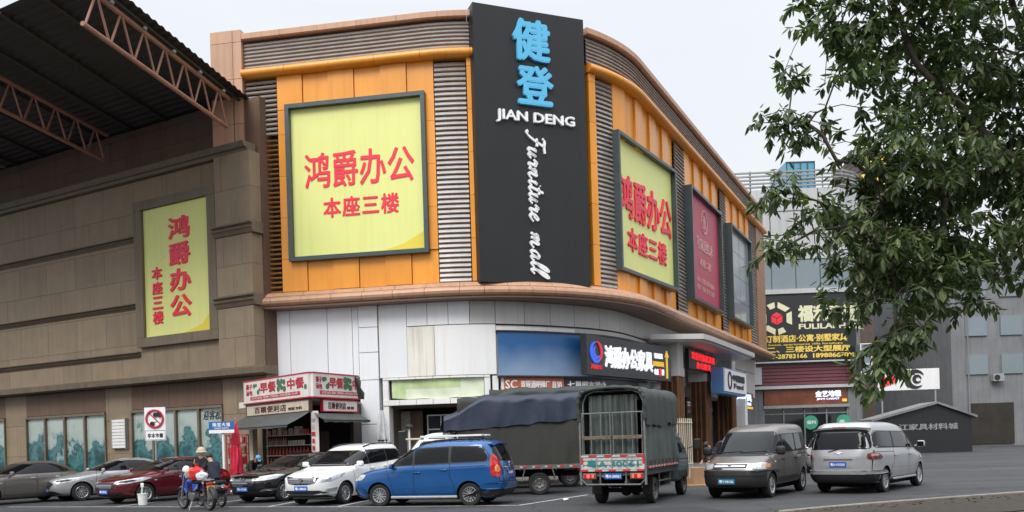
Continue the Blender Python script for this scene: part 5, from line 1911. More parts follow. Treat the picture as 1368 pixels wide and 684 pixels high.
class Car:
    def __init__(s, name, label, cat, loc, heading, keys, nf, wheels, paint, group=None, nr=None, lower=None):
        s.root = thing(name, label, cat, loc, heading, group)
        s.paint = paint
        s.keys, s.nf, s.nr = keys, nf, nr or nf
        s.wheels = wheels            # (x_front, x_rear, radius, tyre width, half track to outer face)
        s._body(lower)
    def slice_(s, z, xn, xt, w, K=14):
        def quarter(hx, n):
            d = []
            N = 240
            for i in range(N + 1):
                t = PI / 2 * i / N
                d.append((hx * math.cos(t) ** (2 / n) if i < N else 0.0, w * math.sin(t) ** (2 / n)))
            L = [0]
            for a, b in zip(d, d[1:]): L.append(L[-1] + math.hypot(b[0] - a[0], b[1] - a[1]))
            out = []
            j = 0
            for i in range(K + 1):
                g_ = i / K
                # finer where the corner is
                tt = L[-1] * g_
                while j < N - 1 and L[j + 1] < tt: j += 1
                f = (tt - L[j]) / max(1e-9, L[j + 1] - L[j])
                out.append((d[j][0] + (d[j + 1][0] - d[j][0]) * f, d[j][1] + (d[j + 1][1] - d[j][1]) * f))
            return out
        xm = (xn + xt) / 2
        qf = quarter(xn - xm, s.nf); qr = quarter(xm - xt, s.nr)
        ring = [(xm + x, y) for x, y in qf]
        ring += [(xm - x, y) for x, y in qr[::-1][1:]]
        ring += [(xm - x, -y) for x, y in qr[1:]]
        ring += [(xm + x, -y) for x, y in qf[::-1][1:-1]]
        return [Vector((x, y, z)) for x, y in ring]
    def _body(s, lower):
        ks = catmull(s.keys, 6)
        rings = [s.slice_(*k) for k in ks]
        n = len(rings[0])
        vs = [v for r in rings for v in r]
        fs = []
        for i in range(len(rings) - 1):
            for k in range(n):
                k2 = (k + 1) % n
                fs.append((i * n + k, i * n + k2, (i + 1) * n + k2, (i + 1) * n + k))
        # caps: bottom and roof
        vs.append(sum(rings[0], Vector()) / n); vs.append(sum(rings[-1], Vector()) / n)
        b, t = len(vs) - 2, len(vs) - 1
        m0 = (len(rings) - 1) * n
        for k in range(n):
            fs.append((b, (k + 1) % n, k)); fs.append((t, m0 + k, m0 + (k + 1) % n))
        s.bvh = BVHTree.FromPolygons([tuple(v) for v in vs], fs)
        me = bpy.data.meshes.new('body')
        me.from_pydata([tuple(v) for v in vs], [], fs)
        for mm in [s.paint, 'underbody'] + ([lower[1]] if lower else []): me.materials.append(MATS[mm])
        bm = bmesh.new(); bm.from_mesh(me)
        bmesh.ops.recalc_face_normals(bm, faces=bm.faces); bm.to_mesh(me); bm.free()
        zmin = s.keys[0][0]
        for p in me.polygons:
            if lower and p.center.z < lower[0]: p.material_index = 2
            if p.center.z < zmin + 0.005: p.material_index = 1
        tmp = bpy.data.objects.new('tmp_body', me); COL.objects.link(tmp)
        c = MB()
        xf, xr, R, tw, ht = s.wheels
        for x in (xf, xr):
            for sg in (1, -1):
                c.lathe([(0, ht - tw - 0.14), (R + 0.055, ht - tw - 0.14), (R + 0.055, ht + 0.6), (0, ht + 0.6)], (x, 0, R), 'Y', 28,
                        0, Matrix.Identity(3) if sg == 1 else Matrix.Rotation(PI, 3, 'X'))
        # lathe along Y maps h to +y
        cut = c.build('tmp_cut', 'underbody')
        md = tmp.modifiers.new('b', 'BOOLEAN'); md.operation = 'DIFFERENCE'; md.object = cut; md.solver = 'EXACT'
        md.material_mode = 'TRANSFER'
        dg = bpy.context.evaluated_depsgraph_get(); dg.update()
        nm = bpy.data.meshes.new_from_object(tmp.evaluated_get(dg))
        nm.name = 'body'
        for p in nm.polygons: p.use_smooth = True
        nm.set_sharp_from_angle(angle=math.radians(32))
        bpy.data.objects.remove(tmp); bpy.data.objects.remove(cut)
        s.body = bpy.data.objects.new('body', nm); COL.objects.link(s.body); s.body.parent = s.root
    # --- projection on the body
    def hit(s, phi, a, z, off=0.0, back=False):
        d = Vector((math.cos(phi), math.sin(phi), 0)); r = Vector((-math.sin(phi), math.cos(phi), 0))
        o = d * 8 + r * a + Vector((0, 0, z))
        h, nrm, _, _ = s.bvh.ray_cast(o, -d)
        if h is None: return None
        if nrm.dot(d) < 0: nrm = -nrm
        return h + nrm * off
    def hit_top(s, x, y, off=0.0):
        h, nrm, _, _ = s.bvh.ray_cast(Vector((x, y, 8)), Vector((0, 0, -1)))
        if h is None: return None
        if nrm.z < 0: nrm = -nrm
        return h + nrm * off
    def decal(s, name, m, phi, poly, off=0.006, parent=None, r=0.03, rings=7, top=False, step=0.05):
        p = dens(rounded(poly, r), step)
        cx = sum(q[0] for q in p) / len(p); cz = sum(q[1] for q in p) / len(p)
        f = (lambda a, z, o: s.hit_top(a, z, o)) if top else (lambda a, z, o: s.hit(phi, a, z, o))
        c = f(cx, cz, off)
        if c is None: return None
        vs, fs = [c], []
        n = len(p)
        last = c
        for k in range(1, rings + 1):
            t = k / rings
            for (a, z) in p:
                h = f(cx + (a - cx) * t, cz + (z - cz) * t, off)
                if h is None: h = vs[-n] if len(vs) > n else last
                last = h
                vs.append(h)
        for i in range(n): 
            h = f(p[i][0], p[i][1], -0.01)
            vs.append(h if h is not None else vs[1 + (rings - 1) * n + i])
        for i in range(n):
            i2 = (i + 1) % n
            fs.append((0, 1 + i, 1 + i2))
            for k in range(rings):
                fs.append((1 + k * n + i, 1 + (k + 1) * n + i, 1 + (k + 1) * n + i2, 1 + k * n + i2))
        mb = MB(); mb.add(vs, fs)
        return mb.build(name, m, parent or s.root, smooth=True, local=True, sharp=35)
    def side(s, name, m, sg, poly, off=0.006, parent=None, r=0.03, **k):
        return s.decal(name, m, sg * PI / 2, [(-x * sg, z) for x, z in poly], off, parent, r, **k)
    def line(s, mb, phi, pts, w=0.012, off=0.004, mi=0, top=False):
        p = dens(pts, 0.04, False)
        f = (lambda a, z, o: s.hit_top(a, z, o)) if top else (lambda a, z, o: s.hit(phi, a, z, o))
        vs, fs = [], []
        for i, (a, z) in enumerate(p):
            u, v = p[max(0, i - 1)], p[min(len(p) - 1, i + 1)]
            dx, dz = v[0] - u[0], v[1] - u[1]
            l = math.hypot(dx, dz) or 1
            for sg in (-1, 1):
                h = f(a - dz / l * w / 2 * sg, z + dx / l * w / 2 * sg, off)
                if h is None: return
                vs.append(h)
        for i in range(len(p) - 1): fs.append((2 * i, 2 * i + 1, 2 * i + 3, 2 * i + 2))
        mb.add(vs, fs, mi)
    def side_line(s, mb, sg, pts, w=0.012, off=0.004, mi=0):
        s.line(mb, sg * PI / 2, [(-x * sg, z) for x, z in pts], w, off, mi)
    def add_wheels(s, spokes=7, rim='alloy', steel=False):
        xf, xr, R, tw, ht = s.wheels
        for x in (xf, xr):
            for sg in (1, -1):
                add_wheel(s.root, (x, sg * (ht - tw / 2), R), R, tw, sg, spokes, rim, steel)
    def mirror(s, x, z, y, m, size=(0.10, 0.20, 0.15)):
        for sg in (1, -1):
            mb = MB()
            mb.bbox((x, sg * (y + size[1] * 0.55), z), (size[0] * 0.9, size[1], size[2] * 0.95), min(size) * 0.38, seg=3)
            mb.tube([(x + 0.02, sg * (y - 0.06), z - 0.06), (x, sg * (y + 0.06), z - 0.02)], 0.025, 8)
            o = mb.build('wing_mirror', m, s.root, smooth=True, local=True)
            g_ = MB()
            g_.bbox((x - size[0] * 0.45, sg * (y + size[1] * 0.55), z), (0.012, size[1] * 0.8, size[2] * 0.72), 0.005)
            g_.build('mirror_glass', 'car_glass', o, smooth=True, local=True)
    def handles(s, pts, m='chrome', sides=(1, -1)):
        for sg in sides:
            for (x, z) in pts:
                h = s.hit(sg * PI / 2, -x * sg, z, 0.02)
                mb = MB()
                mb.bbox(h, (0.19, 0.035, 0.035), 0.012)
                mb.build('door_handle', m, s.root, smooth=True, local=True)
    def plate(s, phi, a, z, text, m='plate_blue', w=0.44, h=0.14, tilt=0.0, out=0.015):
        q = s.hit(phi, a, z, out)
        d = Vector((math.cos(phi), math.sin(phi), 0)); r = Vector((-math.sin(phi), math.cos(phi), 0))
        def P(u, v, o): return q + r * (u - w / 2) + Vector((0, 0, v - h / 2)) + d * o
        mb = MB(); mb.obox(P, 0, w, 0, h, -0.02, 0.012)
        o = mb.build('number_plate', m, s.root, local=True)
        mb = MB(); put_text(mb, text, P, 0.03, w - 0.03, 0.028, h - 0.028, 0.012, 0.004, 0.03)
        mb.build('plate_lettering', 'plate_white', o, local=True)
        return o
    def wiper(s, phi, a0, z0, a1, z1, name='wiper'):
        p = [s.hit(phi, a0 + (a1 - a0) * t / 6, z0 + (z1 - z0) * t / 6, 0.02) for t in range(7)]
        p = [q for q in p if q is not None]
        if len(p) < 2: return
        mb = MB(); mb.tube(p, 0.010, 5)
        mb.build(name, 'black_plastic', s.root, local=True)
    def under(s):
        xf, xr, R, tw, ht = s.wheels
        mb = MB()
        mb.box(((xf + xr) / 2, 0, 0.24), (xf - xr + 1.0, ht * 1.3, 0.16))
        for x in (xf, xr): mb.tube([(x, -ht + 0.1, R), (x, ht - 0.1, R)], 0.05, 8)
        mb.build('underbody', 'underbody', s.root, local=True)
def win_poly_trim(c, sg, poly, grow=0.028):
    cx = sum(p[0] for p in poly) / len(poly); cz = sum(p[1] for p in poly) / len(poly)
    out = []
    for x, z in poly:
        l = math.hypot(x - cx, z - cz)
        out.append((x + (x - cx) / l * grow, z + (z - cz) / l * grow))
    return out

WHEEL_CACHE = {}
def add_wheel(root, c, R, tw, sg, spokes=7, rim='alloy', steel=False):
    e = bpy.data.objects.new('wheel', None); e.empty_display_size = 0.1
    COL.objects.link(e); e.parent = root; e.location = c
    if sg < 0: e.rotation_euler = (0, 0, PI)
    key = (round(R, 3), round(tw, 3), spokes, rim, steel)
    if key not in WHEEL_CACHE:
        h = tw / 2
        t = MB()
        t.lathe([(R * 0.64, -h * .9), (R * .72, -h), (R * .93, -h), (R * .985, -h * .8), (R, -h * .5), (R, h * .5), (R * .985, h * .8), (R * .93, h), (R * .80, h * 1.04), (R * .72, h), (R * .64, h * .9), (R * .64, -h * .9)], (0, 0, 0), 'Y', 36)
        to = t.build('tyre', 'rubber', e, smooth=True, local=True)
        m = MB()
        r0 = R * 0.66
        m.lathe([(r0, h * .88), (r0 * .96, h * .95), (r0 * .92, h * .85), (r0 * .9, h * .2), (r0 * .9, -h * .6), (r0, -h * .6), (r0, h * .88)], (0, 0, 0), 'Y', 36, 0)
        if steel:
            m.lathe([(0, h * .25), (r0 * .22, h * .25), (r0 * .3, h * .35), (r0 * .62, h * .5), (r0 * .9, h * .3), (r0 * .9, h * .2), (0, h * .1)], (0, 0, 0), 'Y', 32, 0)
            m.lathe([(0, h * .75), (r0 * .16, h * .72), (r0 * .2, h * .3), (r0 * .2, h * .1)], (0, 0, 0), 'Y', 16, 0)
            for i in range(spokes):
                a = 2 * PI * i / spokes
                m.lathe([(0, h * .52), (r0 * .10, h * .52), (r0 * .10, h * .3)], (r0 * .62 * math.cos(a), 0, r0 * .62 * math.sin(a)), 'Y', 10, 1)
        else:
            m.lathe([(0, h * .82), (r0 * .14, h * .80), (r0 * .2, h * .66), (r0 * .2, h * .2)], (0, 0, 0), 'Y', 20, 0)
            m.lathe([(0, -h * .1), (r0 * .9, -h * .1), (r0 * .9, -h * .2), (0, -h * .2)], (0, 0, 0), 'Y', 24, 1)
            for i in range(spokes):
                a = 2 * PI * i / spokes
                for da in (-0.10, 0.10) if spokes <= 7 else (0,):
                    ca, sa = math.cos(a), math.sin(a); cb, sb = math.cos(a + da * 2.2), math.sin(a + da * 2.2)
                    w = r0 * (0.075 if spokes <= 7 else 0.08)
                    tx, tz = -sa, ca
                    p0 = (r0 * .15 * ca, r0 * .15 * sa); p1 = (r0 * .92 * cb, r0 * .92 * sb)
                    vs = []
                    for (px, pz), wy, y0, y1 in ((p0, w, h * .3, h * .72), (p1, w * 1.25, h * .3, h * .84)):
                        vs += [(px + tx * wy, y0, pz + tz * wy), (px - tx * wy, y0, pz - tz * wy), (px - tx * wy * .6, y1, pz - tz * wy * .6), (px + tx * wy * .6, y1, pz + tz * wy * .6)]
                    m.add(vs, [(0, 1, 2, 3), (7, 6, 5, 4), (0, 4, 5, 1), (1, 5, 6, 2), (2, 6, 7, 3), (3, 7, 4, 0)], 0)
        ro = m.build('rim', [rim, 'underbody'], e, smooth=True, local=True, sharp=30)
        WHEEL_CACHE[key] = (to.data, ro.data)
    else:
        for nm, me in zip(('tyre', 'rim'), WHEEL_CACHE[key]):
            o = bpy.data.objects.new(nm, me); COL.objects.link(o); o.parent = e
    return e
def heading(dx, dy): return math.atan2(dy, dx)
def place_by(front, axis, front_x):
    """world location of the car's origin from one point on its centre line"""
    return (front[0] - axis[0] * front_x, front[1] - axis[1] * front_x, 0)

# ------------------------------------------------ blue people carrier
def blue_van():
    keys = [(0.20, 1.90, -1.95, 0.74), (0.27, 2.06, -2.08, 0.80), (0.42, 2.15, -2.17, 0.835), (0.60, 2.17, -2.20, 0.848), (0.76, 2.12, -2.19, 0.85),
            (0.88, 1.98, -2.16, 0.848), (0.97, 1.70, -2.14, 0.845), (1.04, 1.30, -2.12, 0.835), (1.10, 1.08, -2.10, 0.82), (1.30, 0.80, -2.02, 0.785),
            (1.50, 0.46, -1.92, 0.735), (1.60, 0.24, -1.86, 0.70), (1.67, -0.06, -1.80, 0.64), (1.715, -0.5, -1.66, 0.52), (1.735, -0.8, -1.4, 0.30)]
    ax = Vector((-0.957, 0.29, 0)).normalized()
    n = Vector((-ax.y, ax.x, 0))                 # car's left
    # left wheels stand on (-3.71, 23.27) and (-1.25, 22.55)
    mid = Vector((-2.40, 22.93, 0)) - n * 0.78
    c = Car('parked_car', 'blue people carrier with white boards on its roof rack', 'car', mid + ax * -0.02, heading(ax.x, ax.y), keys, 6.0,
            (1.30, -1.29, 0.305, 0.19, 0.80), 'paint_blue')
    c.add_wheels(7); c.under()
    for sg in (1, -1):
        ps = [[(1.02, 1.085), (0.52, 1.44), (0.36, 1.50), (0.30, 1.51), (0.30, 1.115)],
              [(0.24, 1.12), (0.24, 1.515), (-0.72, 1.555), (-0.72, 1.155)],
              [(-0.80, 1.16), (-0.80, 1.555), (-1.62, 1.53), (-1.78, 1.32), (-1.80, 1.21), (-1.72, 1.175)]]
        c.side('window_seal', 'black_plastic', sg, [(1.09, 1.06), (0.55, 1.47), (0.30, 1.545), (-0.75, 1.585), (-1.66, 1.565), (-1.83, 1.33), (-1.85, 1.19), (-1.72, 1.145), (-0.7, 1.12)], 0.004, r=0.06)
        for p in ps: c.side('side_window', 'car_glass', sg, p, 0.010, r=0.05)
        m = MB()
        for ln in ([(0.27, 1.10), (0.27, 0.36)], [(1.05, 1.05), (1.06, 0.95), (0.92, 0.60), (0.88, 0.33)], [(-0.76, 1.13), (-0.76, 0.75), (-0.86, 0.60), (-0.92, 0.33)], [(0.90, 0.335), (-0.92, 0.335)], [(-0.76, 1.02), (-1.75, 1.06)]):
            c.side_line(m, sg, ln, 0.012)
        m.build('door_seam', 'seam', c.root, local=True)
        m = MB()
        c.side_line(m, sg, [(1.55, 0.88), (0.6, 0.93), (-0.6, 0.965), (-1.8, 0.98)], 0.02, 0.006)
        c.side_line(m, sg, [(0.85, 0.47), (-0.9, 0.52)], 0.02, 0.006)
        m.build('body_crease', 'paint_blue', c.root, local=True)
        m = MB()
        m.bbox((0.0, sg * 0.80, 0.245), (1.9, 0.07, 0.07), 0.02); m.build('side_step', 'galv', c.root, local=True)
        c.decal('headlight', 'lamp_clear', sg * 0.75, [(sg * (x - 0.78), z) for x, z in ((-0.30, 0.70), (0.14, 0.72), (0.22, 0.86), (0.1, 0.87), (-0.25, 0.80))], 0.008, r=0.05)
        # tall rear lamps round the corner
        ph = PI - sg * 0.80
        a = sg * 0.0
        pl_ = [(-0.12, 0.80), (0.06, 0.74), (0.16, 0.80), (0.17, 1.0), (0.11, 1.22), (0.02, 1.35), (-0.05, 1.34), (-0.13, 1.1)]
        if sg < 0: pl_ = [(-x, z) for x, z in pl_]
        off_ = -0.93 * sg
        lo = c.decal('tail_light', 'lamp_red', ph, [(x + off_ * -1.0, z) for x, z in pl_], 0.014, r=0.05, step=0.03)
        c.decal('reverse_lamp', 'lamp_amber', ph, [(x * 0.55 + off_ * -1.0 + 0.05 * (1 if sg > 0 else -1), 0.96 + (z - 1.02) * 0.32) for x, z in pl_], 0.020, lo, r=0.03, step=0.03)
    c.decal('windscreen', 'car_glass', 0, [(-0.70, 1.12), (0.70, 1.12), (0.62, 1.52), (-0.62, 1.52)], 0.008, r=0.08)
    c.decal('rear_window', 'car_glass', PI, [(-0.66, 1.16), (0.66, 1.16), (0.58, 1.53), (-0.58, 1.53)], 0.010, r=0.08)
    m = MB()
    c.line(m, PI, [(-0.70, 1.12), (-0.66, 0.62), (0.66, 0.62), (0.70, 1.12)], 0.014)
    m.build('tailgate_seam', 'seam', c.root, local=True)
    m = MB()
    q = c.hit(PI, 0, 0.96, 0.0)
    m.bbox((q.x - 0.012, 0, 0.985), (0.03, 0.75, 0.05), 0.012); m.build('tailgate_trim', 'chrome', c.root, smooth=True, local=True)
    m = MB()
    m.lathe([(0.0, 0), (0.055, 0), (0.055, 0.012), (0, 0.012)], (q.x - 0.03, 0, 1.075), 'X', 16); m.build('badge', 'chrome', c.root, local=True)
    c.plate(PI, 0.0, 0.84, '粤A·72K8V')
    c.wiper(PI, 0.1, 1.16, -0.35, 1.21, 'rear_wiper')
    m = MB()        # bumper and dark skirt
    for i in range(21):
        pass
    c.decal('rear_bumper', 'paint_blue', PI, [(-0.82, 0.44), (0.82, 0.44), (0.82, 0.60), (-0.82, 0.60)], 0.045, r=0.05)
    c.decal('bumper_skirt', 'black_plastic', PI, [(-0.80, 0.26), (0.80, 0.26), (0.82, 0.43), (-0.82, 0.43)], 0.03, r=0.04)
    for sg in (1, -1): c.side('bumper_corner', 'black_plastic', sg, [(-1.66, 0.25), (-2.08, 0.25), (-2.12, 0.40), (-1.64, 0.34)], 0.012, r=0.03)
    c.decal('front_bumper', 'black_plastic', 0, [(-0.78, 0.27), (0.78, 0.27), (0.80, 0.50), (-0.80, 0.50)], 0.012, r=0.04)
    c.decal('grille', 'black_plastic', 0, [(-0.40, 0.62), (0.40, 0.62), (0.44, 0.74), (-0.44, 0.74)], 0.010, r=0.04)
    # spoiler at the roof end
    m = MB()
    vs = []
    for j, (dx, dz) in enumerate(((0.12, 0.0), (-0.02, 0.015), (-0.20, -0.02), (-0.19, -0.045), (0.0, -0.03))):
        for i in range(9):
            y = -0.60 + 1.2 * i / 8
            vs.append((-1.78 + dx + 0.05 * (abs(y) / 0.6) ** 3, y, 1.655 + dz - 0.055 * (abs(y) / 0.6) ** 3))
    fs = [(j * 9 + i, j * 9 + i + 1, ((j + 1) % 5) * 9 + i + 1, ((j + 1) % 5) * 9 + i) for j in range(5) for i in range(8)]
    m.add(vs, fs); m.build('spoiler', 'paint_blue', c.root, smooth=True, local=True)
    for sg in (1, -1):
        m = MB()
        pts = [c.hit_top(x, sg * 0.52, 0.05) for x in (0.1, -0.3, -0.7, -1.1, -1.5)]
        m.tube(pts, 0.018, 8)
        for p in pts[::2]: m.tube([p, p - Vector((0, 0, 0.07))], 0.02, 6)
        m.build('roof_rail', 'black_plastic', c.root, local=True)
    for x in (-0.1, -1.25):
        m = MB(); m.bbox((x, 0, 1.80), (0.05, 1.16, 0.03), 0.008)
        m.build('rack_bar', 'black_plastic', c.root, local=True)
    c.mirror(0.86, 1.08, 0.80, 'paint_blue'); c.handles([(0.16, 0.90), (-0.60, 0.955)], 'paint_blue')
    return c
cb = blue_van()
R_ = Matrix.Rotation(cb.root.rotation_euler.z, 3, 'Z')
def on_car(c, p): return Vector(c.root.location) + Matrix.Rotation(c.root.rotation_euler.z, 3, 'Z') @ Vector(p)
m = MB()
m.bbox(on_car(cb, (-0.62, 0.16, 1.852)), (1.75, 0.34, 0.05), 0.008, cb.root.rotation_euler.z + 0.02)
solo(m, 'board', 'board_white', 'longer white board strapped on the blue car roof rack', 'board')
m = MB()
m.bbox(on_car(cb, (-0.75, -0.24, 1.85)), (1.55, 0.30, 0.045), 0.008, cb.root.rotation_euler.z - 0.03)
solo(m, 'board', 'board_white', 'shorter white board on the far side of the blue car roof rack', 'board')
m = MB()
m.bbox(on_car(cb, (0.50, 0.12, 1.80)), (0.45, 0.26, 0.05), 0.01, cb.root.rotation_euler.z)
solo(m, 'board', 'kiosk_cream', 'short cream wooden board lying ahead of the white boards on the blue roof', 'board')

# ------------------------------------------------ white people carrier
def white_van():
    keys = [(0.20, 2.05, -2.05, 0.76), (0.28, 2.22, -2.18, 0.83), (0.42, 2.30, -2.28, 0.87), (0.60, 2.33, -2.32, 0.885), (0.74, 2.30, -2.31, 0.89),
            (0.84, 2.20, -2.28, 0.888), (0.93, 1.92, -2.26, 0.885), (1.00, 1.55, -2.24, 0.878), (1.06, 1.25, -2.22, 0.865), (1.12, 1.08, -2.20, 0.85), (1.32, 0.72, -2.12, 0.80),
            (1.50, 0.36, -2.0, 0.745), (1.60, 0.10, -1.93, 0.70), (1.67, -0.18, -1.85, 0.63), (1.715, -0.6, -1.7, 0.50), (1.735, -0.9, -1.4, 0.30)]
    a = math.radians(24)
    ax = Vector((-math.sin(a), -math.cos(a), 0)); n = Vector((-ax.y, ax.x, 0))
    loc = Vector((-4.85, 24.87, 0)) - n * 0.83 - ax * 1.36
    c = Car('parked_car', 'white people carrier parked nose out beside the blue one', 'car', loc, heading(ax.x, ax.y), keys, 5.0, (1.36, -1.39, 0.32, 0.2, 0.845), 'paint_white')
    c.add_wheels(10); c.under()
    for sg in (1, -1):
        c.side('window_seal', 'black_plastic', sg, [(1.08, 1.075), (0.42, 1.46), (0.1, 1.545), (-0.9, 1.565), (-1.7, 1.545), (-2.02, 1.30), (-1.95, 1.235), (-0.7, 1.15)], 0.004, r=0.06)
        for p in ([(0.98, 1.10), (0.42, 1.43), (0.22, 1.49), (0.16, 1.50), (0.16, 1.125)], [(0.09, 1.13), (0.09, 1.51), (-0.86, 1.535), (-0.86, 1.19)], [(-0.93, 1.195), (-0.93, 1.535), (-1.66, 1.515), (-1.93, 1.31), (-1.90, 1.265)]):
            c.side('side_window', 'car_glass', sg, p, 0.010, r=0.05)
        m = MB()
        for ln in ([(0.12, 1.09), (0.12, 0.36)], [(1.0, 1.05), (1.0, 0.95), (0.92, 0.6), (0.9, 0.34)], [(-0.90, 1.15), (-0.90, 0.75), (-0.98, 0.6), (-1.0, 0.34)], [(0.9, 0.335), (-1.0, 0.335)]):
            c.side_line(m, sg, ln, 0.012)
        m.build('door_seam', 'seam', c.root, local=True)
        pl_ = [(-0.30, 0.66), (0.06, 0.70), (0.30, 0.80), (0.42, 0.92), (0.20, 0.90), (-0.22, 0.80)]
        if sg < 0: pl_ = [(-x, z) for x, z in pl_]
        lo = c.decal('headlight', 'lamp_clear', sg * 0.55, [(x + sg * -0.42 + sg * 0.02, z) for x, z in pl_], 0.010, r=0.05)
        c.decal('headlight_bulb', 'chrome', sg * 0.55, [(x * 0.28 + sg * -0.44, 0.775 + (z - 0.79) * 0.5) for x, z in pl_], 0.016, lo, r=0.03)
        fg = [(-0.16, 0.40), (0.16, 0.43), (0.20, 0.52), (-0.12, 0.48)]
        if sg < 0: fg = [(-x, z) for x, z in fg]
        c.decal('fog_lamp', 'lamp_clear', sg * 0.5, [(x + sg * -0.30 + 0 * sg, z) for x, z in fg], 0.016, r=0.03)
        c.decal('tail_light', 'lamp_red', PI - sg * 0.6, [((x + 0.55) * sg, z) for x, z in ((-0.1, 0.85), (0.1, 0.85), (0.1, 1.2), (-0.05, 1.3))], 0.012)
        m = MB()
        pts = [c.hit_top(x, sg * 0.56, 0.035) for x in (0.0, -0.4, -0.8, -1.2, -1.6)]
        m.tube(pts, 0.02, 8); m.build('roof_rail', 'black_plastic', c.root, local=True)
    c.decal('windscreen', 'car_glass', 0, [(-0.745, 1.14), (0.745, 1.14), (0.64, 1.53), (-0.64, 1.53)], 0.008, r=0.09)
    c.decal('cowl', 'black_plastic', 0, [(-0.74, 1.085), (0.74, 1.085), (0.745, 1.13), (-0.745, 1.13)], 0.006, r=0.02)
    c.decal('rear_window', 'car_glass', PI, [(-0.66, 1.2), (0.66, 1.2), (0.6, 1.54), (-0.6, 1.54)], 0.008, r=0.08)
    gr = c.decal('grille', 'black_plastic', 0, [(-0.56, 0.80), (-0.44, 0.64), (-0.2, 0.60), (0.2, 0.60), (0.44, 0.64), (0.56, 0.80), (0.3, 0.785), (-0.3, 0.785)], 0.010, r=0.04)
    m = MB()
    for z in (0.66, 0.71, 0.76): c.line(m, 0, [(-0.47, z), (0.47, z)], 0.012, 0.020)
    c.line(m, 0, [(-0.58, 0.815), (-0.3, 0.798), (0.3, 0.798), (0.58, 0.815)], 0.022, 0.016)
    m.build('grille_bar', 'chrome', gr, local=True)
    m = MB()
    q = c.hit(0, 0, 0.70, 0.03)
    for pts in (((-0.07, 0.06), (-0.02, 0.075), (0.0, -0.08)), ((0.07, 0.06), (0.02, 0.075), (0.0, -0.08)), ((-0.03, 0.085), (0.03, 0.085), (0.0, 0.0))):
        m.plate([Vector((q.x, y, q.z + z)) for y, z in pts], (1, 0, 0), 0.015)
    m.build('badge', 'chrome', c.root, local=True)
    c.decal('lower_grille', 'black_plastic', 0, [(-0.72, 0.38), (-0.4, 0.335), (0.4, 0.335), (0.72, 0.38), (0.55, 0.44), (-0.55, 0.44)], 0.012, r=0.03)
    m = MB(); c.line(m, 0, [(-0.74, 0.375), (-0.4, 0.325), (0.4, 0.325), (0.74, 0.375)], 0.02, 0.018); m.build('bumper_trim', 'chrome', c.root, local=True)
    c.decal('bumper_skirt', 'black_plastic', 0, [(-0.80, 0.24), (0.80, 0.24), (0.80, 0.31), (-0.80, 0.31)], 0.012, r=0.02)
    c.plate(0, 0.0, 0.50, '粤L·28A63')
    c.mirror(0.80, 1.14, 0.86, 'paint_white', (0.13, 0.22, 0.17)); c.handles([(0.0, 0.98), (-0.75, 1.02)], 'chrome')
    c.wiper(0, -0.6, 1.15, 0.0, 1.17); c.wiper(0, 0.05, 1.15, 0.6, 1.17)
    return c
cw = white_van()

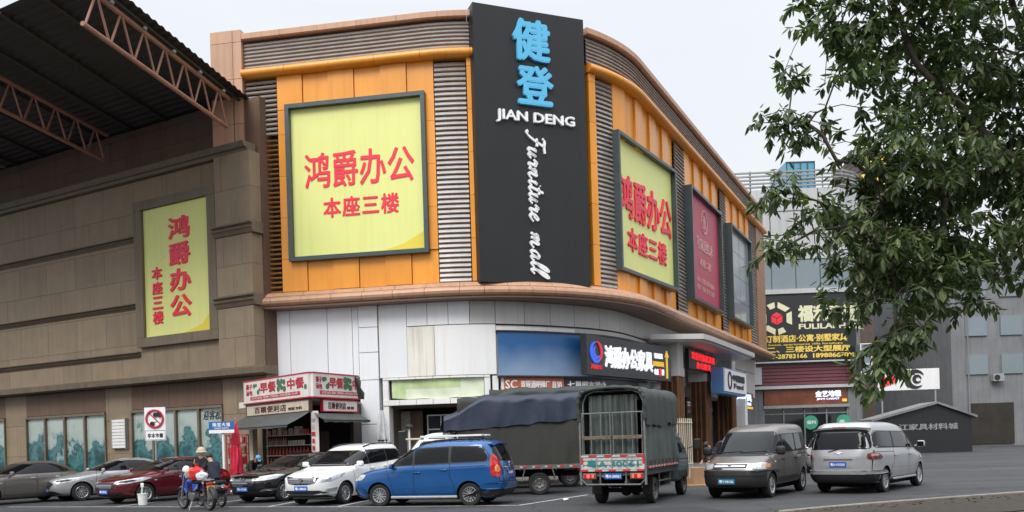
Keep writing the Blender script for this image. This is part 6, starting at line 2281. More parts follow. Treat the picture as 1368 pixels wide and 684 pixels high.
# ------------------------------------------------ black saloon
def black_car():
    keys = [(0.20, 2.05, -2.05, 0.76), (0.28, 2.24, -2.22, 0.84), (0.42, 2.31, -2.30, 0.88), (0.58, 2.33, -2.33, 0.895), (0.72, 2.29, -2.32, 0.90),
            (0.82, 2.18, -2.28, 0.895), (0.90, 1.85, -2.22, 0.89), (0.96, 1.45, -2.15, 0.88), (1.01, 1.05, -2.02, 0.865), (1.06, 0.86, -1.9, 0.84), (1.22, 0.50, -1.72, 0.77),
            (1.36, 0.16, -1.50, 0.70), (1.44, -0.08, -1.32, 0.64), (1.49, -0.32, -1.12, 0.54), (1.515, -0.5, -0.9, 0.34)]
    a = math.radians(29)
    ax = Vector((-math.sin(a), -math.cos(a), 0))
    loc = Vector((-8.28, 26.35, 0)) - ax * 2.3
    c = Car('parked_car', 'black saloon parked nose out with white headlamps and chrome grille', 'car', loc, heading(ax.x, ax.y), keys, 4.6, (1.38, -1.36, 0.33, 0.21, 0.85), 'paint_black')
    c.add_wheels(10); c.under()
    for sg in (1, -1):
        for p in ([(0.72, 1.05), (0.16, 1.33), (-0.10, 1.37), (-0.22, 1.375), (-0.22, 1.06)], [(-0.28, 1.06), (-0.28, 1.375), (-0.85, 1.36), (-1.15, 1.27), (-1.42, 1.12), (-1.2, 1.075)]):
            c.side('side_window', 'car_glass', sg, p, 0.008, r=0.05)
        m = MB()
        for ln in ([(-0.25, 1.03), (-0.25, 0.36)], [(0.80, 1.0), (0.86, 0.6), (0.84, 0.34)], [(-1.15, 1.03), (-1.0, 0.7), (-0.95, 0.34)]): c.side_line(m, sg, ln, 0.012)
        m.build('door_seam', 'seam', c.root, local=True)
        pl_ = [(-0.40, 0.68), (0.0, 0.69), (0.28, 0.74), (0.46, 0.84), (0.30, 0.865), (-0.36, 0.79)]
        if sg < 0: pl_ = [(-x, z) for x, z in pl_]
        lo = c.decal('headlight', 'lamp_clear', sg * 0.45, [(x + sg * -0.25 * -1.0 + sg * -0.52, z) for x, z in pl_], 0.012, r=0.04)
        m = MB(); c.line(m, sg * 0.45, [(x + sg * -0.27, z) for x, z in ((-0.36 * sg, 0.70), (0.0, 0.71), (0.28 * sg, 0.76))], 0.03, 0.02); m.build('running_light', 'white_paint', lo, local=True)
        fg = [(-0.26, 0.36), (0.20, 0.40), (0.24, 0.46), (0.02, 0.45), (-0.2, 0.42)]
        if sg < 0: fg = [(-x, z) for x, z in fg]
        c.decal('fog_lamp', 'chrome', sg * 0.5, [(x + sg * -0.28, z) for x, z in fg], 0.016, r=0.02)
        c.decal('tail_light', 'lamp_red', PI - sg * 0.6, [((x + 0.55) * sg, z) for x, z in ((-0.2, 0.75), (0.1, 0.75), (0.1, 0.9), (-0.15, 0.9))], 0.012)
    c.decal('windscreen', 'car_glass', 0, [(-0.75, 1.06), (0.75, 1.06), (0.60, 1.40), (-0.60, 1.40)], 0.008, r=0.08)
    c.decal('rear_window', 'car_glass', PI, [(-0.7, 1.08), (0.7, 1.08), (0.56, 1.40), (-0.56, 1.40)], 0.008, r=0.08)
    gr = c.decal('grille', 'black_plastic', 0, [(-0.52, 0.76), (-0.46, 0.56), (0.46, 0.56), (0.52, 0.76)], 0.012, r=0.04)
    m = MB()
    c.line(m, 0, [(-0.55, 0.79), (0.55, 0.79)], 0.05, 0.022); c.line(m, 0, [(-0.48, 0.545), (0.48, 0.545)], 0.02, 0.018)
    for z in (0.61, 0.66, 0.71): c.line(m, 0, [(-0.46, z), (0.46, z)], 0.012, 0.020)
    m.build('grille_bar', 'chrome', gr, local=True)
    q = c.hit(0, 0, 0.70, 0.03)
    m = MB()
    for s_ in (-1, 1): m.plate([Vector((q.x, s_ * y, q.z + z)) for y, z in ((0.055, 0.075), (0.085, 0.075), (0.05, -0.075), (0.025, -0.075))], (1, 0, 0), 0.015)
    m.bbox((q.x + 0.007, 0, q.z), (0.014, 0.08, 0.025), 0.004)
    m.build('badge', 'chrome', c.root, local=True)
    c.decal('lower_grille', 'underbody', 0, [(-0.6, 0.26), (0.6, 0.26), (0.5, 0.36), (-0.5, 0.36)], 0.010, r=0.03)
    c.plate(0, 0.0, 0.44, '粤B·577M8')
    c.mirror(0.62, 1.08, 0.85, 'paint_black'); c.handles([(-0.12, 0.90), (-0.95, 0.92)], 'chrome')
    return c
cbk = black_car()

# ------------------------------------------------ dark red saloon at the left, and cars behind
def saloon(label, loc, hd, paint, front_lamp=True, group=None, plate='粤X·5D216'):
    keys = [(0.20, 2.05, -2.02, 0.76), (0.28, 2.22, -2.18, 0.84), (0.42, 2.30, -2.28, 0.88), (0.58, 2.31, -2.31, 0.893), (0.70, 2.26, -2.30, 0.895),
            (0.80, 2.12, -2.27, 0.89), (0.88, 1.80, -2.22, 0.885), (0.94, 1.42, -2.14, 0.875), (0.99, 1.08, -2.0, 0.86), (1.04, 0.92, -1.86, 0.835), (1.20, 0.52, -1.62, 0.76),
            (1.33, 0.16, -1.36, 0.69), (1.41, -0.10, -1.16, 0.62), (1.455, -0.34, -0.98, 0.52), (1.475, -0.5, -0.8, 0.34)]
    c = Car('parked_car', label, 'car', loc, hd, keys, 4.8, (1.36, -1.30, 0.325, 0.21, 0.85), paint, group)
    c.add_wheels(7); c.under()
    for sg in (1, -1):
        c.side('window_seal', 'black_plastic', sg, [(0.86, 1.02), (0.14, 1.355), (-0.3, 1.40), (-0.85, 1.38), (-1.15, 1.30), (-1.52, 1.10), (-1.3, 1.045)], 0.004, r=0.05)
        for p in ([(0.76, 1.05), (0.16, 1.33), (-0.08, 1.36), (-0.20, 1.365), (-0.20, 1.055)], [(-0.26, 1.06), (-0.26, 1.365), (-0.82, 1.345), (-1.10, 1.27), (-1.40, 1.11), (-1.2, 1.075)]):
            c.side('side_window', 'car_glass', sg, p, 0.008, r=0.05)
        m = MB()
        for ln in ([(-0.23, 1.02), (-0.23, 0.36)], [(0.84, 1.0), (0.90, 0.6), (0.88, 0.34)], [(-1.12, 1.02), (-0.98, 0.7), (-0.93, 0.34)], [(0.88, 0.33), (-0.93, 0.33)]): c.side_line(m, sg, ln, 0.012)
        m.build('door_seam', 'seam', c.root, local=True)
        m = MB(); c.side_line(m, sg, [(1.3, 0.78), (0.3, 0.84), (-0.9, 0.87), (-1.9, 0.90)], 0.018, 0.006); m.build('body_crease', paint, c.root, local=True)
        pl_ = [(-0.42, 0.66), (0.0, 0.66), (0.30, 0.72), (0.52, 0.83), (0.30, 0.84), (-0.36, 0.74)]
        if sg < 0: pl_ = [(-x, z) for x, z in pl_]
        lo = c.decal('headlight', 'lamp_clear', sg * 0.55, [(x + sg * -0.36, z) for x, z in pl_], 0.012, r=0.04)
        c.decal('headlight_mask', 'black_plastic', sg * 0.55, [(x * 0.5 + sg * -0.40, 0.735 + (z - 0.74) * 0.45) for x, z in pl_], 0.018, lo, r=0.02)
        c.decal('tail_light', 'lamp_red', PI - sg * 0.6, [((x + 0.5) * sg, z) for x, z in ((-0.3, 0.72), (0.1, 0.72), (0.12, 0.88), (-0.2, 0.88))], 0.012)
        m = MB()
        q = c.hit(sg * PI / 2, -1.02 * sg, 0.74, 0.008); m.bbox(q, (0.09, 0.02, 0.03), 0.006); m.build('side_repeater', 'lamp_clear', c.root, local=True)
    c.decal('windscreen', 'car_glass', 0, [(-0.75, 1.05), (0.75, 1.05), (0.60, 1.38), (-0.60, 1.38)], 0.008, r=0.08)
    c.decal('rear_window', 'car_glass', PI, [(-0.7, 1.06), (0.7, 1.06), (0.56, 1.37), (-0.56, 1.37)], 0.008, r=0.08)
    c.decal('grille', 'black_plastic', 0, [(-0.6, 0.64), (-0.35, 0.46), (0.35, 0.46), (0.6, 0.64), (0.4, 0.70), (-0.4, 0.70)], 0.012, r=0.04)
    m = MB()
    for z in (0.53, 0.58, 0.63): c.line(m, 0, [(-0.42, z), (0.42, z)], 0.014, 0.02)
    m.build('grille_bar', 'chrome', c.root, local=True)
    c.decal('lower_grille', 'black_plastic', 0, [(-0.7, 0.27), (0.7, 0.27), (0.6, 0.38), (-0.6, 0.38)], 0.012, r=0.03)
    c.plate(0, 0, 0.42, plate)
    c.mirror(0.66, 1.07, 0.85, paint); c.handles([(-0.08, 0.88), (-0.95, 0.90)], 'chrome')
    return c
a = math.radians(33)
ax = Vector((-math.sin(a), -math.cos(a), 0)); nl = Vector((-ax.y, ax.x, 0))
loc = Vector((-12.04, 28.2, 0)) - nl * 0.84 - ax * 1.36
crd = saloon('dark red saloon parked behind the motorcycle', loc, heading(ax.x, ax.y), 'paint_red')
c2 = saloon('silver saloon half hidden behind the dark red one', (-14.9, 32.2, 0), heading(-0.75, -0.66), 'paint_silver', plate='粤X·3K907')
c3 = saloon('grey saloon parked at the far left by the stone building', (-17.6, 30.6, 0), heading(-0.55, -0.83), 'paint_pewter', plate='粤E·8Q112')
c4 = saloon('dark saloon parked by the wooden columns behind the pewter van', (8.6, 33.4, 0), heading(-0.3, -0.95), 'paint_pewter_dark', plate='粤E·61G30')
c5 = saloon('silver saloon seen between the pewter van and the silver van', (13.4, 36.5, 0), heading(-0.35, -0.94), 'paint_silver', plate='粤X·90L55')
# ---------------------------------------------------------------- pewter van (front to us)
def pewter_van():
    keys = [(0.30, 2.22, -2.18, 0.74), (0.36, 2.33, -2.28, 0.81), (0.52, 2.37, -2.32, 0.84), (0.76, 2.34, -2.32, 0.85), (0.88, 2.24, -2.31, 0.85),
            (0.97, 2.02, -2.30, 0.85), (1.05, 1.74, -2.29, 0.845), (1.10, 1.58, -2.28, 0.838), (1.16, 1.47, -2.27, 0.83), (1.40, 1.18, -2.22, 0.80),
            (1.62, 0.90, -2.17, 0.765), (1.76, 0.66, -2.12, 0.735), (1.85, 0.34, -2.05, 0.68), (1.91, -0.10, -1.92, 0.56), (1.935, -0.6, -1.6, 0.30)]
    a = math.radians(34)
    ax = Vector((-math.sin(a), -math.cos(a), 0)); n = Vector((-ax.y, ax.x, 0))
    loc = Vector((6.68, 22.3, 0)) - n * 0.78 - ax * 1.42
    c = Car('van', 'pewter grey van with black bumper driving towards us', 'van', loc, heading(ax.x, ax.y), keys, 5.5, (1.42, -1.42, 0.325, 0.2, 0.815), 'paint_pewter')
    c.add_wheels(6); c.under()
    for sg in (1, -1):
        c.side('window_seal', 'black_plastic', sg, [(1.42, 1.13), (1.05, 1.46), (0.82, 1.64), (-1.9, 1.68), (-2.08, 1.5), (-2.05, 1.24), (-1.9, 1.18), (0.4, 1.15)], 0.004, r=0.06)
        for p in ([(1.36, 1.155), (1.05, 1.43), (0.84, 1.61), (0.52, 1.62), (0.52, 1.175)], [(0.42, 1.18), (0.42, 1.625), (-0.62, 1.645), (-0.62, 1.20)], [(-0.72, 1.205), (-0.72, 1.645), (-1.88, 1.65), (-2.03, 1.5), (-2.01, 1.26)]):
            c.side('side_window', 'car_glass', sg, p, 0.010, r=0.06)
        m = MB()
        for ln in ([(0.47, 1.14), (0.47, 0.40)], [(1.45, 1.10), (1.40, 0.7), (1.0, 0.65), (0.98, 0.40)], [(-0.67, 1.16), (-0.67, 0.75), (-0.95, 0.68), (-1.0, 0.40)], [(0.47, 0.39), (-1.0, 0.39)], [(-0.67, 1.08), (-2.1, 1.10)]): c.side_line(m, sg, ln, 0.014)
        m.build('door_seam', 'seam', c.root, local=True)
        m = MB()
        c.side_line(m, sg, [(1.0, 0.70), (-1.0, 0.72)], 0.06, 0.012); c.side_line(m, sg, [(-1.85, 0.72), (-2.2, 0.72)], 0.06, 0.012); m.build('rub_strip', 'paint_pewter', c.root, local=True)
        c.side('side_skirt', 'paint_pewter_dark', sg, [(0.98, 0.37), (-0.98, 0.37), (-0.98, 0.52), (0.98, 0.52)], 0.006, r=0.02)
        hl = [(-0.40, 0.80), (-0.30, 0.765), (0.20, 0.765), (0.34, 0.80), (0.34, 0.90), (0.12, 0.93), (-0.32, 0.90)]
        if sg < 0: hl = [(-x, z) for x, z in hl]
        sh = sg * -0.42
        lo = c.decal('headlight', 'lamp_clear', sg * 0.55, [(x * 0.95 + sh - 0.05 * sg, z) for x, z in hl], 0.012, r=0.04)
        am = [(0.14, 0.80), (0.34, 0.80), (0.33, 0.90), (0.18, 0.91)]
        if sg < 0: am = [(-x, z) for x, z in am]
        c.decal('indicator', 'lamp_amber', sg * 0.55, [(x * 0.95 + sh - 0.05 * sg, z) for x, z in am], 0.018, lo, r=0.02)
        c.side('bumper_corner', 'black_plastic', sg, [(2.28, 0.33), (1.86, 0.33), (1.84, 0.68), (2.30, 0.73)], 0.02, r=0.03)
        c.decal('tail_light', 'lamp_red', PI - sg * 0.5, [((x + 0.42) * sg, z) for x, z in ((-0.06, 0.8), (0.1, 0.8), (0.1, 1.4), (-0.06, 1.4))], 0.012)
        c.mirror(1.22, 1.22, 0.86, 'black_plastic', (0.16, 0.24, 0.24)) if sg > 0 else None
        m = MB()
        q = c.hit(sg * PI / 2, -1.18 * sg, 0.92, 0.008); m.bbox(q, (0.08, 0.02, 0.035), 0.006); m.build('side_repeater', 'lamp_clear', c.root, local=True)
    c.decal('windscreen_seal', 'black_plastic', 0, [(-0.79, 1.09), (0.79, 1.09), (0.69, 1.72), (-0.69, 1.72)], 0.006, r=0.10)
    c.decal('windscreen', 'car_glass', 0, [(-0.755, 1.145), (0.755, 1.145), (0.665, 1.69), (-0.665, 1.69)], 0.012, r=0.09)
    c.decal('rear_window', 'car_glass', PI, [(-0.66, 1.2), (0.66, 1.2), (0.6, 1.66), (-0.6, 1.66)], 0.010, r=0.08)
    gr = c.decal('grille', 'black_plastic', 0, [(-0.42, 0.785), (0.42, 0.785), (0.46, 0.89), (-0.46, 0.89)], 0.010, r=0.04)
    m = MB()
    c.line(m, 0, [(-0.46, 0.90), (0.46, 0.90)], 0.02, 0.018); c.line(m, 0, [(-0.42, 0.778), (0.42, 0.778)], 0.02, 0.018)
    c.line(m, 0, [(-0.40, 0.842), (0.40, 0.842)], 0.03, 0.020)
    q = c.hit(0, 0, 0.845, 0.02); m.lathe([(0, 0.012), (0.045, 0.012), (0.045, 0)], q, 'X', 14)
    m.build('grille_bar', 'chrome', gr, local=True)
    bp = c.decal('front_bumper', 'black_plastic', 0, [(-0.86, 0.33), (0.86, 0.33), (0.86, 0.73), (-0.86, 0.73)], 0.035, r=0.05, rings=10)
    m = MB()
    c.line(m, 0, [(-0.78, 0.60), (0.78, 0.60)], 0.03, 0.040); m.build('bumper_slot', 'seam', bp, local=True)
    c.plate(0, -0.06, 0.47, '粤Y·F8136', 'plate_teal', out=0.04)
    c.wiper(0, -0.62, 1.17, 0.05, 1.20); c.wiper(0, 0.0, 1.17, 0.66, 1.20)
    c.handles([(0.58, 0.98), (-0.56, 0.98)], 'black_plastic')
    m = MB()
    for sg in (1, -1): pass
    q = c.hit(0, 0.60, 1.52, 0.014)
    return c
cv = pewter_van()
# ---------------------------------------------------------------- silver van (rear to us)
def silver_van():
    keys = [(0.30, 2.30, -2.25, 0.78), (0.36, 2.45, -2.41, 0.86), (0.52, 2.53, -2.47, 0.90), (0.72, 2.52, -2.48, 0.912), (0.86, 2.42, -2.475, 0.915),
            (0.97, 2.15, -2.47, 0.915), (1.05, 1.8, -2.455, 0.91), (1.12, 1.60, -2.44, 0.90), (1.18, 1.48, -2.425, 0.89), (1.40, 1.18, -2.36, 0.855),
            (1.60, 0.88, -2.29, 0.81), (1.73, 0.62, -2.23, 0.77), (1.82, 0.30, -2.15, 0.70), (1.88, -0.15, -2.0, 0.57), (1.905, -0.7, -1.65, 0.30)]
    a = math.radians(41)
    ax = Vector((math.sin(a), math.cos(a), 0)); n = Vector((-ax.y, ax.x, 0))
    loc = Vector((9.93, 23.0, 0)) + n * 0.85 + ax * 1.42
    c = Car('van', 'silver van seen from behind with dark tinted rear window', 'van', loc, heading(ax.x, ax.y), keys, 5.5, (1.62, -1.42, 0.335, 0.21, 0.875), 'paint_silver', nr=6.5)
    c.add_wheels(7); c.under()
    for sg in (1, -1):
        c.side('window_seal', 'black_plastic', sg, [(1.45, 1.14), (1.05, 1.46), (0.82, 1.62), (-2.0, 1.66), (-2.20, 1.45), (-2.16, 1.24), (-2.0, 1.20), (0.4, 1.16)], 0.004, r=0.06)
        for p in ([(1.38, 1.165), (1.05, 1.43), (0.84, 1.595), (0.55, 1.60), (0.55, 1.185)], [(0.45, 1.19), (0.45, 1.605), (-0.75, 1.625), (-0.75, 1.21)], [(-0.85, 1.215), (-0.85, 1.625), (-1.98, 1.63), (-2.15, 1.44), (-2.12, 1.26)]):
            c.side('side_window', 'car_glass', sg, p, 0.010, r=0.06)
        m = MB()
        for ln in ([(0.50, 1.15), (0.50, 0.40)], [(1.5, 1.1), (1.46, 0.7), (1.15, 0.65), (1.13, 0.40)], [(-0.80, 1.18), (-0.80, 0.75), (-0.98, 0.7), (-1.02, 0.40)], [(1.13, 0.39), (-1.0, 0.39)], [(-0.80, 1.08), (-2.2, 1.10)]): c.side_line(m, sg, ln, 0.014)
        m.build('door_seam', 'seam', c.root, local=True)
        m = MB(); c.side_line(m, sg, [(1.1, 0.68), (-0.98, 0.70)], 0.06, 0.012); m.build('rub_strip', 'paint_silver', c.root, local=True)
        m = MB(); m.bbox((0.1, sg * 0.90, 0.34), (2.0, 0.06, 0.06), 0.02); m.build('side_step', 'alu', c.root, local=True)
        tl = [(-0.30, 0.955), (-0.24, 0.91), (0.10, 0.90), (0.20, 0.93), (0.20, 1.06), (0.05, 1.09), (-0.20, 1.06)]
        if sg < 0: tl = [(-x, z) for x, z in tl]
        sh = 0.44 * sg
        lo = c.decal('tail_light', 'lamp_dark_red', PI - sg * 0.55, [(x * -0.0 + x + sh - 0.02 * sg, z) for x, z in tl], 0.014, r=0.05)
        wl_ = [(-0.16, 1.0), (0.1, 1.0), (0.1, 1.055), (-0.12, 1.05)]
        if sg < 0: wl_ = [(-x, z) for x, z in wl_]
        c.decal('reverse_lamp', 'lamp_pink', PI - sg * 0.55, [(x + sh - 0.02 * sg, z) for x, z in wl_], 0.020, lo, r=0.02)
        c.side('bumper_corner', 'black_plastic', sg, [(-2.42, 0.34), (-1.88, 0.34), (-1.90, 0.52), (-2.44, 0.55)], 0.02, r=0.03)
        c.decal('headlight', 'lamp_clear', sg * 0.55, [((x - 0.40) * sg, z) for x, z in ((-0.3, 0.78), (0.3, 0.78), (0.36, 0.94), (-0.2, 0.90))], 0.012, r=0.04)
    c.decal('windscreen', 'car_glass', 0, [(-0.80, 1.16), (0.80, 1.16), (0.70, 1.68), (-0.70, 1.68)], 0.012, r=0.09)
    c.decal('rear_window', 'car_glass', PI, [(-0.80, 1.18), (0.80, 1.18), (0.72, 1.62), (-0.72, 1.62)], 0.012, r=0.10)
    m = MB()
    c.line(m, PI, [(-0.83, 1.15), (-0.80, 0.62), (0.80, 0.62), (0.83, 1.15)], 0.014); m.build('tailgate_seam', 'seam', c.root, local=True)
    m = MB()     # lip over the rear window
    vs = []
    for j, (dx, dz) in enumerate(((0.10, 0.025), (-0.06, 0.02), (-0.17, -0.03), (-0.15, -0.06), (0.02, -0.045))):
        for i in range(11):
            y = -0.73 + 1.46 * i / 10
            k = (abs(y) / 0.73) ** 4
            vs.append((-2.19 + dx + 0.06 * k, y, 1.745 + dz - 0.05 * k))
    m.add(vs, [(j * 11 + i, j * 11 + i + 1, ((j + 1) % 5) * 11 + i + 1, ((j + 1) % 5) * 11 + i) for j in range(5) for i in range(10)])
    sp_ = m.build('spoiler', 'black_plastic', c.root, smooth=True, local=True)
    m = MB(); m.bbox((-2.33, 0.0, 1.765), (0.04, 0.36, 0.025), 0.008); m.build('brake_light', 'lamp_red', sp_, local=True)
    c.decal('plate_recess', 'alu', PI, [(-0.36, 0.70), (0.36, 0.70), (0.33, 0.90), (-0.33, 0.90)], 0.008, r=0.03)
    m = MB(); c.line(m, PI, [(-0.38, 0.915), (0.38, 0.915)], 0.03, 0.02); m.build('handle_strip', 'lamp_dark_red', c.root, local=True)
    c.plate(PI, 0, 0.785, '粤A·VX350', out=0.02)
    q = c.hit(PI, 0, 1.08, 0.012)
    m = MB()
    for (p0, p1) in (((-0.1, 0.0), (0.0, 0.035)), ((0.0, 0.035), (0.1, 0.0)), ((-0.06, -0.025), (0.03, 0.01)), ((-0.03, -0.01), (0.06, -0.03))):
        m.tube([(q.x, p0[0], q.z + p0[1]), (q.x, p1[0], q.z + p1[1])], 0.012, 6)
    m.build('badge', 'chrome', c.root, local=True)
    bp = c.decal('rear_bumper', 'paint_silver', PI, [(-0.90, 0.53), (0.90, 0.53), (0.90, 0.63), (-0.90, 0.63)], 0.055, r=0.03, rings=9)
    c.decal('bumper_skirt', 'black_plastic', PI, [(-0.90, 0.33), (0.90, 0.33), (0.90, 0.53), (-0.90, 0.53)], 0.050, r=0.04, rings=9)
    c.wiper(PI, 0.02, 1.19, -0.26, 1.12, 'rear_wiper')
    c.mirror(1.22, 1.24, 0.92, 'paint_silver', (0.14, 0.22, 0.2)); c.handles([(0.62, 0.98), (-0.68, 0.98)], 'paint_silver')
    return c
mat('lamp_dark_red', (0.16, 0.008, 0.010), 0.12, var=0.2, scale=9, coat=1.0)
mat('lamp_pink', (0.45, 0.28, 0.26), 0.12, var=0.15, scale=9, coat=1.0)
csv = silver_van()

# ---------------------------------------------------------------- covered trucks
def tarp(name, m_, root, x0, x1, hw, zb, zt, r=0.25, slack=0.035, off=0.0, ragged=0.02, seed=1, xs=None, open_front=False, zbf=None, topfn=None):
    """a sheet over hoops: down one side, over the top and down the other, with folds"""
    nx, ns = 44, 10
    prof = []
    for i in range(ns + 1): prof.append((-1, i / ns))                      # left side, up
    na = 6
    for i in range(1, na): prof.append((-2, i / na))
    nt = 12
    for i in range(nt + 1): prof.append((0, i / nt))
    for i in range(1, na): prof.append((2, i / na))
    for i in range(ns + 1): prof.append((1, 1 - i / ns))
    vs, fs = [], []
    for ix in range(nx + 1):
        t = ix / nx
        x = x0 + (x1 - x0) * t
        top = zt + (topfn(t) if topfn else 0)
        bot = zb + ((zbf - zb) * t if zbf is not None else 0)
        for kind, u in prof:
            if kind in (-1, 1):
                sgn = kind
                z = bot + (top - r - bot) * u
                y = sgn * hw
                nz = mnoise.noise(Vector((x * 2.2 + seed, z * 0.7, sgn * 3.1 + seed)))
                n2 = mnoise.noise(Vector((x * 6.5 + seed * 2, z * 0.9, sgn * 2.0)))
                fold = slack * ((1.5 * n2 + 0.4 * math.sin(x * 13 + 5 * nz + seed)) * (0.35 + 0.65 * (1 - u)) + 1.5 * nz)
                y += sgn * (fold + off)
                z += ragged * 2.2 * mnoise.noise(Vector((x * 2.6 + seed * 3, sgn, 0.5))) * (1 - u)
            elif kind in (-2, 2):
                a = u * PI / 2
                sgn = -1 if kind == -2 else 1
                if sgn < 0: cy, cz = -math.cos(a), math.sin(a)
                else: cy, cz = math.sin(a), math.cos(a)
                y = sgn * (hw - r) + (cy * (r + off) if sgn < 0 else cy * (r + off)); z = top - r + cz * (r + off)
                nz = mnoise.noise(Vector((x * 2.5, y * 2, seed)))
                z += 0.03 * nz
            else:
                y = -(hw - r) + 2 * (hw - r) * u
                nz = mnoise.noise(Vector((x * 1.6, y * 1.6, seed + 5)))
                z = top + off + 0.045 * nz - 0.035 * (0.5 - 0.5 * math.cos(x * 2 * PI / 0.8)) * math.sin(PI * u)
            vs.append((x, y, z))
    k = len(prof)
    for ix in range(nx):
        for j in range(k - 1): fs.append((ix * k + j, ix * k + j + 1, (ix + 1) * k + j + 1, (ix + 1) * k + j))
    m = MB(); m.add(vs, fs)
    # thickness
    m.add([Vector(v) * 1.0 + Vector((0, -0.012 * (1 if v[1] > 0 else -1), -0.01)) for v in vs], [f[::-1] for f in fs])
    return m.build(name, m_, root, smooth=True, local=True, sharp=80)

def cab(name, label, loc, hd, keys, nf, wheels, paint, nr=9):
    return Car(name, label, 'truck', loc, hd, keys, nf, wheels, paint, nr=nr)
def reflective(m, P, a0, a1, z, h, o, n, mr=0, mw=1, start=0):
    for i in range(n):
        u, v = a0 + (a1 - a0) * i / n, a0 + (a1 - a0) * (i + 1) / n
        m.obox(P, u + 0.004, v - 0.004, z, z + h, o - 0.01, o + 0.012, 1, mr if (i + start) % 2 == 0 else mw)

def small_truck():
    a = math.radians(24.5)
    ax = Vector((math.sin(a), math.cos(a), 0)); n = Vector((-ax.y, ax.x, 0))
    keys = [(0.42, 3.72, 2.12, 0.70), (0.50, 3.86, 2.10, 0.77), (0.70, 3.93, 2.10, 0.80), (0.95, 3.90, 2.10, 0.805), (1.10, 3.80, 2.10, 0.80), (1.20, 3.66, 2.10, 0.79),
            (1.40, 3.45, 2.11, 0.76), (1.62, 3.20, 2.12, 0.715), (1.76, 3.02, 2.14, 0.67), (1.84, 2.85, 2.20, 0.58), (1.87, 2.7, 2.35, 0.3)]
    loc = Vector((2.88, 21.95, 0))
    c = cab('truck', 'small covered truck seen from behind with lit tail lamps and open stake gate', loc, heading(ax.x, ax.y), keys, 5.0, (3.12, 0.0, 0.33, 0.2, 0.76), 'paint_truck')
    t = c.root
    c.add_wheels(6, 'steel_rim', True)
    for sg in (1, -1):
        c.side('side_window', 'car_glass', sg, [(3.42, 1.18), (3.12, 1.62), (2.45, 1.66), (2.45, 1.18)], 0.008, r=0.06)
        m = MB()
        c.side_line(m, sg, [(2.34, 1.70), (2.34, 0.62)], 0.014); c.side_line(m, sg, [(3.40, 1.14), (3.44, 0.95), (3.30, 0.7)], 0.014); m.build('door_seam', 'seam', t, local=True)
        m = MB(); c.side_line(m, sg, [(3.5, 1.02), (2.3, 1.04)], 0.05, 0.008); m.build('stripe', 'truck_dirty', t, local=True)
        c.side('door_panel', 'truck_dirty', sg, [(2.36, 0.52), (3.28, 0.52), (3.28, 0.72), (2.36, 0.72)], 0.006, r=0.03)
        # mirror on an arm
        m = MB()
        m.tube([(3.45, sg * 0.78, 1.3), (3.58, sg * 1.0, 1.38)], 0.015, 6); m.bbox((3.56, sg * 1.06, 1.42), (0.07, 0.2, 0.32), 0.03); m.build('wing_mirror', 'black_plastic', t, local=True)
    c.decal('windscreen', 'car_glass', 0, [(-0.68, 1.22), (0.68, 1.22), (0.58, 1.70), (-0.58, 1.70)], 0.008, r=0.08)
    hw = 0.80
    # chassis and bed
    m = MB()
    for y in (-0.36, 0.36): m.box((1.2, y, 0.58), (4.4, 0.08, 0.14))
    m.tube([(0, -0.6, 0.33), (0, 0.6, 0.33)], 0.06, 8); m.ball((0, 0, 0.33), 0.15, 10, 8)
    m.tube([(0.2, 0, 0.36), (2.4, 0, 0.5)], 0.04, 8)
    m.bbox((1.45, -0.55, 0.5), (0.7, 0.3, 0.28), 0.05); m.bbox((0.95, 0.55, 0.5), (0.5, 0.3, 0.3), 0.03)
    m.build('chassis', 'underbody', t, local=True)
    m = MB(); m.box((0.52, 0, 0.80), (3.14, 1.62, 0.10)); m.build('bed', 'truck_dirty', t, local=True)
    for sg in (-1, 1):
        m = MB()
        m.box((0.52, sg * (hw + 0.01), 0.98), (3.12, 0.04, 0.25)); 
        for i in range(9): m.box((-1.0 + i * 0.38, sg * (hw + 0.035), 0.98), (0.05, 0.03, 0.25))
        so = m.build('side_board', 'truck_dirty', t, local=True)
        m = MB()
        def PS(a, z, o, sg=sg): return Vector((a, sg * (hw + 0.04 + o), z))
        reflective(m, PS, -0.98, 2.0, 0.915, 0.05, 0.012, 22)
        m.build('reflective_tape', ['reflect_red', 'reflect_white'], so, local=True)
        m = MB(); m.box((-0.36, sg * 0.66, 0.48), (0.02, 0.26, 0.46)); m.build('mud_flap', 'rubber', t, local=True)
        m = MB(); m.box((0.85, sg * 0.78, 0.55), (1.25, 0.03, 0.035)); m.box((0.85, sg * 0.78, 0.40), (1.25, 0.03, 0.035)); m.box((0.3, sg * 0.78, 0.58), (0.03, 0.03, 0.42)); m.box((1.4, sg * 0.78, 0.58), (0.03, 0.03, 0.42)); m.build('side_guard', 'steel_rim', t, local=True)
        m = MB(); m.box((-1.06, sg * (hw + 0.02), 1.45), (0.05, 0.05, 1.85)); m.build('gate_post', 'gate_steel', t, local=True)
    # hoops
    for x in (-0.95, 0.0, 1.0, 2.0):
        pts = [(x, -0.77, 1.1), (x, -0.77, 2.55), (x, -0.68, 2.74), (x, -0.5, 2.82), (x, 0.5, 2.82), (x, 0.68, 2.74), (x, 0.77, 2.55), (x, 0.77, 1.1)]
        m = MB(); m.tube(pts, 0.02, 6); m.build('hoop', 'galv', t, local=True)
    tarp('side_tarp', 'tarp_grey', t, -1.05, 2.06, hw + 0.01, 1.06, 2.84, 0.24, 0.03, 0.0, 0.01, 2)
    tarp('top_tarp', 'tarp_green', t, -1.10, 2.10, hw + 0.03, 1.98, 2.87, 0.24, 0.03, 0.03, 0.05, 4)
    m = MB()
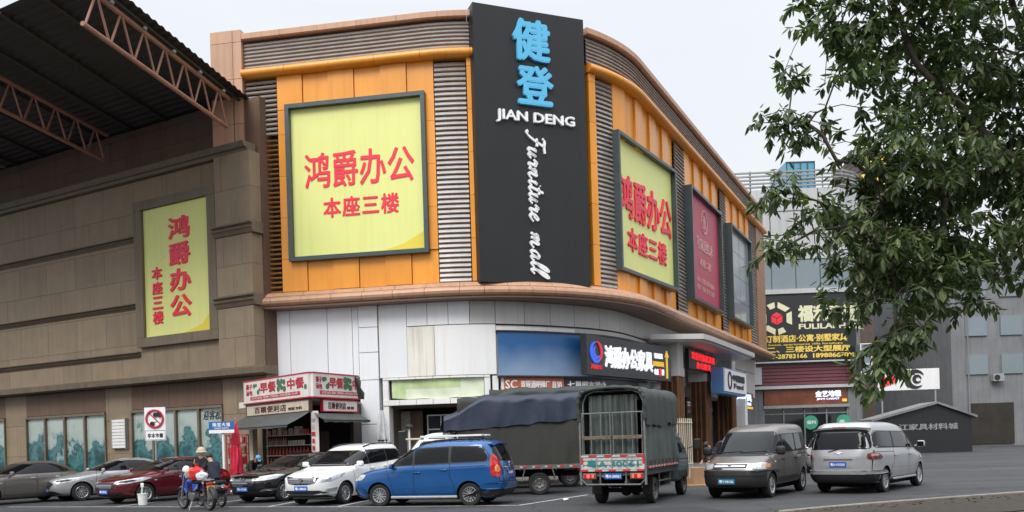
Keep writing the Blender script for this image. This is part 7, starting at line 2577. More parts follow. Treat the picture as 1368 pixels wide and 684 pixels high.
    pts = [(-1.08, -0.84, 2.1), (-1.10, -0.84, 2.55), (-1.10, -0.76, 2.76), (-1.10, -0.56, 2.86), (-1.10, 0, 2.90), (-1.10, 0.56, 2.86), (-1.10, 0.76, 2.76), (-1.10, 0.84, 2.55), (-1.08, 0.84, 2.1)]
    m.tube([Vector(p) for p in catmull(pts, 6)], [0.045 + 0.012 * math.sin(i * 1.7) for i in range(len(catmull(pts, 6)))], 8)
    m.build('rolled_tarp', 'tarp_green', t, smooth=True, local=True)
    m = MB()        # curtain inside the rear opening
    vs, fs = [], []
    for i in range(41):
        y = -0.60 + 1.22 * i / 40
        for z in (1.0, 1.6, 2.2, 2.72):
            vs.append((-0.92 + 0.03 * math.sin(i * 0.9 + z) + 0.02 * math.sin(i * 2.3), y, z))
    fs = [(i * 4 + j, i * 4 + j + 1, i * 4 + 5 + j, i * 4 + 4 + j) for i in range(40) for j in range(3)]
    m.add(vs, fs); m.build('curtain', 'tarp_grey', t, smooth=True, local=True)
    m = MB(); m.box((2.04, 0, 1.75), (0.04, 1.58, 1.9)); m.build('head_board', 'truck_dirty', t, local=True)
    # stake gate: two leaves
    for (y0, y1) in ((-0.78, -0.015), (0.015, 0.78)):
        m = MB()
        for y in (y0 + 0.02, y0 + 0.26, y0 + 0.51, y1 - 0.02): m.tube([(-1.07, y, 1.26), (-1.07, y, 2.28)], 0.016, 6)
        for z in (1.26, 2.28): m.tube([(-1.07, y0, z), (-1.07, y1, z)], 0.018, 6)
        lo = m.build('gate_leaf', 'gate_steel', t, local=True)
        m = MB(); m.bbox((-1.085, (y0 + y1) / 2, 1.68), (0.025, y1 - y0 - 0.02, 0.09), 0.008); m.build('plank', 'rusty_wood', lo, local=True)
    # tail board with reflective strips and worn teal writing
    m = MB()
    m.box((-1.06, 0, 1.04), (0.03, 1.62, 0.36))
    for z in (0.93, 1.04, 1.15): m.bbox((-1.08, 0, z), (0.03, 1.56, 0.07), 0.012)
    tb_ = m.build('tail_board', 'reflect_white', t, local=True)
    def PR(a, z, o): return Vector((-1.095 - o, -(a - 0.8), z))
    m = MB()
    reflective(m, PR, 0.0, 1.6, 1.205, 0.045, 0.004, 8, start=1); reflective(m, PR, 0.0, 1.6, 0.855, 0.04, 0.004, 9)
    for a_ in (0.0, 1.555): m.obox(PR, a_, a_ + 0.05, 1.03, 1.19, -0.006, 0.014, 1, 0); m.obox(PR, a_, a_ + 0.05, 0.90, 1.026, -0.006, 0.014, 1, 1)
    m.build('reflective_tape', ['reflect_red', 'reflect_white'], tb_, local=True)
    m = MB(); put_text(m, '粤A 30061', PR, 0.14, 1.46, 0.94, 1.14, 0.0, 0.006, 0.03); m.build('worn_lettering', 'teal_letter', tb_, local=True)
    for a_ in (0.40, 0.79, 1.18):
        m = MB(); m.bbox(PR(a_, 1.04, 0.012), (0.025, 0.025, 0.34), 0.005); m.build('hinge_strap', 'galv', tb_, local=True)
    # lamps, plate, bumper frame
    for sg in (-1, 1):
        m = MB(); m.bbox((-1.05, sg * 0.60, 0.735), (0.07, 0.34, 0.15), 0.015); ho = m.build('lamp_housing', 'gate_steel', t, local=True)
        m = MB(); m.bbox((-1.085, sg * 0.60, 0.735), (0.03, 0.30, 0.115), 0.01); m.build('tail_light', 'lamp_red', ho, local=True)
        m = MB(); m.ball((-1.10, sg * 0.60 + (0.03 if sg > 0 else -0.06), 0.735), (0.015, 0.045, 0.045), 12, 8); m.build('lit_bulb', 'lamp_on', ho, local=True)
        m = MB(); m.bbox((-1.100, sg * 0.60 - 0.09 * sg, 0.735), (0.012, 0.06, 0.09), 0.004); m.build('indicator', 'lamp_amber', ho, local=True)
    m = MB()
    m.tube([(-1.06, -0.81, 0.84), (-1.06, -0.81, 0.66), (-1.06, -0.68, 0.53), (-1.06, 0.68, 0.53), (-1.06, 0.81, 0.66), (-1.06, 0.81, 0.84)], 0.022, 8)
    for y in (-0.33, 0.33): m.tube([(-1.06, y, 0.53), (-1.06, y, 0.84)], 0.02, 8)
    m.build('bumper_frame', 'gate_steel', t, local=True)
    def PN(a, z, o): return Vector((-1.07 - o, -(a - 0.22), z))
    m = MB(); m.obox(PN, 0, 0.44, 0.665, 0.805, -0.01, 0.012); po = m.build('number_plate', 'plate_blue', t, local=True)
    m = MB(); put_text(m, '粤A·30061', PN, 0.03, 0.41, 0.69, 0.78, 0.012, 0.004, 0.03); m.build('plate_lettering', 'plate_white', po, local=True)
    return c
mat('tarp_grey', (0.075, 0.095, 0.085), 0.7, var=0.22, scale=2.5, streak=0.25, bump=0.15, bscale=25)
ct = small_truck()

def covered_truck(label, loc, hd, top_m, side_m, zt, front_drop, L=3.7, hw=0.95):
    """side view: flat bed lorry with hooped tarpaulin, facing +x"""
    keys = [(0.45, L + 1.25, L - 0.35, 0.80), (0.55, L + 1.38, L - 0.38, 0.86), (0.85, L + 1.42, L - 0.38, 0.88), (1.15, L + 1.38, L - 0.38, 0.875), (1.30, L + 1.25, L - 0.38, 0.865),
            (1.55, L + 1.05, L - 0.37, 0.83), (1.80, L + 0.82, L - 0.36, 0.78), (1.92, L + 0.62, L - 0.33, 0.72), (1.98, L + 0.4, L - 0.25, 0.6), (2.0, L + 0.2, L - 0.1, 0.3)]
    x0 = -1.25
    c = cab('truck', label, loc, hd, keys, 5.0, (L + 0.55, 0.0, 0.345, 0.22, 0.90), 'paint_white')
    t = c.root
    c.add_wheels(6, 'steel_rim', True)
    for sg in (1, -1):
        c.side('side_window', 'car_glass', sg, [(L + 0.98, 1.26), (L + 0.68, 1.74), (L - 0.1, 1.76), (L - 0.1, 1.26)], 0.008, r=0.06)
        m = MB(); c.side_line(m, sg, [(L - 0.16, 1.82), (L - 0.16, 0.7)], 0.014); m.build('door_seam', 'seam', t, local=True)
    c.decal('windscreen', 'car_glass', 0, [(-0.74, 1.32), (0.74, 1.32), (0.66, 1.84), (-0.66, 1.84)], 0.008, r=0.08)
    xb = L - 0.45
    m = MB()
    for y in (-0.38, 0.38): m.box(((x0 + L) / 2, y, 0.62), (L - x0, 0.09, 0.16))
    m.tube([(0, -0.7, 0.345), (0, 0.7, 0.345)], 0.07, 8); m.ball((0, 0, 0.345), 0.17, 10, 8)
    m.bbox((1.7, -0.6, 0.55), (0.8, 0.36, 0.32), 0.05); m.bbox((1.6, 0.6, 0.55), (0.6, 0.3, 0.3), 0.03)
    m.build('chassis', 'underbody', t, local=True)
    m = MB(); m.box(((x0 + xb) / 2, 0, 0.86), (xb - x0, hw * 2, 0.12)); m.build('bed', 'truck_dirty', t, local=True)
    for sg in (-1, 1):
        m = MB(); m.box(((x0 + xb) / 2, sg * (hw + 0.02), 0.86), (xb - x0, 0.04, 0.13)); so = m.build('side_rail', 'steel_rim', t, local=True)
        m = MB()
        def PS(a, z, o, sg=sg): return Vector((a, sg * (hw + 0.042 + o), z))
        n_ = 9
        for i in range(n_):
            u = x0 + 0.1 + (xb - x0 - 0.3) * i / n_
            m.obox(PS, u, u + 0.13, 0.835, 0.885, 0, 0.01, 1, 0); m.obox(PS, u + 0.14, u + 0.22, 0.835, 0.885, 0, 0.01, 1, 1)
        m.build('reflective_tape', ['reflect_red', 'reflect_white'], so, local=True)
        for dx in (-0.42, 0.42):
            m = MB(); m.plate([(dx * 1.0, sg * 0.86, 0.80), (dx * 1.0 + 0.03, sg * 0.86, 0.80), (dx * 1.25 + 0.03, sg * 0.86, 0.42), (dx * 1.25, sg * 0.86, 0.42)], (0, sg, 0), 0.12); m.build('mud_guard', 'steel_rim', t, local=True)
        m = MB(); m.box((1.75, sg * 0.86, 0.55), (1.7, 0.03, 0.04)); m.box((1.75, sg * 0.86, 0.42), (1.7, 0.03, 0.04))
        for x in (1.0, 1.75, 2.5): m.box((x, sg * 0.86, 0.6), (0.04, 0.03, 0.4))
        m.build('side_guard', 'steel_rim', t, local=True)
        m = MB(); m.bbox((x0 - 0.02, sg * 0.68, 0.72), (0.06, 0.34, 0.13), 0.015); m.build('tail_light', 'lamp_red', t, local=True)
    tarp('side_tarp', side_m, t, x0, xb, hw, 0.93, zt - 0.02, 0.2, 0.022, 0.0, 0.006, 7)
    m = MB(); m.box((x0 + 0.05, 0, (zt + 0.95) / 2 - 0.1), (0.04, hw * 1.9, zt - 1.15)); m.box((xb - 0.05, 0, (zt + 0.95) / 2 - 0.15), (0.04, hw * 1.9, zt - 1.3)); m.build('end_tarp', side_m, t, local=True)
    # upper sheet with a slope over the cab
    def tf(u):
        f = smooth(0.66, 1.05, u)
        return -front_drop * f + 0.05 * mnoise.noise(Vector((u * 6, 1.7, 0)))
    tarp('top_tarp', top_m, t, x0 - 0.04, xb + 0.42, hw + 0.02, 2.28, zt, 0.18, 0.035, 0.03, 0.03, 3, zbf=2.02, topfn=tf)
    m = MB()
    yy = hw + 0.03
    vs, fs = [], []
    for i in range(13):
        y = -yy + 2 * yy * i / 12
        for j in range(5):
            v = j / 4
            vs.append((xb + 0.42 + 0.03 * math.sin(y * 7 + v) + 0.10 * v, y, zt - front_drop + 0.02 - (zt - front_drop - 2.0) * v))
    for i in range(12):
        for j in range(4): fs.append((i * 5 + j, i * 5 + j + 1, i * 5 + 6 + j, i * 5 + 5 + j))
    m.add(vs, fs); m.build('front_flap', top_m, t, smooth=True, local=True)
    return c
lt = covered_truck('truck covered with a navy tarpaulin over olive sheets behind the blue car', (0.82, 27.2, 0), heading(-1.0, 0.02), 'tarp_navy', 'tarp_olive', 3.06, 0.62, L=2.9)
lt2 = covered_truck('truck under a dark green tarpaulin, farther back behind the navy covered one', (2.0, 31.0, 0), heading(-1.0, 0.0), 'tarp_green', 'tarp_olive', 3.5, 0.3, L=3.2)
# ---------------------------------------------------------------- people
def skin_mesh(verts, edges, radii, root_i=0, sub=2):
    me = bpy.data.meshes.new('tmp_skin')
    me.from_pydata([tuple(v) for v in verts], edges, [])
    o = bpy.data.objects.new('tmp_skin', me); COL.objects.link(o)
    sk = o.modifiers.new('s', 'SKIN')
    lay = me.skin_vertices[0].data
    for i, r in enumerate(radii):
        lay[i].radius = (r, r) if not isinstance(r, tuple) else r
        lay[i].use_root = (i == root_i)
    sk.use_smooth_shade = True
    sb = o.modifiers.new('d', 'SUBSURF'); sb.levels = sub; sb.render_levels = sub
    dg = bpy.context.evaluated_depsgraph_get(); dg.update()
    m = bpy.data.meshes.new_from_object(o.evaluated_get(dg))
    vs = [v.co.copy() for v in m.vertices]; fs = [tuple(p.vertices) for p in m.polygons]
    bpy.data.objects.remove(o); bpy.data.meshes.remove(m); bpy.data.meshes.remove(me)
    return vs, fs
def lerp3(a, b, t): return tuple(a[i] + (b[i] - a[i]) * t for i in range(3))
def person(label, loc, hd, J, top, legs, hat=None, group=None):
    """J: joints pelvis, waist, chest, neck, head, crown, then l/r shoulder elbow wrist hand, hip knee ankle toe"""
    t = thing('person', label, 'person', loc, hd, group)
    V, E, Rd = [], [], []
    idx = {}
    def add(n, p, r, par=None):
        idx[n] = len(V); V.append(p); Rd.append(r)
        if par: E.append((idx[par], idx[n]))
    add('pelvis', J['pelvis'], 0.12); add('waist', J['waist'], 0.105, 'pelvis'); add('chest', J['chest'], 0.115, 'waist')
    add('neck', J['neck'], 0.058, 'chest'); add('head', J['head'], 0.088, 'neck'); add('crown', J['crown'], 0.075, 'head')
    for s in 'lr':
        add(s + 'sh', J[s + 'sh'], 0.065, 'chest'); add(s + 'el', J[s + 'el'], 0.046, s + 'sh'); add(s + 'wr', J[s + 'wr'], 0.030, s + 'el'); add(s + 'pa', J[s + 'pa'], (0.022, 0.040), s + 'wr')
        add(s + 'hip', J[s + 'hip'], 0.088, 'pelvis'); add(s + 'kn', J[s + 'kn'], 0.058, s + 'hip'); add(s + 'an', J[s + 'an'], 0.040, s + 'kn'); add(s + 'to', J[s + 'to'], 0.036, s + 'an')
    vs, fs = skin_mesh(V, E, Rd)
    m = MB(); m.add(vs, fs)
    for s in 'lr':      # five fingers each, curled from the palm
        pa, wr = Vector(J[s + 'pa']), Vector(J[s + 'wr'])
        f = (pa - wr).normalized()
        sd = f.cross(Vector((0, 0, 1)))
        sd = sd.normalized() if sd.length > 0.05 else Vector((0, 1, 0))
        dn = sd.cross(f).normalized()
        if dn.z > 0: dn = -dn
        for k in range(4):
            b = pa + sd * (k - 1.5) * 0.019
            ln = (0.070, 0.082, 0.076, 0.058)[k]
            m.tube([b, b + f * ln * 0.5 + dn * 0.006, b + f * ln * 0.8 + dn * 0.03, b + f * ln * 0.75 + dn * 0.055], [0.010, 0.0095, 0.009, 0.007], 6)
        ths = sd * (0.04 if s == 'l' else -0.04)
        b = pa - f * 0.04 + ths * 0.7
        m.tube([b, b + ths * 0.7 + f * 0.025, b + ths * 0.8 + f * 0.055 + dn * 0.02], [0.012, 0.011, 0.008], 6)
    m.build('body', 'skin', t, smooth=True, local=True, sharp=80)
    # face
    hd_ = Vector(J['head']); up = (Vector(J['crown']) - hd_).normalized()
    fw = Vector(J.get('face', (1, 0, -0.3))); fw = (fw - up * fw.dot(up)).normalized(); sd = up.cross(fw)
    m = MB()
    for s in (-1, 1): m.ball(hd_ + fw * 0.082 + sd * s * 0.032 + up * 0.035, 0.012, 8, 6)
    m.build('eyes', 'sign_black', t, local=True)
    m = MB(); m.tube([hd_ + fw * 0.085 + up * 0.04, hd_ + fw * 0.112 + up * 0.0, hd_ + fw * 0.088 - up * 0.006], [0.009, 0.014, 0.012], 8)
    for s in (-1, 1): m.ball(hd_ + sd * s * 0.09 + up * 0.02, (0.022, 0.012, 0.03), 8, 6)
    m.build('nose_and_ears', 'skin', t, smooth=True, local=True)
    m = MB(); m.tube([hd_ + fw * 0.086 - up * 0.036 - sd * 0.025, hd_ + fw * 0.092 - up * 0.038, hd_ + fw * 0.086 - up * 0.036 + sd * 0.025], 0.006, 6); m.build('mouth', 'crimson', t, local=True)
    rot = Matrix((fw, sd, up)).transposed()
    m = MB(); m.ball(hd_ + up * 0.055 - fw * 0.014, (0.108, 0.10, 0.10), 16, 12, 0, rot); m.build('hair', 'hair', t, smooth=True, local=True)
    # clothes: shells a little larger than the body
    V2, E2, R2, id2 = [], [], [], {}
    def add2(n, p, r, par=None):
        id2[n] = len(V2); V2.append(p); R2.append(r)
        if par: E2.append((id2[par], id2[n]))
    add2('waist', J['waist'], 0.158); add2('pelvis', lerp3(J['waist'], J['pelvis'], 0.85), 0.168, 'waist'); add2('chest', J['chest'], 0.170, 'waist'); add2('col', lerp3(J['chest'], J['neck'], 0.8), 0.075, 'chest')
    for s in 'lr':
        add2(s + 'sh', J[s + 'sh'], 0.085, 'chest'); add2(s + 'el', J[s + 'el'], 0.064, s + 'sh'); add2(s + 'cu', lerp3(J[s + 'el'], J[s + 'wr'], 0.9), 0.046, s + 'el')
    vs, fs = skin_mesh(V2, E2, R2)
    vs = [v + Vector((mnoise.noise(v * 9), mnoise.noise(v * 9 + Vector((5, 0, 0))), 0)) * 0.012 for v in vs]
    m = MB(); m.add(vs, fs); m.build('jacket', top, t, smooth=True, local=True, sharp=80)
    V2, E2, R2, id2 = [], [], [], {}
    add2('pelvis', J['pelvis'], 0.152); add2('wb', lerp3(J['pelvis'], J['waist'], 0.5), 0.14, 'pelvis')
    for s in 'lr':
        add2(s + 'hip', J[s + 'hip'], 0.104, 'pelvis'); add2(s + 'kn', J[s + 'kn'], 0.076, s + 'hip'); add2(s + 'cu', lerp3(J[s + 'kn'], J[s + 'an'], 0.93), 0.058, s + 'kn')
    vs, fs = skin_mesh(V2, E2, R2)
    m = MB(); m.add(vs, fs); m.build('trousers', legs, t, smooth=True, local=True, sharp=80)
    for s in 'lr':
        an, to = Vector(J[s + 'an']), Vector(J[s + 'to'])
        m = MB()
        d = (to - an); d.z = 0; d.normalize()
        c = Vector((an.x, an.y, to.z)) + d * 0.06
        m.bbox(c + Vector((0, 0, -0.005)), (0.26, 0.095, 0.075), 0.03, math.atan2(d.y, d.x), seg=3)
        m.build('shoe', 'cloth_black', t, smooth=True, local=True)
    if hat:
        m = MB()
        if hat[0] == 'hood':
            m.ball(hd_ + up * 0.045 - fw * 0.03, (0.150, 0.140, 0.160), 18, 12, 0, rot)
            m.lathe([(0.135, -0.01), (0.165, -0.04), (0.17, -0.03), (0.14, 0.02), (0.135, -0.01)], hd_ + up * 0.06, 'Z', 22, 0, rot)
            m.build('sun_hat', hat[1], t, smooth=True, local=True)
        else:
            m.ball(hd_ + up * 0.075, (0.112, 0.105, 0.085), 16, 10, 0, rot)
            m.plate([hd_ + up * 0.075 + fw * a + sd * b for a, b in ((0.09, -0.075), (0.17, -0.055), (0.185, 0), (0.17, 0.055), (0.09, 0.075))], up, 0.012)
            m.build('cap', hat[1], t, smooth=True, local=True)
    return t
SIT = dict(pelvis=(0, 0, .80), waist=(.03, 0, .97), chest=(.13, 0, 1.17), neck=(.22, 0, 1.34), head=(.31, 0, 1.43), crown=(.36, 0, 1.52), face=(1, 0, -0.9),
           lsh=(.15, .19, 1.27), lel=(.30, .27, 1.06), lwr=(.50, .28, 1.03), lpa=(.57, .27, 1.03), rsh=(.15, -.19, 1.27), rel=(.30, -.27, 1.06), rwr=(.50, -.28, 1.03), rpa=(.57, -.27, 1.03),
           lhip=(.06, .10, .79), lkn=(.44, .13, .74), lan=(.40, .13, .36), lto=(.52, .14, .31), rhip=(.06, -.10, .79), rkn=(.44, -.13, .74), ran=(.40, -.13, .36), rto=(.52, -.14, .31))
STAND = dict(pelvis=(0, 0, .92), waist=(.01, 0, 1.08), chest=(.02, 0, 1.30), neck=(.03, 0, 1.47), head=(.05, 0, 1.58), crown=(.05, 0, 1.68), face=(1, 0, -0.2),
             lsh=(.01, .19, 1.40), lel=(.02, .26, 1.13), lwr=(.16, .24, .94), lpa=(.21, .23, .90), rsh=(.01, -.19, 1.40), rel=(.0, -.26, 1.13), rwr=(.14, -.24, .93), rpa=(.19, -.23, .89),
             lhip=(0, .10, .90), lkn=(.03, .11, .50), lan=(0, .11, .10), lto=(.13, .12, .045), rhip=(0, -.10, .90), rkn=(.05, -.11, .50), ran=(-.03, -.11, .10), rto=(.10, -.12, .045))
BEND = dict(pelvis=(0, 0, .90), waist=(.10, 0, 1.04), chest=(.32, 0, 1.18), neck=(.48, 0, 1.26), head=(.58, 0, 1.31), crown=(.66, 0, 1.37), face=(1, 0, -1.6),
            lsh=(.40, .19, 1.20), lel=(.50, .24, .94), lwr=(.66, .18, .78), lpa=(.72, .16, .74), rsh=(.40, -.19, 1.20), rel=(.48, -.24, .94), rwr=(.64, -.18, .78), rpa=(.70, -.16, .74),
            lhip=(0, .10, .88), lkn=(.08, .12, .48), lan=(-.02, .12, .10), lto=(.11, .13, .045), rhip=(0, -.10, .88), rkn=(.04, -.12, .48), ran=(-.06, -.12, .10), rto=(.07, -.13, .045))

def spoke_wheel(root, c, R, w, n=12):
    e = bpy.data.objects.new('wheel', None); e.empty_display_size = 0.1; COL.objects.link(e); e.parent = root; e.location = c
    m = MB(); h = w / 2
    m.lathe([(R * .80, -h * .8), (R * .9, -h), (R * .97, -h * .6), (R, 0), (R * .97, h * .6), (R * .9, h), (R * .80, h * .8), (R * .80, -h * .8)], (0, 0, 0), 'Y', 32); m.build('tyre', 'rubber', e, smooth=True, local=True)
    m = MB(); m.lathe([(R * .74, -h * .7), (R * .81, -h * .7), (R * .81, h * .7), (R * .74, h * .7), (R * .74, -h * .7)], (0, 0, 0), 'Y', 32)
    m.lathe([(0, -h * 1.2), (R * .16, -h * 1.2), (R * .2, -h * .5), (R * .2, h * .5), (R * .16, h * 1.2), (0, h * 1.2)], (0, 0, 0), 'Y', 16)
    for i in range(n):
        a = 2 * PI * i / n
        m.tube([(R * .15 * math.cos(a), (h * .6 if i % 2 else -h * .6), R * .15 * math.sin(a)), (R * .76 * math.cos(a + .12), 0, R * .76 * math.sin(a + .12))], 0.0045, 5)
    m.build('rim', 'steel_rim', e, smooth=True, local=True)
    return e
# ---------------------------------------------------------------- the loaded motorcycle
fx, rx = Vector((-9.50, 24.72, 0)), Vector((-8.32, 23.66, 0))
md = (fx - rx).normalized()
mo = (fx + rx) / 2
mt = thing('motorcycle', 'blue and black motorcycle parked with bags on its seat', 'motorcycle', mo, heading(md.x, md.y))
WB = (fx - rx).length / 2
def T(name, m_, pts, r, n=8, sm=True):
    m = MB(); m.tube([Vector(p) for p in pts], r, n); return m.build(name, m_, mt, smooth=sm, local=True)
spoke_wheel(mt, (WB - 0.06, 0, 0.31), 0.31, 0.10); spoke_wheel(mt, (-WB + 0.06, 0, 0.30), 0.30, 0.12)
m = MB()
for s in (-1, 1):
    m.tube([(WB - .06, s * .07, .31), (WB - .20, s * .08, .72), (WB - .28, s * .08, .98)], [0.02, 0.024, 0.022], 8)
m.build('front_fork', 'alu', mt, smooth=True, local=True)
m = MB(); m.tube([(WB - .27, -.36, 1.05), (WB - .25, -.2, 1.08), (WB - .24, 0, 1.0), (WB - .25, .2, 1.08), (WB - .27, .36, 1.05)], 0.013, 8)
for s in (-1, 1): m.tube([(WB - .27, s * .24, 1.055), (WB - .275, s * .37, 1.045)], 0.02, 8)
hb = m.build('handlebar', 'black_plastic', mt, smooth=True, local=True)
for s in (-1, 1):
    m = MB(); m.tube([(WB - .26, s * .22, 1.07), (WB - .24, s * .30, 1.24)], 0.007, 6); m.ball((WB - .25, s * .31, 1.27), (.02, .06, .045), 12, 8); m.build('mirror', 'black_plastic', hb, smooth=True, local=True)
m = MB(); m.ball((WB - .14, 0, .93), (.10, .10, .10), 14, 10); m.build('headlight', 'lamp_clear', mt, smooth=True, local=True)
m = MB(); m.bbox((WB - .20, 0, .95), (.10, .24, .22), .04); m.build('headlight_cowl', 'moto_blue', mt, smooth=True, local=True)
vs, fs = [], []
def fender(cx_, R, a0, a1, w, nm, mm):
    m = MB(); vs, fs = [], []
    for i in range(15):
        a = math.radians(a0 + (a1 - a0) * i / 14)
        for y, dr in ((-w, -.03), (-w * .7, .0), (0, .012), (w * .7, .0), (w, -.03)): vs.append((cx_ + (R + dr) * math.cos(a), y, .31 + (R + dr) * math.sin(a)))
    for i in range(14):
        for j in range(4): fs.append((i * 5 + j, i * 5 + j + 1, i * 5 + 6 + j, i * 5 + 5 + j))
    m.add(vs, fs); return m.build(nm, mm, mt, smooth=True, local=True)
fender(WB - .06, .35, 25, 150, .07, 'front_fender', 'moto_blue'); fender(-WB + .06, .36, 50, 175, .08, 'rear_fender', 'black_plastic')
m = MB(); m.ball((.18, 0, .80), (.27, .14, .13), 18, 12, 0, Matrix.Rotation(math.radians(8), 3, 'Y')); m.build('fuel_tank', 'moto_blue', mt, smooth=True, local=True)
m = MB()
for s in (-1, 1): m.plate([(.36, s * .11, .62), (.18, s * .13, .56), (.22, s * .13, .80), (.40, s * .10, .84)], (0, s, 0), .03)
m.build('side_fairing', 'moto_blue', mt, local=True)
m = MB(); m.bbox((-.22, 0, .80), (.62, .24, .10), .04, seg=3); m.build('seat', 'cloth_black', mt, smooth=True, local=True)
m = MB()
for s in (-1, 1): m.plate([(-.05, s * .10, .54), (-.34, s * .12, .62), (-.36, s * .11, .74), (-.02, s * .10, .74)], (0, s, 0), .03)
m.build('side_cover', 'moto_blue', mt, local=True)
m = MB()
m.tube([(WB - .28, 0, .95), (.35, 0, .80), (-.1, 0, .72), (-.62, 0, .78)], .025, 8); m.tube([(WB - .28, 0, .88), (.40, 0, .45), (.30, 0, .26), (-.12, 0, .26), (-.18, 0, .5), (-.1, 0, .72)], .022, 8)
for s in (-1, 1): m.tube([(-.15, s * .06, .36), (-WB + .06, s * .09, .30)], .02, 8); m.tube([(-WB + .10, s * .10, .32), (-WB + .22, s * .10, .72)], .025, 8)
m.build('frame', 'black_plastic', mt, smooth=True, local=True)
m = MB(); m.bbox((.10, 0, .38), (.34, .24, .22), .05, seg=3); m.lathe([(.10, -.13), (.11, 0), (.10, .13)], (0.02, 0, .36), 'Y', 16)
for k in range(5): m.bbox((.24, 0, .50 + k * .03), (.16, .17, .014), .004)
m.build('engine', 'engine_grey', mt, smooth=True, local=True)
for s in (-1,):
    m = MB(); m.tube([(.30, -.08, .46), (.38, -.12, .30), (.2, -.16, .22), (-.3, -.17, .25)], .02, 8); m.tube([(-.3, -.17, .25), (-.72, -.18, .34)], [.03, .045], 10); m.build('exhaust', 'chrome', mt, smooth=True, local=True)
m = MB(); m.tube([(0.02, .12, .24), (-.06, .26, .01)], .012, 6); m.build('kick_stand', 'galv', mt, local=True)
m = MB(); m.tube([(-.45, -.10, .80), (-.80, -.11, .86), (-.84, 0, .86), (-.80, .11, .86), (-.45, .10, .80)], .012, 8); m.tube([(-.62, -.1, .83), (-.62, .1, .83)], .012, 6); m.build('rear_rack', 'galv', mt, local=True)
m = MB(); m.bbox((-.74, 0, .74), (.07, .18, .08), .02); m.build('tail_light', 'lamp_red', mt, smooth=True, local=True)
def PM(a, z, o): return Vector((-.80 - o - (0.62 - z) * 0.12, -(a - .11), z))
m = MB(); m.obox(PM, 0, .22, .54, .69, 0, .012); po = m.build('number_plate', 'plate_yellow', mt, local=True)
m = MB(); put_text(m, '粤X', PM, .05, .17, .63, .68, .012, .003, .03); put_text(m, '7F562', PM, .02, .20, .55, .615, .012, .003, .03); m.build('plate_lettering', 'sign_black', po, local=True)
m = MB(); m.obox(PM, .0, .22, .36, .52, 0, .012); m.build('splash_guard', 'galv', mt, local=True)
for s in (-1, 1):
    for x in (-.70, WB - .22):
        m = MB(); m.ball((x, s * .17, .76 if x < 0 else .95), .03, 8, 6); m.build('indicator', 'lamp_amber', mt, smooth=True, local=True)
def on_m(x, y, z): return mo + Matrix.Rotation(mt.rotation_euler.z, 3, 'Z') @ Vector((x, y, z))
def bag(name, m_, label, p, r, seed, cat='bag'):
    m = MB()
    nu, nv = 22, 14
    vs, fs = [], []
    for j in range(nv + 1):
        v = j / nv
        pr = (0.72 + 0.45 * math.sin(PI * min(1, v * 0.8 + 0.12))) * (1 - smooth(0.62, 0.86, v) * 0.80) + (0.18 * smooth(0.88, 1, v))
        for i in range(nu):
            a = 2 * PI * i / nu
            f = 1 + 0.13 * mnoise.noise(Vector((math.cos(a) * 2 + seed, math.sin(a) * 2, v * 4))) + 0.06 * math.sin(a * 7 + seed + v * 4)
            vs.append((r[0] * pr * f * math.cos(a), r[1] * pr * f * math.sin(a), r[2] * v))
    for j in range(nv):
        for i in range(nu): fs.append((j * nu + i, j * nu + (i + 1) % nu, (j + 1) * nu + (i + 1) % nu, (j + 1) * nu + i))
    fs.append(tuple(range(nu - 1, -1, -1)))
    m.add(vs, fs)
    o = m.build(name, m_, None, smooth=True); o.location = p; o.rotation_euler = (0, 0, seed)
    return tag(o, label, cat)
bag('plastic_bag', 'bag_red', 'red plastic bag tied on the motorcycle seat', on_m(-.10, 0.02, .85), (.19, .17, .44), 1.3)
bag('plastic_bag', 'bag_white', 'white plastic bag behind the red bag on the motorcycle seat', on_m(-.42, 0.04, .85), (.13, .13, .27), 2.9)
bag('cloth_bundle', 'beige_cloth', 'pale cloth bundle lying against the red bag on the motorcycle', on_m(.14, 0.12, .90), (.12, .10, .30), 4.1, 'bundle')
hl = thing('helmet', 'orange red helmet hung on the motorcycle handlebar', 'helmet', on_m(.30, -.05, .94), mt.rotation_euler.z)
m = MB(); m.ball((0, 0, .13), (.14, .12, .13), 18, 12); m.build('shell', 'helmet_orange', hl, smooth=True, local=True)
m = MB(); m.ball((.06, 0, .10), (.095, .10, .06), 14, 8); m.build('visor', 'car_glass', hl, smooth=True, local=True)
m = MB(); m.lathe([(.122, -.012), (.135, -.01), (.135, .012), (.122, .012), (.122, -.012)], (0, 0, .055), 'Z', 22); m.build('rim_trim', 'black_plastic', hl, local=True)
hl = thing('helmet', 'white helmet resting beside the orange red helmet on the motorcycle', 'helmet', on_m(.22, .16, 1.02), mt.rotation_euler.z)
m = MB(); m.ball((0, 0, .11), (.12, .105, .12), 18, 12); m.build('shell', 'bag_white', hl, smooth=True, local=True)
m = MB(); m.lathe([(.104, -.01), (.115, -.01), (.115, .012), (.104, .012), (.104, -.01)], (0, 0, .05), 'Z', 22); m.build('rim_trim', 'black_plastic', hl, local=True)

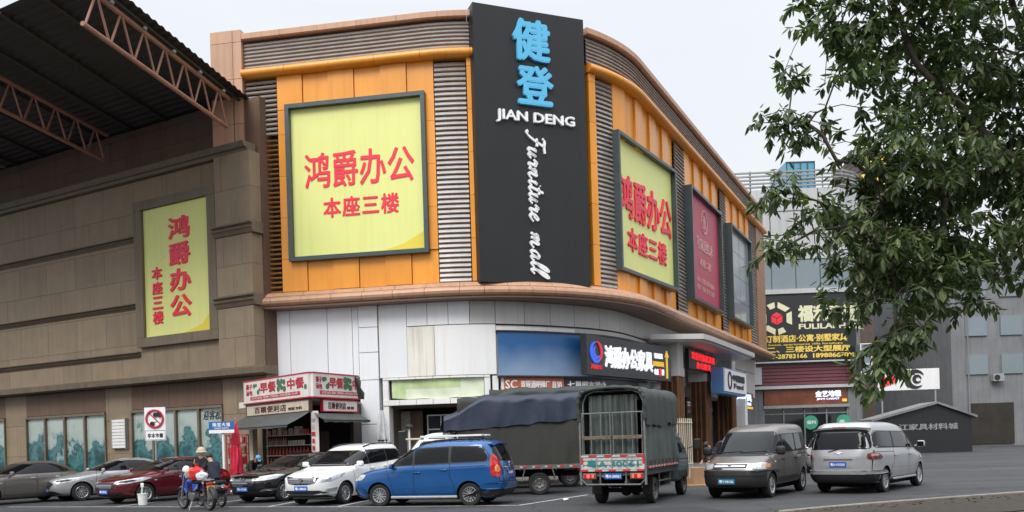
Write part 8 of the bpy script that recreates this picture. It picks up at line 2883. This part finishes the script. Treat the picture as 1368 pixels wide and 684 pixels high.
# ---------------------------------------------------------------- scooters
def scooter(label, loc, hd, body_m, cover=None):
    t = thing('scooter', label, 'scooter', loc, hd)
    for x in (.60, -.55): 
        e = spoke_wheel(t, (x, 0, .24), .24, .09, 8)
    def B(name, mm, fn):
        m = MB(); fn(m); return m.build(name, mm, t, smooth=True, local=True)
    B('floor', 'black_plastic', lambda m: m.bbox((.16, 0, .30), (.55, .30, .07), .03))
    def shield(m):
        vs, fs = [], []
        for j in range(9):
            v = j / 8
            for i in range(9):
                u = -1 + 2 * i / 8
                vs.append((.42 + .16 * (1 - v) - .06 * u * u, u * (.20 + .03 * math.sin(PI * v)), .30 + .62 * v))
        k = len(vs)
        vs += [(x - .04, y, z) for x, y, z in vs]
        for j in range(8):
            for i in range(8):
                a = j * 9 + i
                fs += [(a, a + 1, a + 10, a + 9), (k + a, k + a + 9, k + a + 10, k + a + 1)]
        m.add(vs, fs)
    B('front_shield', body_m, shield)
    B('tail_body', body_m, lambda m: m.ball((-.40, 0, .52), (.42, .17, .20), 18, 12))
    B('seat', 'cloth_black', lambda m: m.bbox((-.30, 0, .72), (.66, .28, .12), .05, seg=3))
    def hb(m):
        m.tube([(.52, 0, .28), (.40, 0, .95)], .03, 8); m.tube([(.34, -.33, 1.02), (.40, 0, .98), (.34, .33, 1.02)], .016, 8)
        m.bbox((.42, 0, .98), (.12, .20, .13), .04)
    B('handlebar', 'black_plastic', hb)
    B('headlight', 'lamp_clear', lambda m: m.ball((.485, 0, .98), (.03, .07, .045), 12, 8))
    B('front_fender', body_m, lambda m: m.ball((.60, 0, .36), (.22, .075, .16), 14, 8))
    for s in (-1, 1): B('mirror', 'black_plastic', lambda m: (m.tube([(.36, s * .24, 1.01), (.36, s * .30, 1.20)], .007, 6), m.ball((.36, s * .31, 1.24), (.015, .055, .045), 10, 8)))
    B('tail_light', 'lamp_red', lambda m: m.bbox((-.80, 0, .58), (.05, .16, .07), .02))
    B('kick_stand', 'galv', lambda m: m.tube([(-.05, .10, .26), (-.12, .24, .01)], .012, 6))
    return t
sd_ = (Vector((-9.05, 25.42, 0)) - Vector((-8.0, 24.5, 0))).normalized()
scooter('dark scooter ridden by a person in navy behind the motorcycle', (-8.92, 25.45, 0), heading(sd_.x, sd_.y), 'paint_black')
person('person in navy jacket sitting head bowed on a scooter', on_ := Vector((-8.92, 25.45, 0)) - sd_ * 0.22, heading(sd_.x, sd_.y), SIT, 'cloth_navy', 'cloth_jeans')
person('person in beige sun hat standing behind the scooter rider', (-9.72, 26.9, 0), heading(0.4, -0.9), STAND, 'cloth_black', 'cloth_black', ('hood', 'beige_cloth'))
scooter('maroon scooter standing between the red saloon and the kiosk', (-9.05, 30.6, 0), heading(0.95, -0.3), 'paint_red')
person('person in black with pale blue cap bending over the maroon scooter', (-9.5, 31.2, 0), heading(0.7, -0.75), BEND, 'cloth_black', 'cloth_black', ('cap', 'tower_teal'))
scooter('black scooter parked behind the cardboard box', (7.3, 30.3, 0), heading(-0.5, -0.85), 'cloth_black')
person('person in black bending over a cardboard box beside the pewter van', (7.05, 29.3, 0), heading(-0.85, -0.5), BEND, 'cloth_black', 'cloth_navy')
# boxes
bx = thing('cardboard_box', 'brown cardboard box standing between the truck cab and the pewter van', 'box', (6.18, 28.8, 0), 0.35)
m = MB(); m.box((0, 0, .30), (.62, .5, .60)); m.build('carton', 'cardboard', bx, local=True)
m = MB(); m.box((0, 0, .602), (.64, .07, .005)); m.box((.313, 0, .42), (.005, .07, .35)); m.box((-.313, 0, .42), (.005, .07, .35)); m.build('tape', 'kiosk_cream', bx, local=True)
bx = thing('cardboard_box', 'flattened cardboard sheet lying under the tall cardboard box', 'box', (6.15, 28.35, 0), 0.2)
m = MB(); m.box((0, 0, .02), (.9, .6, .02)); m.box((.05, .03, .045), (.85, .55, .02), .06); m.build('sheet', 'cardboard', bx, local=True)
bk = thing('bucket', 'white speckled bucket by the red saloon front wheel', 'bucket', (-11.72, 27.2, 0))
m = MB(); m.lathe([(0, 0), (.125, 0), (.15, .33), (.16, .335), (.16, .36), (.145, .36), (.14, .34), (.118, .02), (0, .02)], (0, 0, 0), 'Z', 22); m.build('pail', 'bucket_white', bk, smooth=True, local=True)
m = MB(); m.tube([(-.05, 0, .05), (-.02, .01, .4), (.0, .0, .58)], .02, 6); m.bbox((0, 0, .62), (.10, .05, .14), .02); m.build('brush', 'white_paint', bk, smooth=True, local=True)

# ---------------------------------------------------------------- the other side of the street (seen only in reflections)
for i, (x, w, h, mm, lab) in enumerate(((-34, 26, 13, 'far_grey', 'grey apartment block across the street behind the camera'), (-6, 24, 10, 'brown_stone', 'brown shop block across the street behind the camera'), (22, 24, 14, 'concrete', 'pale concrete block across the street behind the camera'))):
    b = thing('street_building', lab, 'building', (x, -26, 0))
    m = MB(); m.box((x, -31, h / 2), (w, 10, h)); m.build('wall', mm, b)
    for j in range(int(h // 3.2)):
        m = MB()
        for k in range(int(w // 3)): m.box((x - w / 2 + 2 + k * 3, -25.97, 2 + j * 3.2), (1.7, 0.12, 1.7))
        m.build('window_row', 'glass_dark', b)
m = MB()
m.add([(1.36, 23.3, .02), (1.50, 23.36, .05), (1.47, 23.5, .03), (1.33, 23.42, .06), (1.42, 23.4, .075)], [(0, 1, 4), (1, 2, 4), (2, 3, 4), (3, 0, 4), (3, 2, 1, 0)])
solo(m, 'paper_scrap', 'white_paint', 'crumpled white paper scrap lying on the asphalt between blue car and truck', 'litter')
# ---------------------------------------------------------------- the street tree at the right
def leaf_mat(name, c):
    m = bpy.data.materials.new(name); m.use_nodes = True
    N, L = m.node_tree.nodes, m.node_tree.links
    b = N['Principled BSDF']
    b.inputs['Roughness'].default_value = 0.42
    b.inputs['Specular IOR Level'].default_value = 0.45
    g = N.new('ShaderNodeNewGeometry'); r = N.new('ShaderNodeValToRGB')
    L.new(g.outputs['Random Per Island'], r.inputs['Fac'])
    r.color_ramp.elements[0].color = (c[0] * .6, c[1] * .6, c[2] * .6, 1); r.color_ramp.elements[1].color = (c[0] * 1.5, c[1] * 1.4, c[2] * 1.2, 1)
    L.new(r.outputs['Color'], b.inputs['Base Color'])
    tr = N.new('ShaderNodeBsdfTranslucent'); tr.inputs['Color'].default_value = (c[0] * 1.6, c[1] * 1.9, c[2] * .8, 1)
    mx = N.new('ShaderNodeMixShader'); mx.inputs[0].default_value = 0.32
    L.new(b.outputs[0], mx.inputs[1]); L.new(tr.outputs[0], mx.inputs[2]); L.new(mx.outputs[0], N['Material Output'].inputs['Surface'])
    MATS[name] = m
leaf_mat('leaf_dark', (0.042, 0.068, 0.030))
leaf_mat('leaf_mid', (0.072, 0.110, 0.046))
leaf_mat('leaf_light', (0.135, 0.17, 0.08))
random.seed(2024)
TB = Vector((8.45, 12.6, 0.1))
tree = thing('street_tree', 'large leafy street tree overhanging from the right pavement', 'tree', TB)
# crown volume: overlapping lobes (centre, radii, density)
LOBES = [((6.3, 12.4, 8.0), (2.1, 1.8, 1.7), 1.0), ((4.85, 12.2, 7.25), (1.0, 1.0, 0.9), .8), ((5.3, 12.6, 8.6), (1.1, 1.2, 1.0), .7), ((7.6, 12.9, 7.0), (2.2, 1.9, 1.8), 1.0),
         ((5.3, 12.0, 6.2), (1.1, 1.1, 0.65), .8), ((5.1, 11.8, 5.3), (0.7, 0.8, 0.42), 1.0), ((5.6, 12.0, 5.0), (1.35, 1.2, 0.9), 1.35), ((4.9, 11.9, 4.3), (0.75, 0.9, 0.75), 1.3),
         ((5.45, 12.1, 3.75), (1.1, 1.1, 0.75), 1.5), ((6.3, 12.3, 4.6), (1.4, 1.3, 1.0), 1.3), ((7.4, 12.6, 5.2), (1.8, 1.6, 1.2), 1.2), ((5.35, 11.8, 2.85), (0.42, 0.55, 0.42), .8),
         ((8.9, 13.2, 6.2), (1.9, 1.8, 1.9), 1.0), ((8.4, 12.8, 4.4), (1.3, 1.3, 0.9), .9), ((7.0, 12.6, 9.6), (2.4, 2.0, 1.3), 1.0), ((6.2, 12.2, 3.6), (0.8, 0.9, 0.7), 1.2), ((5.1, 12.0, 2.55), (0.42, 0.5, 0.42), .8)]
SPRAYS = [((3.70, 11.9, 5.95), 0.52), ((3.95, 11.9, 5.80), 0.35), ((4.1, 11.9, 5.78), 0.3), ((3.78, 11.8, 4.98), 0.36), ((3.55, 11.8, 4.90), 0.30), ((3.65, 11.7, 4.12), 0.36), ((3.8, 11.7, 4.22), 0.3), ((4.12, 11.8, 4.62), 0.2), ((4.1, 12.0, 6.6), .3)]
pts = []
def gap(p):
    return mnoise.noise(Vector((p.x * 0.95 + 3.1, p.y * 0.95, p.z * 1.15)))
for c, r, den in LOBES:
    n = int(den * 60 * r[0] * r[1] * r[2] ** 0.9) + 30
    k = 0
    tries = 0
    while k < n and tries < n * 12:
        tries += 1
        d = Vector((random.gauss(0, 1), random.gauss(0, 1), random.gauss(0, 1))).normalized() * (random.random() ** 0.45)
        p = Vector((c[0] + d.x * r[0], c[1] + d.y * r[1], c[2] + d.z * r[2]))
        g_ = gap(p)
        lim = 0.06 if p.z > 5.6 else 0.34
        if g_ > lim: continue
        pts.append(p); k += 1
spr = []
for c, r in SPRAYS:
    for _ in range(int(5 + r * 9)):
        spr.append(Vector(c) + Vector((random.gauss(0, r * .42), random.gauss(0, r * .42), random.gauss(0, r * .28))))
# limbs: trunk, main forks, then every leaf cluster is joined to the nearest wood
nodes = [TB.copy()]; par = [-1]
def chain(start, ps):
    i = start
    for p in ps:
        p = Vector(p); q = nodes[i]
        n = max(1, int((p - q).length / 0.35))
        for k in range(1, n + 1):
            nodes.append(q.lerp(p, k / n) + (Vector((random.gauss(0, .02), random.gauss(0, .02), random.gauss(0, .02))) if k < n else Vector()))
            par.append(i); i = len(nodes) - 1
    return i
t1 = chain(0, [(8.42, 12.6, 1.6), (8.45, 12.62, 3.2), (8.2, 12.6, 4.6)])
a1 = chain(t1, [(7.3, 12.5, 5.6), (6.0, 12.4, 6.9), (5.5, 12.4, 8.3)])
a2 = chain(t1, [(8.1, 12.7, 6.0), (7.6, 12.7, 7.8), (7.0, 12.6, 9.6)])
a3 = chain(t1, [(8.6, 12.9, 5.6), (9.1, 13.2, 6.6)])
def near(p, zmax=99):
    best, bi = 1e9, 0
    for i, q in enumerate(nodes):
        if q.z < 2.6: continue
        d = (q - p).length + (0.6 * max(0, q.z - p.z) if q.z > p.z + 0.4 else 0)
        if d < best: best, bi = d, i
    return bi
for tgt in ((6.3, 12.3, 5.2), (5.2, 12.0, 5.1), (4.6, 11.9, 5.4), (6.2, 12.2, 4.4), (5.4, 12.0, 3.9), (4.8, 11.9, 4.5), (5.3, 11.8, 3.0), (6.3, 12.2, 3.5), (5.4, 12.1, 6.3), (4.9, 12.2, 7.2), (4.25, 12.0, 5.95), (8.4, 12.9, 4.4), (8.6, 13.0, 7.2), (6.2, 12.4, 8.9), (7.6, 12.9, 7.0)):
    p = Vector(tgt); i = near(p); q = nodes[i]
    chain(i, [q.lerp(p, .5) + Vector((0, 0, .12)), p])
for c, r in SPRAYS:
    p = Vector(c); i = near(p); q = nodes[i]
    chain(i, [q.lerp(p, .5) + Vector((0, 0, .1)), p])
random.shuffle(pts)
tips = []
order = sorted(pts, key=lambda p: min((p - nodes[k]).length for k in range(0, len(nodes), 3)))
for p in order:
    i = near(p); q = nodes[i]
    if (p - q).length > 0.34:
        e = chain(i, [q.lerp(p, 0.5) + Vector((0, 0, 0.05)), p])
    else: e = i
    tips.append((p, (p - q).normalized() if (p - q).length > 1e-4 else Vector((0, 0, 1))))
for p in spr:
    i = near(p); q = nodes[i]
    if (p - q).length > 0.12: chain(i, [p])
    tips.append((p, (p - q).normalized() if (p - q).length > 1e-4 else Vector((-1, 0, 0))))
# bare twigs at the top
bare = []
for (a, b, c) in (((5.35, 12.3, 7.55), (4.75, 12.2, 7.72), (4.30, 12.1, 7.50)), ((4.95, 12.2, 7.65), (4.7, 12.2, 7.95), (4.55, 12.2, 8.0)), ((5.2, 12.2, 7.62), (5.0, 12.2, 7.9), (4.72, 12.2, 8.25)), ((4.85, 12.2, 7.7), (4.86, 12.2, 7.5), (4.80, 12.2, 7.38))):
    i = near(Vector(a)); bare.append(chain(i, [a, b, c]))
# pipe model for thickness
cnt = [0] * len(nodes)
for i in range(len(nodes) - 1, 0, -1):
    if cnt[i] == 0: cnt[i] = 1
    cnt[par[i]] += cnt[i]
rad = [0.0062 * (c ** 0.47) for c in cnt]
rad = [min(r, 0.21) for r in rad]
kids = {}
for i in range(1, len(nodes)): kids.setdefault(par[i], []).append(i)
m = MB(); tm = MB()
def follow(i):
    st = [(par[i], i)]
stack = [(0, None)]
done = set()
def strands():
    todo = [0]
    while todo:
        s = todo.pop()
        for k in kids.get(s, []):
            ch = [s, k]
            while True:
                kk = kids.get(ch[-1], [])
                if not kk: break
                big = max(kk, key=lambda x: cnt[x])
                for o in kk:
                    if o != big: pass
                todo_extra = [o for o in kk if o != big]
                if todo_extra: branch_pts.append((ch[-1], todo_extra))
                ch.append(big)
            yield ch
branch_pts = []
used = set()
def strand_from(s, k):
    ch = [s, k]
    while True:
        kk = kids.get(ch[-1], [])
        if not kk: break
        big = max(kk, key=lambda x: cnt[x])
        for o in kk:
            if o != big: pend.append((ch[-1], o))
        ch.append(big)
    return ch
pend = [(0, k) for k in kids[0]]
while pend:
    s, k = pend.pop()
    ch = strand_from(s, k)
    r = [rad[j] for j in ch]
    r[0] = min(r[0], rad[ch[1]] * 1.15)
    big = r[0] > 0.02
    if ch[0] == 0: r[0] = r[1] * 1.5
    (m if big else tm).tube([nodes[j] for j in ch], r, 12 if r[0] > 0.08 else 6 if big else 4, cap=big)
tr_ = m.build('trunk', 'bark', tree, smooth=True, sharp=80)
tm.build('twigs', 'bark', tr_, smooth=True, sharp=80)['kind'] = 'stuff'
LV = [MB(), MB(), MB()]
def leaf(mb, base, d, up, L, w):
    s = d.cross(up)
    if s.length < 1e-3: s = Vector((1, 0, 0))
    s.normalize(); n = s.cross(d).normalized()
    p = [base, base + d * L * .30 + s * w - n * w * .35, base + d * L * .30 - s * w - n * w * .35, base + d * L * .33,
         base + d * L * .68 + s * w * .8 - n * (w * .35 + L * .05), base + d * L * .68 - s * w * .8 - n * (w * .35 + L * .05), base + d * L * .66 - n * L * .03, base + d * L - n * L * .13]
    mb.add(p, [(0, 3, 1), (0, 2, 3), (1, 3, 6, 4), (3, 2, 5, 6), (4, 6, 7), (6, 5, 7)])
for p, dr in tips:
    sun_side = p.z
    nl = random.randint(9, 14)
    base_d = (dr + Vector((random.gauss(0, .3), random.gauss(0, .3), random.gauss(-.1, .3)))).normalized()
    ph = random.random() * 6.28
    for i in range(nl):
        a = ph + 2 * PI * i / nl + random.gauss(0, .25)
        side = base_d.cross(Vector((.3, .2, 1))).normalized(); up2 = side.cross(base_d)
        d = (base_d * random.uniform(.1, .7) + (side * math.cos(a) + up2 * math.sin(a)) * random.uniform(.7, 1.0) + Vector((0, 0, -random.uniform(.2, 1.1)))).normalized()
        L = random.triangular(.07, .23, .13); w = L * random.uniform(.15, .25)
        k = random.random()
        clump = mnoise.noise(p * 1.3)
        j = 0 if k < .5 - clump * .5 else 1 if k < .88 - clump * .4 else 2
        leaf(LV[j], p + d * 0.02 + base_d * random.uniform(-.13, .10), d, Vector((0, 0, 1)), L, w)
big = MB()
for j in range(3):
    b = len(big.v); big.v += LV[j].v; big.f += [tuple(b + i for i in f) for f in LV[j].f]; big.mi += [j] * len(LV[j].f)
big_o = big.build('crown', ['leaf_dark', 'leaf_mid', 'leaf_light'], tree, smooth=False)
bpy.data.objects.remove(_fo)
bpy.data.curves.remove(_fc)
